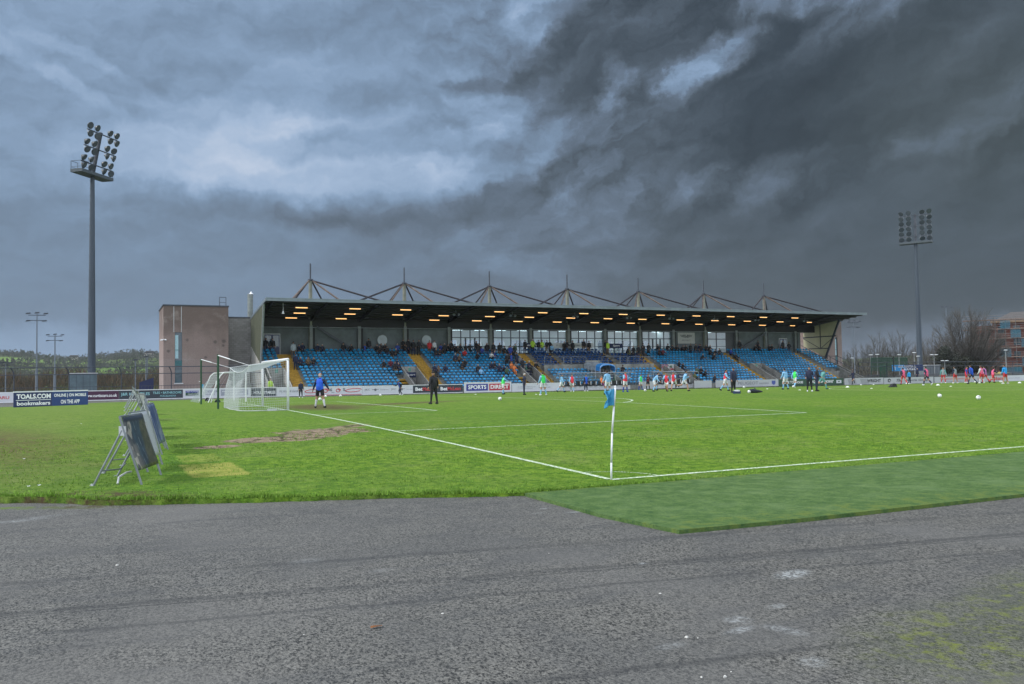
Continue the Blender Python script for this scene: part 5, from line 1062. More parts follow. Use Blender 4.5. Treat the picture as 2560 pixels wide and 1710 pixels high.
# containers, cage, banner on the right and the cabinet on the left -----------------
def cabinet(x0, x1, y0, y1, z1, label, m):
    f = thing('equipment_cabinet', (0,0,0), label, 'cabinet'); m_ = MB(); m_.box(x0,x1,y0,y1,-.5,z1); m_.build('body', m, f); m_ = MB(); m_.box(x0-.08,x1+.08,y0-.1,y1+.1,z1,z1+.08); m_.build('roof', offw, f)
    m_ = MB()
    for j in range(1, 4): x = x0+(x1-x0)*j/4; m_.box(x-.02,x+.02,y0-.02,y0-.002,-.3,z1-.1)
    m_.build('door_seam', dsteel, f)
cabinet(-11.75,-8.95,96.0,98.5,2.75,'teal grey steel cabinet at the foot of the left floodlight', tealbox)
cabinet(110.4,113.5,80.0,82.5,2.35,'grey steel container behind the right boards', mat('container_grey', (.13,.155,.175), .5, .12))
cg = thing('cage', (0,0,0), 'dark green mesh cage with a higher screen behind the blue banner', 'cage')
for (x0, x1, y, z1) in ((95.6,97.1,76.4,2.35),(98.5,106.5,80.5,3.6)):
    m_ = MB(); m_.path([(x0,y,-.3),(x0,y,z1),(x1,y,z1),(x1,y,-.3)],.06,5); k = int((x1-x0)/.14)
    for i in range(k): x = x0+(x1-x0)*i/k; m_.tube((x,y,1.6 if z1 > 3 else -.2),(x,y,z1),.03,n=3,cap=False)
    for i in range(12): z = z1-.14*i; m_.tube((x0,y,z),(x1,y,z),.02,n=3,cap=False)
    m_.build('mesh_screen', mat('cage_green', (.012,.075,.045), .6, .2), cg)
bn = banner('banner', 97.6, 104.4, 76.0, 1.52, 2.46, mat('banner_navy', (.010,.03,.12), .6, .1), 'blue banner with white football slogan on the right fence', 'banner')
m_ = MB(); m_.face([(97.6,75.95,1.53),(100.9,75.95,1.53),(100.2,75.95,2.45),(97.6,75.95,2.45)]); m_.build('panel', mat('banner_cyan', (.02,.24,.55), .6, .1), bn, recalc=False)
letters('OUR FOOTBALL.', (98.9,75.93,2.05), (1,0,0), (0,0,1), 3.9, .30, white, bn, bold=.04); letters('OUR FUTURE.', (99.4,75.93,1.62), (1,0,0), (0,0,1), 3.3, .30, white, bn, bold=.04); letters('Ti', (97.8,75.93,1.7), (1,0,0), (0,0,1), .5, .55, white, bn, bold=.04)
low = thing('palisade_fence', (0,0,0), 'low grey palisade fence behind the right boards', 'fence'); m_ = MB(); x = 88.6
while x < 133: m_.box(x-.05,x+.05,77.0,77.04,-.4,.95+.12*math.sin(x)); x += .2
m_.box(88.6,133,77.04,77.09,.6,.68); m_.build('pale', mat('palisade', (.11,.12,.125), .6, .15), low)
yc = thing('car', (129.6,80.5,-.35), 'pale yellow low vehicle partly hidden at the right edge', 'car'); m_ = MB(); m_.prism([(-2.2,.25),(2.2,.25),(2.25,.75),(1.5,.85),(.9,1.35),(-.9,1.4),(-1.6,.9),(-2.2,.8)],'y',-.8,.8); m_.build('body', mat('yellow_body', (.42,.34,.09), .4, .1), yc)
m_ = MB(); m_.prism([(-1.35,.92),(-.85,1.3),(.8,1.26),(1.3,.88)],'y',-.82,.82); m_.build('window', glass_dark, yc)
for x in (-1.4, 1.4):
    for y in (-.78, .78): m_ = MB(); m_.disc_cone([(.2,-.08),(.32,-.08),(.32,.08),(.2,.08)],(x,y,.32),(0,1,0),14); m_.build('wheel', black, yc)
# ================================================================= SCAFFOLDED BUILDING
sbd = thing('apartment_building', (0,0,0), 'red brick block under scaffolding with blue netting at the right edge', 'building')
brick = bpy.data.materials.new('red_brick'); brick.use_nodes = True; t = NT(brick.node_tree); p = t.n['Principled BSDF']; bk = t.n.new('ShaderNodeTexBrick'); P = t.pos(); x, y, z = t.sep(P); t.set(bk.inputs['Vector'], t.comb(t.m('SUBTRACT', x, y), z, 0.0)); bk.inputs['Scale'].default_value = 2.2; bk.inputs['Color1'].default_value = (.22,.065,.05,1); bk.inputs['Color2'].default_value = (.28,.10,.075,1); bk.inputs['Mortar'].default_value = (.25,.2,.18,1)
t.set(p.inputs['Base Color'], t.mix(t.mr(t.noise(P, .3, 5, .6), .4, .7, 0, .4), bk.outputs[0], (.16,.10,.09,1))); p.inputs['Roughness'].default_value = .9
# local axes: the visible face runs from the left end A to the right end B
A0 = Vector((170.4,115.5,0)); B0 = Vector((181.5,96.5,0)); ex = (B0-A0).normalized(); ey = Vector((-ex.y, ex.x, 0)); 
if ey.dot(Vector((-7,-12,0))-A0) > 0: ey = -ey      # ey points away from the camera
def Q(s_, d, z): v_ = A0+ex*s_+ey*d; return (v_.x, v_.y, z)
def qbox(mb, s0, s1, d0, d1, z0, z1, mi=0):
    k = len(mb.v); mb.v += [Q(s0,d0,z0),Q(s1,d0,z0),Q(s1,d1,z0),Q(s0,d1,z0),Q(s0,d0,z1),Q(s1,d0,z1),Q(s1,d1,z1),Q(s0,d1,z1)]
    for f in ((0,3,2,1),(4,5,6,7),(0,1,5,4),(1,2,6,5),(2,3,7,6),(3,0,4,7)): mb.f.append(tuple(k+i for i in f)); mb.m.append(mi)
m_ = MB(); qbox(m_,0,4.5,1.6,12,-.5,11.4); qbox(m_,4.5,34,2.4,14,-.5,12.2); m_.build('wall', brick, sbd)
m_ = MB(); k = len(m_.v); m_.v += [Q(4.2,1.8,12.2),Q(35,1.8,12.2),Q(35,14.5,12.2),Q(4.2,14.5,12.2),Q(8,6.5,14.6),Q(33,6.5,14.6),Q(33,10,14.6),Q(8,10,14.6)]
for f in ((4,5,6,7),(0,1,5,4),(1,2,6,5),(2,3,7,6),(3,0,4,7)): m_.f.append(tuple(k+i for i in f)); m_.m.append(0)
m_.build('roof', mat('slate_roof', (.09,.085,.085), .8, .2), sbd)
m_ = MB(); qbox(m_,4.2,35,1.7,1.8,12.0,12.45); m_.build('eaves', mat('eaves_wood', (.28,.20,.14), .7, .1), sbd)
for fl_ in range(4):
    for k in range(9):
        m_ = MB(); s0 = 5.6+k*3; qbox(m_,s0,s0+1.3,2.3,2.38,1+fl_*2.9,2.6+fl_*2.9); m_.build('window', glass_dark, sbd)
m_ = MB()
for k in range(17):
    s0 = -.8+k*2.0; zt = 13.2+random.uniform(-.4,1.0) if k > 1 else 12.4
    for d in (-.1, 1.1): m_.tube(Q(s0,d,-.5), Q(s0,d,zt), .05, n=4)
    for z in [2.1*i for i in range(1, 7)]: m_.tube(Q(s0,-.1,z), Q(s0,1.1,z), .045, n=4)
for z in [2.1*i for i in range(1, 7)]:
    for dz in (0, .55, 1.05): m_.tube(Q(-1.3,-.12,z+dz), Q(33,-.12,z+dz), .045, n=4)
m_.build('scaffold_pole', mat('scaffold_tube', (.17,.16,.16), .5, .2), sbd)
m_ = MB()
for z in [2.1*i for i in range(1, 7)]: qbox(m_,-1.2,33,-.15,1.15,z-.1,z); qbox(m_,-1.2,33,-.2,-.16,z-.05,z+.16)
m_.build('scaffold_board', mat('scaffold_plank', (.20,.15,.13), .8, .25), sbd)
m_ = MB()
for z in [2.1*i for i in range(0, 6)]:
    for s0 in [6.2+k*2.0 for k in range(13)]:
        if random.random() < .55: m_.face([Q(s0,-.25+random.uniform(-.04,.04),z+.05),Q(s0+2,-.25,z+.05),Q(s0+2,-.25,z+1.85),Q(s0,-.25,z+1.9)])
nm = bpy.data.materials.new('debris_netting'); nm.use_nodes = True; t = NT(nm.node_tree); p = t.n['Principled BSDF']; P = t.pos(); t.set(p.inputs['Base Color'], t.mix(t.noise(P,.4,4,.6),(.015,.09,.16,1),(.04,.19,.26,1))); p.inputs['Alpha'].default_value = .55
m_.build('netting', nm, sbd, recalc=False)
# ================================================================= TREES
def dome_tree(x, y, h, w_, label, seed, r0=.4, limbs=26, twig=.03, cb=.12, cols_=None, group=None, dens=1.0, flat=1.0):
    r_ = random.Random(seed); f = thing('bare_tree', (x, y, -.5), label, 'tree', group); T = MB(); K = MB(); zt = h*cb
    T.tube((0,0,0),(0,0,zt),r0,r0*.85,8,cap=False)
    cz = h*.42; env = lambda d: Vector((d.x*w_/2, d.y*w_/2, cz+d.z*(h-cz) if d.z > 0 else cz+d.z*cz*.55))
    def curve(p0, t0, p1, ra, rb, n, mb, sides):
        prev = p0; out = [p0]
        for i in range(1, n+1):
            t = i/n; q = p0*(1-t)**2+t0*(2*t*(1-t))+p1*t*t+Vector((r_.uniform(-1,1),r_.uniform(-1,1),r_.uniform(-1,1)))*(.035*(p1-p0).length/ n)*1.6
            if i == n: q = p1
            mb.tube(prev, q, ra+(rb-ra)*(i-1)/n, ra+(rb-ra)*i/n, sides, cap=False); out.append(q); prev = q
        return out
    for i in range(limbs):
        zc = 1-1.25*(i+.5)/limbs; a = i*2.39996+r_.uniform(-.3,.3); s_ = math.sqrt(max(0,1-zc*zc)); d = Vector((s_*math.cos(a), s_*math.sin(a), zc)); tip = env(d)*r_.uniform(.90,1.0)
        b0 = Vector((0,0,zt*r_.uniform(.75,1.0))); mid = Vector((tip.x*.45, tip.y*.45, max(zt*1.3, tip.z*.42))); mid += Vector((tip.x,tip.y,0))*.12
        pts = curve(b0, mid, tip, r0*.42, twig, 9, T, 5)
        for j in range(2, 10):
            p = pts[j]; tdir = (pts[j]-pts[j-1]).normalized(); outw = Vector((p.x, p.y, (p.z-zt)*.8)).normalized()
            for q in range(int(3*dens)+(j > 6)):
                dd = (tdir*.55+outw*.45+Vector((r_.uniform(-1,1),r_.uniform(-1,1),r_.uniform(-.25,.9)))*.75).normalized(); L_ = h*r_.uniform(.10,.22)*(1.15-.05*j)
                e = p+dd*L_; m2 = p+dd*L_*.5+Vector((0,0,-.04*L_)); sp = curve(p, m2, e, max(twig*1.0, r0*.09*(1-.07*j)), twig*.6, 3, K, 3)
                for g in range(1, 4):
                    for _ in range(int(2*dens)+1):
                        d3 = (dd*.7+outw*.2+Vector((r_.uniform(-1,1),r_.uniform(-1,1),r_.uniform(-.2,1)))*.6).normalized(); l3 = h*r_.uniform(.04,.085); e3 = sp[g]+d3*l3; K.tube(sp[g], e3, twig*.6, twig*.35, 3, cap=False)
                        for _ in range(2):
                            d4 = (d3+Vector((r_.uniform(-1,1),r_.uniform(-1,1),r_.uniform(-.2,1)))*.6).normalized(); K.tube(e3, e3+d4*h*r_.uniform(.02,.045), twig*.38, twig*.25, 3, cap=False)
    bk_, tw2 = cols_ or ((.035,.035,.028), (.060,.056,.050))
    T.build('trunk', mat('bark_%g'%bk_[0], bk_, .9, .2), f, recalc=False); K.build('crown', mat('twigs_%g'%tw2[0], tw2, .9, .2), f, recalc=False); return f
def leafy(x, y, h, w_, label, seed, col, name='evergreen_tree', n=9000, leaf=.16, shape='round', group=None, base=.08):
    r_ = random.Random(seed); f = thing(name, (x, y, -.5), label, 'tree', group); T = MB(); T.tube((0,0,0),(0,0,h*.6),w_*.05+.08,.05,7); 
    lobes = [(r_.uniform(-.55,.55)*w_/2, r_.uniform(-.55,.55)*w_/2, h*r_.uniform(.25,.78), r_.uniform(.25,.5)*w_/2) for _ in range(16)]+[(0,0,h*.82,w_*.2)]
    for (a, b, c, rr_) in lobes: T.tube((0,0,c*.5),(a,b,c),.06,.03,4)
    T.build('trunk', mat('bark_dark', (.045,.04,.035), .9), f, recalc=False)
    V = []; F = []; mi = []
    for _ in range(n):
        a, b, c, rr_ = r_.choice(lobes); d = Vector((r_.gauss(0,1), r_.gauss(0,1), r_.gauss(0,1))).normalized(); q = r_.uniform(.55,1.05)*rr_
        p = Vector((a,b,c))+Vector((d.x*q, d.y*q, d.z*q*.9))
        if p.z < h*base: continue
        e1 = Vector((r_.gauss(0,1), r_.gauss(0,1), r_.gauss(0,1))).normalized(); e2 = e1.cross(d).normalized() if e1.cross(d).length > .1 else Vector((1,0,0)); s_ = leaf*r_.uniform(.5,1.3); k = len(V)
        V += [tuple(p-e1*s_), tuple(p+e2*s_*.6), tuple(p+e1*s_), tuple(p-e2*s_*.6)]; F.append((k,k+1,k+2,k+3)); mi.append(r_.choice((0,0,1,2)))
    me = bpy.data.meshes.new('crown'); me.from_pydata(V, [], F)
    for j, g in enumerate((1, .7, 1.35)): me.materials.append(mat('leaf_%g_%g_%d'%(col[0],col[1],j), tuple(c*g for c in col), .8, .2))
    me.polygons.foreach_set('material_index', mi); me.update(); link('crown', me, f); return f
dome_tree(149.6,100.9,13.3,11.6,'large round bare winter tree with many rising limbs right of the floodlight',11,.55,36,.026,.10,((.040,.038,.032),(.085,.080,.072)),dens=1.0)
dome_tree(141.8,103.8,9.2,7.5,'low pale bare tree against the left flank of the large round one',12,.25,16,.024,.15,((.09,.085,.075),(.12,.11,.10)),dens=.8)
dome_tree(163.0,106.5,10.0,8.0,'paler bare tree between the large round one and the scaffolding',19,.3,18,.026,.15,((.09,.085,.075),(.12,.11,.10)),dens=.8)
leafy(127.4,89.5,6.6,6.0,'dark bushy evergreen just right of the grey container',13,(.020,.026,.018),n=8000,leaf=.13)
leafy(146.0,99.2,4.6,9.5,'ivy covered dark growth around the foot of the large round tree',14,(.022,.027,.016),n=9000,leaf=.13)
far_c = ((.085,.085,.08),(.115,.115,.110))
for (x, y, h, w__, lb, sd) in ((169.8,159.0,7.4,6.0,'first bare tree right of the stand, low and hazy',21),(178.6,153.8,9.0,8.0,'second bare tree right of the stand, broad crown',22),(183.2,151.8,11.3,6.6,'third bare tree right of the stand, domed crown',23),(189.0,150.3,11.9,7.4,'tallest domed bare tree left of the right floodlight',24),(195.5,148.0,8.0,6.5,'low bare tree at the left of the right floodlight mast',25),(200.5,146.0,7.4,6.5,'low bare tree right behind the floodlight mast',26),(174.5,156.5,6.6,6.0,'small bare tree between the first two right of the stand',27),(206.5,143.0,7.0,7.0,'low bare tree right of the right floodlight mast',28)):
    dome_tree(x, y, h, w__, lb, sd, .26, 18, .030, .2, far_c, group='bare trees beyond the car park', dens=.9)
# left: brown bare thicket behind the fence, a countless mass
def thicket(name, x0, x1, y0, y1, z0, z1, n, cols_, label, size=.35, cover=None):
    V = []; F = []; mi = []
    for _ in range(n):
        x = random.uniform(x0, x1); y = random.uniform(y0, y1); top = z1*(.72+.28*math.sin(x*.45+y*.1)*math.sin(x*.17+1)); z = z0+(top-z0)*random.random()**.8
        a = random.uniform(0, 2*PI); s_ = size*random.uniform(.4,1.3); ln = s_*random.uniform(1.5,3.5); k = len(V); lx, ly, lz = random.uniform(-.5,.5)*ln, random.uniform(-.3,.3)*ln, ln*random.uniform(.4,1)
        V += [(x,y,z),(x+.18*s_*math.cos(a),y+.18*s_*math.sin(a),z),(x+lx,y+ly,z+lz)]; F.append((k,k+1,k+2)); mi.append(random.randrange(len(cols_)))
    me = bpy.data.meshes.new(name); me.from_pydata(V, [], F)
    for j, c in enumerate(cols_): me.materials.append(mat('%s_%d'%(name,j), c, .95, .25, .3))
    me.polygons.foreach_set('material_index', mi); me.update(); o = link(name, me); tag(o, label, 'woodland', kind='stuff'); return o
thicket('brown_scrub', -95, 22, 165, 205, -.5, 4.3, 70000, [(.060,.052,.042),(.085,.070,.052),(.055,.058,.042),(.13,.082,.045)], 'brown leafless scrub filling the ground behind the left fence', .5)
thicket('car_park_scrub', 110, 235, 118, 165, -.5, 3.6, 50000, [(.075,.072,.062),(.10,.095,.08),(.06,.062,.05)], 'grey brown leafless undergrowth behind the right fence', .55)
# hedges and copses on the hills
def copses():
    V = []; F = []; mi = []
    def blob(x, y, h, w_, n):
        z = hillz(x, y)
        for _ in range(n):
            a = random.uniform(0,2*PI); r = w_*math.sqrt(random.random()); zz = z+h*random.random()*(1-(r/w_)**2*.5); s_ = h*.16*random.uniform(.5,1.4); k = len(V); b = random.uniform(0,2*PI)
            p = (x+r*math.cos(a), y+r*math.sin(a), zz); c_, d_ = math.cos(b)*s_, math.sin(b)*s_
            V.extend([(p[0]-c_,p[1]-d_*.3,p[2]-s_*.5),(p[0]+c_,p[1]+d_*.3,p[2]-s_*.4),(p[0]+c_*.3,p[1],p[2]+s_)]); F.append((k,k+1,k+2)); mi.append(random.choice((0,0,1,2)))
    for _ in range(300):
        az = random.uniform(-.19,.16) if random.random() < .8 else random.uniform(.16,1.1); d = random.choice((random.uniform(420,900), random.uniform(900,1230), random.uniform(1080,1200)))
        x = -7.7+d*math.sin(az); y = -12.2+d*math.cos(az)
        if not (-890 < x < 1250 and 240 < y < 1700): continue
        blob(x, y, random.uniform(3,7.5), random.uniform(6,24), 45)
    for _ in range(40):     # hedge lines
        az = random.uniform(-.2,.2); d = random.uniform(350,1000); x = -7.7+d*math.sin(az); y = -12.2+d*math.cos(az); L_ = random.uniform(60,220); an = random.choice((0,.15,-.2,1.3))
        for i in range(int(L_/6)): blob(x+i*6*math.cos(an), y+i*6*math.sin(an), random.uniform(3,5), 4, 18)
    me = bpy.data.meshes.new('hillside_woods'); me.from_pydata(V, [], F)
    for j, c in enumerate(((.085,.095,.085),(.11,.115,.10),(.065,.080,.062))): me.materials.append(mat('hill_wood_%d'%j, c, .95, .2, .02))
    me.polygons.foreach_set('material_index', mi); me.update(); o = link('hillside_woods', me); tag(o, 'dark copses and hedges over the distant hills', 'woodland', kind='stuff')
copses()
for (x, y, lb) in ((-38,905,'small pale farmhouse on the distant hillside'),(25,800,'tiny pale house on the hill left of the brown block')):
    f = thing('house', (x, y, hillz(x, y)-.3), lb, 'house', 'houses on the hills'); m_ = MB(); m_.box(-4,4,-3,3,0,3.2); m_.build('wall', mat('house_wall', (.50,.48,.44), .8, .05), f); m_ = MB(); m_.prism([(-4.3,3.2),(4.3,3.2),(3.2,5.4),(-3.2,5.4)],'y',-3.2,3.2); m_.build('roof', mat('slate_roof', (.09,.085,.085), .8), f)

# ================================================================= AIR
hzm = bpy.data.materials.new('haze'); hzm.use_nodes = True; t = NT(hzm.node_tree); t.n.clear(); o = t.n.new('ShaderNodeOutputMaterial'); v_ = t.n.new('ShaderNodeVolumePrincipled'); v_.inputs['Color'].default_value = (.80,.86,.95,1); v_.inputs['Density'].default_value = .00010; v_.inputs['Anisotropy'].default_value = 0.0; t.l.new(v_.outputs[0], o.inputs['Volume'])
m_ = MB(); m_.box(-1000,1400,-60,1850,-9,45); hb = m_.build('haze', hzm); tag(hb, 'thin grey damp air', 'haze', kind='stuff')
# ================================================================= PEOPLE
# one continuous skinned body per pose; faces get a material zone: 0 skin 1 top 2 sleeve 3 lower body 4 sock 5 shoe 6 hair
def R_(ax, deg): return Matrix.Rotation(math.radians(deg), 3, ax)
def build_pose(lean=4, la=(5,8,10), ra=(5,8,10), ll=(0,4,2), rl=(0,4,2), head=0, twist=0, shorts=False, coat=False, bulk=1.0, hair='short', lying=False):
    J = {}; E = []; Rd = {}; pel = Vector((0,0,.96)); up = R_('X', lean) @ Vector((0,0,1))      # forward is -y
    def add(n, p, r, par=None):
        J[n] = Vector(p); Rd[n] = r
        if par: E.append((par, n))
    add('pelvis', pel, .160*bulk); add('waist', pel+up*.16, .150*bulk*(1.08 if coat else 1), 'pelvis'); add('chest', pel+up*.35, .180*bulk, 'waist'); add('neck0', pel+up*.48, .10, 'chest')
    hup = R_('X', lean*.4-head) @ Vector((0,0,1)); nb = J['neck0']
    add('neck', nb+hup*.06, .062, 'neck0'); add('chin', nb+hup*.12, .060, 'neck'); J['skull_d'] = nb+hup*.185+Vector((0,-.008,0))
    for s, nm, (fx, ab, el) in ((1,'l',la),(-1,'r',ra)):
        tw = R_('Z', twist)
        sh = J['chest']+up*.075+tw @ Vector((s*.185,0,0)); add(nm+'sh', sh, .085*bulk, 'chest')
        d = R_('Y', -s*ab) @ (R_('X', -fx) @ Vector((0,0,-1))); d = R_('X', lean*.5) @ d
        e = sh+d*.285; add(nm+'el', e, .056*bulk, nm+'sh')
        d2 = R_('X', -el) @ d if True else d; wv = e+d2*.25; add(nm+'wr', wv, .038, nm+'el'); add(nm+'hd', wv+d2*.085, .034, nm+'wr'); J[nm+'_d'] = d2
    for s, nm, (fx, ab, kn) in ((1,'l',ll),(-1,'r',rl)):
        hp = pel+Vector((s*.095,0,-.06)); add(nm+'hp', hp, .115*bulk*(1.1 if shorts or coat else 1), 'pelvis')
        d = R_('Y', -s*ab) @ (R_('X', -fx) @ Vector((0,0,-1))); k = hp+d*.43; add(nm+'kn', k, .072*(1.0 if not coat else 1.1), nm+'hp')
        d2 = R_('X', kn) @ d; c = k+d2*.14; add(nm+'ca', c, .066, nm+'kn'); a = k+d2*.41; add(nm+'an', a, .046, nm+'ca')
        tilt = (kn-fx) if (kn-fx) > 32 else max(-12, (kn-fx)*.3); f = R_('X', tilt) @ Vector((0,-1,0)); f = Vector((s*.12, f.y, f.z)).normalized(); fu = Vector((0,f.z,-f.y)).normalized(); add(nm+'to', a+f*.15-fu*.05, .045, nm+'an'); J[nm+'f_d'] = (a-f*.07-fu*.05, a+f*.17-fu*.06)
    names = [n for n in J if not n.endswith('_d')]; idx = {n: i for i, n in enumerate(names)}
    me = bpy.data.meshes.new('sk'); me.from_pydata([tuple(J[n]) for n in names], [(idx[a], idx[b]) for a, b in E], []); ob = bpy.data.objects.new('sk', me); C.objects.link(ob)
    sk = ob.modifiers.new('skin', 'SKIN'); sk.use_smooth_shade = True
    for n in names: d = me.skin_vertices[0].data[idx[n]]; d.radius = (Rd[n], Rd[n]); d.use_root = (n == 'pelvis')
    sb_ = ob.modifiers.new('sub', 'SUBSURF'); sb_.levels = 1; sb_.render_levels = 1
    dg = bpy.context.evaluated_depsgraph_get(); dg.update(); body = bpy.data.meshes.new_from_object(ob.evaluated_get(dg)); bpy.data.objects.remove(ob); bpy.data.meshes.remove(me)
    # zones
    segs = []
    for a, b in E:
        z = 1
        if a in ('neck','chin','skull') or b in ('neck',): z = 0
        elif b[1:] in ('el','wr') : z = 2
        elif b[1:] == 'hd': z = 0
        elif b[1:] in ('hp','kn'): z = 3
        elif b[1:] in ('ca','an'): z = 3 if not shorts else 4
        elif b[1:] in ('to','he'): z = 5
        segs.append((J[a], J[b], z, b))
    hc = J['skull_d']
    V = [v.co.copy() for v in body.vertices]; F = [tuple(p.vertices) for p in body.polygons]; mi = []
    for p in body.polygons:
        c = p.center; best = (9, 0, '', 0)
        for a, b, z, nm in segs:
            ab = b-a; t = max(0, min(1, (c-a).dot(ab)/ab.length_squared)); d = (c-(a+ab*t)).length - (.055 if nm in ('waist','chest','neck0') else 0) + (.03 if nm[1:] == 'sh' else 0)
            if d < best[0]: best = (d, z, nm, t)
        d, z, nm, t = best
        if z == 3 and shorts and nm[1:] == 'kn' and t > .72: z = 0
        if shorts and nm[1:] == 'ca' and t < .55: z = 0
        if z == 3 and nm[1:] == 'hp' and not shorts and coat: z = 1
        if coat and nm[1:] == 'kn' and t < .35: z = 1
        mi.append(z)
    bpy.data.meshes.remove(body)
    X = MB(); X.v = [tuple(v) for v in V]; X.f = F; X.m = mi
    # head: skull and jaw ellipsoids rooted on the neck, hair by zone
    def hz(p, z=0):
        rel = p-hc; f = -rel.y; h_ = rel.dot(hup)
        if hair == 'short' and (h_ > .050 or (f < .012 and h_ > -.055)): return 6
        if hair == 'cap' and h_ > .022: return 6
        if hair == 'bald' and (h_ < .03 and f < .0 and h_ > -.05): return 6
        return 0
    f0 = len(X.f); X.ball(tuple(hc+hup*.012), .112, 16, 12, 0, (.74,.90,1.0)); X.ball(tuple(hc+Vector((0,-.022,0))+hup*-.055), .070, 12, 8, 0, (.82,.98,.95))
    for i in range(f0, len(X.f)):
        c = sum((Vector(X.v[k]) for k in X.f[i]), Vector())/len(X.f[i]); X.m[i] = hz(c)
    for nm in 'lr':
        p, q = J[nm+'f_d']; X.tube(p, p.lerp(q, .55), .042, .048, 9, 5); X.tube(p.lerp(q, .55), q, .048, .030, 9, 5)
    # features: nose, ears, eyes, mouth, five fingers a hand
    fwd = Vector((0,-1,0)); hx = Vector((1,0,0)); e0 = hc+hup*-.005
    X.ball(tuple(hc+fwd*.104+hup*-.028), .016, 6, 5, 0, (.8,1.2,1.4))
    for s in (-1, 1):
        X.ball(tuple(hc+hx*s*.082+hup*-.02), .022, 6, 5, 0, (.45,.8,1.3)); X.ball(tuple(e0+fwd*.092+hx*s*.030), .010, 6, 4, 6)
    X.ball(tuple(hc+fwd*.090+hup*-.070), .016, 6, 4, 6, (1.4,.5,.28))
    if hair == 'cap': X.ball(tuple(hc+hup*.045), .106, 12, 7, 6, (.88,1.02,.85))
    for nm, s in (('l',1),('r',-1)):
        w0 = J[nm+'hd']; d = J[nm+'_d']; sd_ = d.cross(Vector((0,1,0)));  sd_ = sd_.normalized() if sd_.length > .1 else Vector((1,0,0)); nrm = d.cross(sd_).normalized()
        for k, (o_, ln) in enumerate(((-.026,.060),(-.009,.070),(.009,.066),(.025,.052))):
            p0 = w0+sd_*o_*.9+d*.005; p1 = p0+d*ln*.55+nrm*.004; p2 = p1+d*ln*.4+nrm*.018; X.tube(p0, p1, .0095, .0085, 5, 0); X.tube(p1, p2, .0085, .007, 5, 0)
        p0 = w0-d*.03+nrm*.02; X.tube(p0, p0+d*.03+nrm*.03, .011, .009, 5, 0); X.tube(p0+d*.03+nrm*.03, p0+d*.055+nrm*.032, .009, .007, 5, 0)
    # put the lowest point on the ground
    zmin = min(v[2] for v in X.v); X.v = [(a, b, c-zmin) for a, b, c in X.v]
    me = X.mesh('person', [skin_m]*7, smooth=True); me['h'] = max(v[2] for v in X.v); return me
skin_m = mat('skin', (.42,.24,.17), .6, .1, 8)
POSES = {
 'stand': dict(), 'stand_coat': dict(coat=True, bulk=1.18, hair='cap'), 'coat_bare': dict(coat=True, bulk=1.15), 'pocket': dict(la=(12,12,45), ra=(12,12,45), coat=True, bulk=1.15),
 'keeper_coach': dict(la=(5,22,22), ra=(12,24,25), ll=(6,10,8), rl=(-4,12,4), shorts=True, hair='bald', bulk=1.08, lean=6), 'track': dict(la=(-8,16,20), ra=(6,24,22), ll=(3,7,5), rl=(-2,6,3), hair='cap', bulk=1.08),
 'sh_stand': dict(shorts=True, la=(10,12,25), ra=(0,14,15), ll=(8,6,8), rl=(-6,7,6)), 'sh_walk': dict(shorts=True, la=(-22,10,25), ra=(25,10,30), ll=(22,4,14), rl=(-18,4,22), lean=7),
 'sh_run': dict(shorts=True, la=(-40,12,75), ra=(45,12,80), ll=(48,4,62), rl=(-22,5,38), lean=14), 'sh_run2': dict(shorts=True, la=(38,12,80), ra=(-35,14,70), ll=(-30,6,55), rl=(30,5,22), lean=16),
 'sh_bend': dict(shorts=True, la=(30,20,40), ra=(20,22,45), ll=(45,10,58), rl=(10,14,40), lean=38), 'sh_reach': dict(shorts=True, la=(70,10,10), ra=(62,5,15), ll=(14,6,10), rl=(-4,6,6), lean=10),
 'hands_front': dict(shorts=True, la=(22,14,95), ra=(22,14,95), ll=(6,5,6), rl=(-4,6,6)), 'jump': dict(la=(140,20,40), ra=(20,30,50), ll=(45,8,70), rl=(5,5,20), lean=8, shorts=True), 'run_l': dict(la=(-30,10,60), ra=(50,12,50), ll=(40,5,60), rl=(-12,5,30), lean=24),
 'seat': dict(la=(35,10,55), ra=(35,10,55), ll=(84,8,84), rl=(84,8,84), lean=4, coat=False, bulk=1.15), 'seat_cap': dict(la=(30,12,60), ra=(38,8,50), ll=(84,5,84), rl=(82,12,80), lean=10, hair='cap', bulk=1.15), 'seat_fwd': dict(la=(45,12,60), ra=(45,12,60), ll=(84,14,88), rl=(84,14,88), lean=32, bulk=1.15), 'leanback': dict(la=(10,20,50), ra=(10,20,50), ll=(40,6,30), rl=(44,6,34), lean=-14),
}
PM = {k: build_pose(**v) for k, v in POSES.items()}
CL = {'black':(.012,.013,.017),'navy':(.014,.020,.055),'blue':(.02,.06,.32),'royal':(.015,.10,.62),'red':(.50,.03,.035),'maroon':(.13,.02,.03),'white':(.62,.64,.68),'grey':(.17,.18,.20),'lightgrey':(.36,.42,.46),'lightblue':(.22,.46,.72),'green':(.05,.10,.06),'hivis':(.40,.62,.05),'bib':(.05,.68,.12),'pink':(.72,.12,.25),'violet':(.55,.20,.50),'redbib':(.72,.04,.07),'orange':(.68,.20,.06),'brown':(.13,.085,.05),'olive':(.13,.15,.06),'cyan':(.02,.30,.72),'purple':(.10,.015,.09),'teal':(.10,.30,.30),'silver':(.25,.29,.32),'hairb':(.015,.012,.010),'hairbr':(.06,.035,.02),'hairg':(.42,.40,.38),'jeans':(.05,.09,.18),'skin':(.42,.24,.17)}
def cm(c): return mat('cloth_'+c, CL[c], .8, .16, 5) if c != 'skin' else skin_m
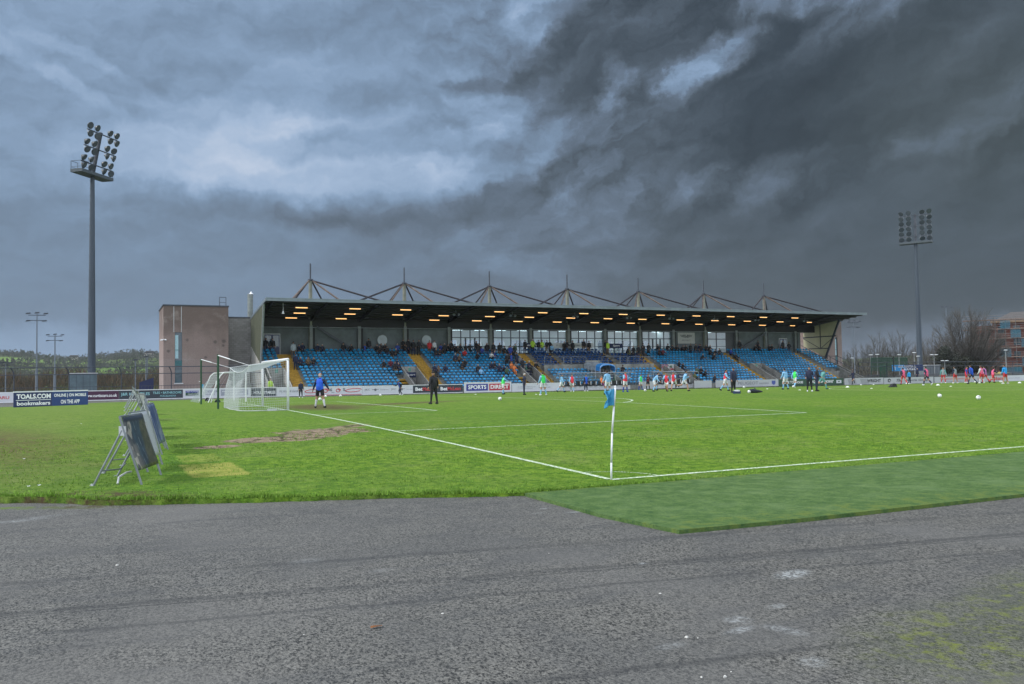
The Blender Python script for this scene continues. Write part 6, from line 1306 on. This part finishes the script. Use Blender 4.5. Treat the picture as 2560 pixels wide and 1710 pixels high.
def person(pose, u, v, z, rz, cols_, label, h=1.76, group=None, ref=None):
    me = PM[pose]; o = bpy.data.objects.new('person', me); C.objects.link(o); o.location = (u, v, z); o.rotation_euler = (0,0,rz)
    base = {'seat':1.33,'seat_cap':1.33,'seat_fwd':1.2}.get(pose, None); s_ = h/1.76; o.scale = (s_, s_, s_)
    for i, c in enumerate(cols_): o.material_slots[i].link = 'OBJECT'; o.material_slots[i].material = cm(c)
    return tag(o, label, 'person', group)
# colours: skin, top, sleeve, lower, sock, shoe, hair
def face(tx, ty, u, v): return math.atan2(tx-u, -(ty-v))
PITCH_P = [
 ('keeper_coach',1.83,29.9,PI-.5,('skin','royal','navy','black','white','black','hairg'),'person with bald head in a bright blue top and black shorts in the goalmouth',1.74),
 ('track',8.15,30.57,PI+.3,('skin','black','black','black','black','black','hairb'),'person in a black tracksuit and cap with arms held out, alone before the betting boards',1.76),
 ('coat_bare',7.4,61.8,.1,('skin','navy','navy','black','black','white','hairb'),'child in a navy coat and white shoes standing just right of the goal',1.45),
 ('run_l',16.2,61.0,-1.3,('skin','blue','black','navy','navy','white','hairb'),'child in blue running beside the betting boards with white shoes',1.45),
 ('sh_reach',22.3,52.0,1.5,('skin','bib','lightblue','white','lightblue','black','hairbr'),'player in a green bib reaching sideways before the red and blue board',1.62),
 ('stand',21.6,46.6,1.2,('skin','navy','navy','navy','navy','black','hairg'),'grey haired person in a navy tracksuit left of a green bib player',1.68),
 ('sh_stand',21.31,42.87,PI+.1,('skin','bib','lightblue','white','lightblue','white','hairbr'),'player in a green bib seen from behind, beside the grey haired person',1.74),
 ('sh_walk',31.0,57.5,.8,('skin','lightblue','lightblue','white','lightblue','black','hairbr'),'light blue player walking beside a red bib teammate left of the corner flag',1.74),
 ('sh_walk',32.0,57.2,-.6,('skin','redbib','lightblue','white','lightblue','white','hairbr'),'player in a red bib walking close behind a light blue one left of the flag',1.74),
 ('coat_bare',37.9,64.6,.0,('skin','royal','navy','navy','navy','white','hairb'),'person in a navy coat over royal blue before the long clear shelter',1.76),
 ('leanback',41.2,66.6,.6,('skin','orange','orange','purple','purple','black','hairbr'),'steward in an orange vest and purple trousers leaning by the long shelter',1.75),
 ('sh_stand',25.0,39.8,PI,('skin','lightblue','lightblue','white','lightblue','black','hairb'),'player in light blue seen from behind, his legs hidden by the corner flag',1.76),
 ('hands_front',47.5,67.0,.1,('skin','maroon','black','black','black','black','hairb'),'person in black and dark red standing in the gap between the shelters',1.74),
 ('hands_front',31.4,47.2,.1,('skin','redbib','lightblue','white','blue','blue','hairbr'),'player in a red bib with hands together, first red bib right of the flag',1.70),
 ('sh_stand',46.5,67.0,.2,('skin','bib','lightblue','white','blue','blue','hairbr'),'small green bib player right of the first red bib',1.72),
 ('sh_bend',33.6,46.2,1.1,('skin','lightblue','lightblue','white','lightblue','black','hairb'),'crouching light blue player chasing a ball',1.74),
 ('sh_run',33.6,44.4,-.9,('skin','redbib','lightblue','white','skin','black','hairb'),'nearer of two red bib players running together before the right shelter',1.70),
 ('sh_run2',36.2,46.9,-1.0,('skin','redbib','lightblue','white','skin','black','hairb'),'farther of two red bib players running together before the right shelter',1.70),
 ('sh_run2',35.0,43.9,1.2,('skin','lightblue','lightblue','white','skin','black','hairb'),'light blue player striding right, kicking back his heel',1.76),
 ('sh_walk',36.5,40.6,.9,('skin','redbib','lightblue','white','lightblue','black','hairb'),'red bib player walking just left of the person in a long dark coat',1.74),
 ('stand_coat',32.7,35.2,.1,('skin','navy','navy','black','black','black','navy'),'person in a long dark coat and hat beside the bottle crate',1.80),
 ('sh_stand',42.3,40.1,PI,('skin','lightblue','lightblue','white','lightblue','black','hairb'),'light blue player with feet apart left of the two dark coats',1.72),
 ('sh_walk',49.3,46.2,1.9,('skin','bib','lightblue','white','lightblue','white','hairbr'),'green bib player walking behind the light blue one near the car dealer board',1.72),
 ('pocket',37.0,32.2,-.6,('skin','navy','navy','black','black','white','hairb'),'left of the two people in dark coats talking together',1.76),
 ('pocket',38.4,32.9,.9,('skin','navy','black','navy','black','black','hairbr'),'right of the two people in dark coats talking together',1.78),
 ('sh_run2',43.6,37.4,1.2,('skin','teal','teal','teal','teal','green','hairbr'),'teal clad player hidden behind the two dark coats with one leg showing',1.72),
 ('jump',79.5,66.8,-1.2,('skin','navy','navy','navy','black','black','hairb'),'person in navy leaping with one arm raised beside the pale board blocks',1.75),
 ('stand',95.0,69.6,.0,('skin','navy','navy','navy','navy','black','hairg'),'person with white hair looking over the boards before the side stair',1.75),
 ('sh_walk',65.0,47.3,PI-.3,('skin','pink','navy','red','red','black','hairb'),'leftmost pink bib player, in red shorts, right of the black kit bag',1.72),
 ('stand',78.6,57.6,PI,('skin','cyan','cyan','navy','navy','white','hairb'),'person in a cyan top and navy trousers beside the leftmost pink bib',1.60),
 ('sh_walk',60.1,40.8,PI,('skin','pink','navy','navy','navy','white','hairb'),'pink bib player in navy trousers standing alone before the grey container',1.74),
 ('sh_stand',73.2,49.0,-.8,('skin','silver','teal','red','red','white','hairb'),'grey bib player with folded arms and red shorts',1.72),
 ('sh_stand',71.3,46.2,PI,('skin','silver','navy','red','skin','white','hairb'),'grey bib player with his back turned and bare legs',1.74),
 ('sh_walk',66.6,41.0,PI,('skin','royal','blue','navy','navy','black','hairbr'),'person in a royal blue jacket, largest figure of the far right group',1.82),
 ('sh_stand',73.6,46.6,.6,('skin','redbib','blue','red','red','white','hairbr'),'red clad player half hidden left of the royal blue jacket',1.72),
 ('sh_stand',70.9,43.0,PI,('skin','pink','white','red','white','white','hairbr'),'pale pink player half hidden behind the royal blue jacket',1.76),
 ('sh_walk',72.6,43.8,PI+.2,('skin','violet','navy','red','red','black','hairb'),'violet pink bib player in red shorts, left of two side by side',1.72),
 ('sh_run',74.2,44.1,1.2,('skin','pink','navy','red','red','black','hairb'),'pink bib player bending forward, right of two side by side',1.72),
 ('sh_stand',67.4,38.2,PI,('skin','cyan','cyan','red','skin','white','hairbr'),'player in a bright cyan top and red shorts before the last board',1.78),
 ('stand',6.05,69.1,.3,('skin','hivis','hivis','black','black','black','hairb'),'steward in a yellow vest behind the boards, seen through the goal net',1.70),
 ('stand',35.0,69.2,.3,('skin','black','black','black','black','black','hairbr'),'person in black behind the boards beside the back turned green bib player',1.6),
]
for (ps, u, v, rz, cs, lb, h) in PITCH_P:
    z = gh(u, v)+.015
    if ps == 'jump': z += .12
    if v > 68: z = .15
    person(ps, u, v, z, rz, cs, lb, h)
# spectators ------------------------------------------------------
SPEC = [(7.38,14,'st','black'),(8.1,14,'st','black'),(18.64,14,'st','black'),(22.67,14,'st','black'),(23.31,14,'st','black'),(38.3,14,'st','black'),(39.37,14,'st','hivis'),(40.21,14,'st','black'),(40.66,14,'st','hivis'),(41.31,14,'st','black'),(41.75,14,'st','black'),(44.2,14,'st','black'),(46.66,14,'st','black'),(49.85,14,'st','black'),(71.94,14,'st','black'),(75.23,14,'st','black'),(79.86,14,'st','black'),(10.76,13,'se','navy'),(11.2,13,'se','navy'),(12.84,13,'se','navy'),(13.29,13,'se','navy'),(15.69,13,'se','black'),(16.52,13,'se','black'),(18.1,13,'se','blue'),(19.52,13,'se','black'),(19.99,13,'se','black'),(20.47,13,'se','black'),(21.92,13,'se','blue'),(22.73,13,'se','black'),(23.83,13,'st','black'),(24.47,13,'st','black'),(25.79,13,'st','red'),(26.38,13,'st','white'),(27.2,13,'se','blue'),(27.95,13,'se','black'),(28.49,13,'st','black'),(28.95,13,'se','black'),(29.62,13,'se','black'),(30.34,13,'se','black'),(30.87,13,'se','black'),(31.7,13,'st','black'),(32.13,13,'se','black'),(32.99,13,'se','black'),(41.86,13,'se','lightblue'),(43.65,13,'st','black'),(44.86,13,'st','black'),(47.25,13,'st','black'),(50.04,13,'st','hivis'),(57.8,13,'se','black'),(59.39,13,'se','black'),(60.19,13,'se','black'),(60.82,13,'se','black'),(61.67,13,'se','black'),(62.24,13,'se','black'),(64.68,13,'se','blue'),(65.8,13,'se','black'),(66.24,13,'se','black'),(74.34,13,'se','black'),(75.17,13,'se','black'),(77.05,13,'se','black'),(77.5,13,'se','black'),(80.76,13,'st','black'),(10.08,12,'st','lightgrey'),(19.62,12,'se','black'),(20.48,12,'se','black'),(27.38,12,'st','black'),(28.98,12,'se','black'),(31.65,12,'st','black'),(32.11,12,'se','blue'),(32.8,12,'st','black'),(33.61,12,'st','black'),(34.44,12,'st','black'),(35.02,12,'se','black'),(35.64,12,'se','grey'),(36.48,12,'st','green'),(52.52,12,'se','black'),(55.02,12,'st','black'),(55.87,12,'st','black'),(62.67,12,'st','black'),(63.52,12,'st','black'),(64.3,12,'st','black'),(20.85,11,'se','black'),(21.28,11,'se','black'),(26.06,11,'se','black'),(26.51,11,'se','black'),(29.58,11,'se','red'),(35.48,11,'st','blue'),(35.91,11,'st','black'),(52.38,11,'se','olive'),(53.04,11,'st','black'),(53.79,11,'st','black'),(54.48,11,'st','black'),(57.08,11,'se','black'),(57.62,11,'se','maroon'),(65.4,11,'se','black'),(66.09,11,'se','black'),(66.97,11,'se','black'),(68.9,11,'se','blue'),(30.88,10,'se','black'),(32.6,10,'se','white'),(33.1,10,'se','blue'),(27.85,9,'se','navy'),(28.32,9,'se','brown'),(62.8,9,'se','black'),(64.69,9,'se','black'),(68.62,9,'se','black'),(9.79,8,'st','navy'),(10.28,8,'se','navy'),(11.06,8,'se','brown'),(11.64,8,'se','black'),(34.07,8,'st','black'),(34.65,8,'st','blue'),(35.32,8,'st','navy'),(35.76,8,'se','grey'),(19.05,7,'se','black'),(19.8,7,'se','maroon'),(20.54,7,'se','navy'),(28.48,7,'se','black'),(20.04,6,'se','black'),(20.47,6,'se','navy'),(27.9,6,'se','black'),(31.37,6,'se','navy'),(31.82,6,'se','black'),(33.97,6,'se','orange'),(34.5,6,'se','grey'),(35.4,6,'st','black'),(36.22,6,'se','navy'),(37.07,6,'se','black'),(57.63,6,'se','black'),(24.33,5,'se','navy'),(24.8,5,'se','brown'),(25.65,5,'se','navy'),(29.5,5,'se','black'),(32.14,5,'se','navy'),(32.65,5,'se','navy'),(33.99,5,'se','orange'),(57.6,5,'se','black'),(29.55,4,'se','lightblue'),(32.74,4,'se','green'),(48.22,4,'se','black'),(58.82,3,'se','green'),(59.48,3,'se','black'),(59.35,2,'se','black'),(57.39,1,'se','olive'),(59.92,0,'se','black')]
BL = ((8.4,'end block'),(9.95,'first stairs'),(23.0,'first large block'),(24.7,'second stairs'),(36.7,'second large block'),(38.3,'third stairs'),(54.0,'middle block'),(55.2,'fourth stairs'),(68.0,'third large block'),(69.5,'fifth stairs'),(84.0,'last large block'))
ORD = ('first','second','third','fourth','fifth','sixth','seventh','eighth','ninth','tenth','eleventh','twelfth','thirteenth','fourteenth','fifteenth')
cnt = {}; CN = {'lightgrey':'pale grey','lightblue':'light blue','hivis':'yellow vest'}
byrow = {}
for k, (u, i, ps, c) in enumerate(SPEC):
    blk = next(b for b in BL if u < b[0])[1]; key = (blk, i); cnt[key] = cnt.get(key, 0)+1; n = cnt[key]
    rs = random.Random(k*13+5); z = (CON if i == 14 else RZ(i)); st = ps == 'st'
    rowt = 'top walkway' if i == 14 else '%s row from top' % ORD[13-i]
    wear = 'in a yellow vest' if c == 'hivis' else 'in '+CN.get(c, c)
    lb = '%s person %s, %s from left, %s, %s' % ('standing' if st else 'seated', wear, ORD[n-1], rowt, blk)
    if st: pose = rs.choice(('stand_coat','coat_bare','pocket','pocket','stand')); v = 79.95-.25 if i == 14 else RV(i)-.12; zz = z
    else: pose = rs.choice(('seat','seat','seat_cap','seat_fwd')); v = RV(i)-.13; zz = z
    hair = 'black' if c in ('black',) and pose in ('stand_coat','seat_cap') else rs.choice(('hairb','hairb','hairbr','hairg','navy'))
    low_ = rs.choice(('black','black','navy','jeans','brown')) if c != 'orange' else 'orange'
    o = person(pose, u, v, zz, rs.uniform(-.35,.35), ('skin',c,c if rs.random() < .8 else 'black',low_,low_,'black',hair), lb, rs.uniform(1.66,1.82), 'spectators in the stand')
# ================================================================= BALLS, CONES, BAGS
bmx = MB(); nb = 20
bm2 = bmesh.new(); bmesh.ops.create_icosphere(bm2, subdivisions=3, radius=.11); ballme = bpy.data.meshes.new('football'); bm2.to_mesh(ballme); bm2.free(); ballme.polygons.foreach_set('use_smooth', [True]*len(ballme.polygons))
bmt = bpy.data.materials.new('ball_print'); bmt.use_nodes = True; t = NT(bmt.node_tree); p = t.n['Principled BSDF']; P = t.obj(); vf = t.voro(P, 8.5, 'F1'); t.set(p.inputs['Base Color'], t.mix(t.mr(vf, .30, .24), (.78,.80,.80,1), (.02,.025,.035,1))); p.inputs['Roughness'].default_value = .35; ballme.materials.append(bmt)
BALLS = [(13.3,33.19,'ball alone on open grass below the blue and red board'),(32.28,18.31,'left of the two nearest balls on the right'),(31.37,15.45,'right of the two nearest balls, largest ball in the picture'),(9.3,60.6,'first ball by the boards right of the bald person'),(10.7,61.0,'second ball by the boards right of the bald person'),(14.2,60.6,'third ball by the boards, left of the running child'),(33.4,47.2,'ball at the feet of the crouching light blue player'),(5.4,45.6,'ball just behind the legs of the bald person'),(47.9,51.5,'ball on the grass left of the car dealer board'),(49.2,46.3,'ball at the feet of the walking green bib player'),(74.4,43.4,'ball under the bending pink bib player'),(32.2,33.0,'white ball resting against the dark kit roll')]
for (u, v, lb) in BALLS: o = bpy.data.objects.new('football', ballme); C.objects.link(o); o.location = (u, v, gh(u,v)+.125); o.rotation_euler = (random.random()*6, random.random()*6, 0); tag(o, lb, 'ball', 'footballs on the pitch')
cme = MB().disc_cone([(.02,.0),(.10,.0),(.095,.015),(.045,.045),(.03,.05)], (0,0,0), (0,0,1), 18).mesh('marker_disc', mat('disc_pale', (.72,.76,.66), .5, .05), True); dme = MB().disc_cone([(.05,0),(.17,.0),(.14,.05),(.07,.11),(.04,.13)], (0,0,0), (0,0,1), 18).mesh('marker_dome', mat('dome_white', (.80,.82,.80), .5, .04), True)
CONES = [(21.5,56.0,0,'flat disc before the blue and red board'),(22.6,46.5,0,'flat disc between the grey haired person and the green bib player'),(43.5,43.5,0,'flat disc left of the wide legged light blue player'),(40.6,36.8,0,'flat disc left of the two dark coats'),(50.5,41.2,1,'white dome below the leaping navy person'),(76.0,62.5,1,'white dome right of the leaping navy person'),(80.5,64.5,1,'white dome below the black name board, left one'),(82.9,65.3,0,'small disc below the black name board, right one'),(46.9,35.5,0,'flat disc left of the black kit bag'),(70.4,51.3,1,'white dome by the feet of the cyan top'),(59.5,39.2,1,'white dome right of the pink bib in navy trousers'),(55.3,34.8,0,'flat disc in the open right of that dome'),(80.5,50.5,1,'white dome left of the two pink bibs'),(81.0,47.8,1,'white dome left of the last player'),(71.0,39.2,1,'white dome at the right edge of the frame')]
for (u, v, dm, lb) in CONES: o = bpy.data.objects.new('training_marker', dme if dm else cme); C.objects.link(o); o.location = (u, v, gh(u,v)+.015); tag(o, lb, 'training marker', 'pale training markers on the far pitch')
kb = thing('kit_bag', (52.0,37.8,gh(52,37.8)+.01), 'black kit bag lying on the far grass left of the pink bibs', 'bag'); m_ = MB(); k = 0
for j in range(9):
    a = j/8; 
prof = [(-.95,.02),(-.8,.10),(-.45,.22),(-.15,.50),(.0,.55),(.35,.50),(.5,.56),(.75,.50),(.9,.25),(.95,.02)]; m_.prism(prof, 'y', -.28, .28); o_ = m_.build('body', mat('bag_black', (.012,.013,.015), .6, .2), kb); bv = o_.modifiers.new('b', 'BEVEL'); bv.width = .05; bv.segments = 2
m_ = MB(); m_.path([(-.2,-.2,.52),(.0,-.2,.66),(.4,-.2,.64),(.5,-.2,.55)],.02,6); m_.build('handle', black, kb)
cr_ = thing('bottle_crate', (31.2,33.1,gh(31.2,33.1)+.01), 'dark crate of white drinks bottles at the feet of the long coat', 'crate'); m_ = MB(); m_.box(-.45,.45,-.2,.2,0,.05); m_.box(-.45,.45,-.22,-.19,0,.2); m_.box(-.45,.45,.19,.22,0,.2); m_.box(-.47,-.44,-.2,.2,0,.24); m_.box(.44,.47,-.2,.2,0,.24); m_.build('tray', navy, cr_)
for j in range(6):
    for q in (-.09,.09): m_ = MB(); m_.disc_cone([(.045,0),(.05,.02),(.05,.2),(.025,.25),(.02,.30)], (-.36+j*.145,q,.05), (0,0,1), 9); m_.build('bottle', white, cr_)
kr = thing('kit_roll', (32.9,33.2,gh(32.9,33.2)+.02), 'long dark kit roll lying on the grass beside a white ball', 'bag'); m_ = MB(); m_.disc_cone([(.10,-.95),(.16,-.8),(.19,-.3),(.15,.3),(.09,.9),(.05,1.25)], (0,0,.15), (1,-.05,-.04), 12); m_.build('roll', mat('roll_dark', (.012,.016,.03), .7), kr); m_ = MB(); m_.path([(-.2,0,.3),(-.05,0,.42),(.1,-.02,.3)],.03,6); m_.build('strap', navy, kr)
kb.scale = (.45,.5,.55); cr_.scale = (.5,.6,.75); kr.scale = (.5,.7,.8)
# litter and stones on the tarmac
stn = mat('pale_stone', (.60,.60,.57), .7, .1); LIT = []
def g0_(u, v): return -.043 if v < near_edge(u) else gh(u, v)+.02
sl = [(-6.43,-5.99,'small white stone on the near tarmac, below the yellow grass patch'),(-5.35,-5.97,'white pebble on the tarmac just below the long seam'),(-4.05,-7.35,'white stone, left of a pair on the near tarmac'),(-3.99,-7.4,'white stone, right of a pair on the near tarmac'),(-4.45,-8.02,'pale chip near the bottom edge, left of three'),(-4.32,-8.08,'pale chip near the bottom edge, middle of three'),(-4.23,-8.03,'pale chip near the bottom edge, right of three'),(-3.52,-6.3,'tiny white chip left of the chalky patch'),(-7.63,-2.76,'scrap of pale grit on the left tarmac'),(-3.58,-4.43,'white chip on the tarmac left of the turf corner')]
for k, (u, v, lb) in enumerate(sl):
    m_ = MB(); r = .006+.004*(k%3); n = 7
    for j in range(n): a0 = 2*PI*j/n; a1 = 2*PI*(j+1)/n; f0 = 1+.3*math.sin(j*2.3+k); f1 = 1+.3*math.sin(((j+1)%n)*2.3+k); p0 = (r*f0*math.cos(a0), r*f0*math.sin(a0)*.8, 0); p1 = (r*f1*math.cos(a1), r*f1*math.sin(a1)*.8, 0); q0 = (p0[0]*.6,p0[1]*.6,r*.7); q1 = (p1[0]*.6,p1[1]*.6,r*.7); m_.face([p0,p1,q1,q0]); m_.face([q0,q1,(0,0,r*.8)])
    o = m_.build('stone', stn); o.location = (u, v, -.043); tag(o, lb, 'stone', 'pale stones on the tarmac')
lf = MB()
for j in range(6): a = j*.35; lf.face([(j*.012,-.010,.004+.006*math.sin(a)),(j*.012+.013,-.014,.006),(j*.012+.013,.012,.008+.004*math.cos(a)),(j*.012,.012,.004)])
o = lf.build('dead_leaf', mat('leaf_brown', (.20,.075,.02), .8, .3), recalc=False); o.location = (-5.96,-6.08,-.040); o.scale = (1.2,1.2,1.5); tag(o, 'curled orange brown leaf on the near tarmac', 'leaf')
for k, (u, v, lb) in enumerate(((-9.35,8.8,'white scrap on the grass at the far left'),(-8.9,3.9,'pale scrap in the left grass near the tarmac'),(-8.75,3.95,'second pale scrap in the left grass near the tarmac'),(-8.6,22.0,'white scrap on the grass below the slate board'))):
    m_ = MB(); m_.face([(-.02,-.015,.01),(.015,-.018,.015),(.022,.015,.025),(-.015,.018,.015)]); m_.face([(-.02,-.015,.01),(-.015,.018,.015),(-.03,.005,.03)]); o = m_.build('paper_scrap', white, recalc=False); o.location = (u, v, gh(u,v)+.015); tag(o, lb, 'litter')
# ================================================================= origins at the base of every thing
def rebase():
    bpy.context.view_layer.update()
    for o in list(C.objects):
        if o.parent or o.type not in ('MESH', 'EMPTY') or o.location.length > 1e-6: continue
        if o.get('kind') in ('structure',): continue
        pts = []
        def col(q):
            if q.type == 'MESH' and q.data.vertices:
                mw = q.matrix_world; b = [mw @ Vector(c) for c in q.bound_box]; pts.extend(b)
            for ch in q.children: col(ch)
        col(o)
        if not pts: continue
        c = Vector(((min(p.x for p in pts)+max(p.x for p in pts))/2, (min(p.y for p in pts)+max(p.y for p in pts))/2, min(p.z for p in pts)))
        if o.type == 'MESH': o.data.transform(Matrix.Translation(-c))
        for ch in o.children: ch.location = Vector(ch.location)-c
        o.location = c
rebase()
bpy.context.view_layer.update()

for o in C.objects:
    if o.parent is None and o.get('category') and not o.get('kind'): o['kind'] = 'thing'
for o in C.objects:
    if '_z' in o: del o['_z']
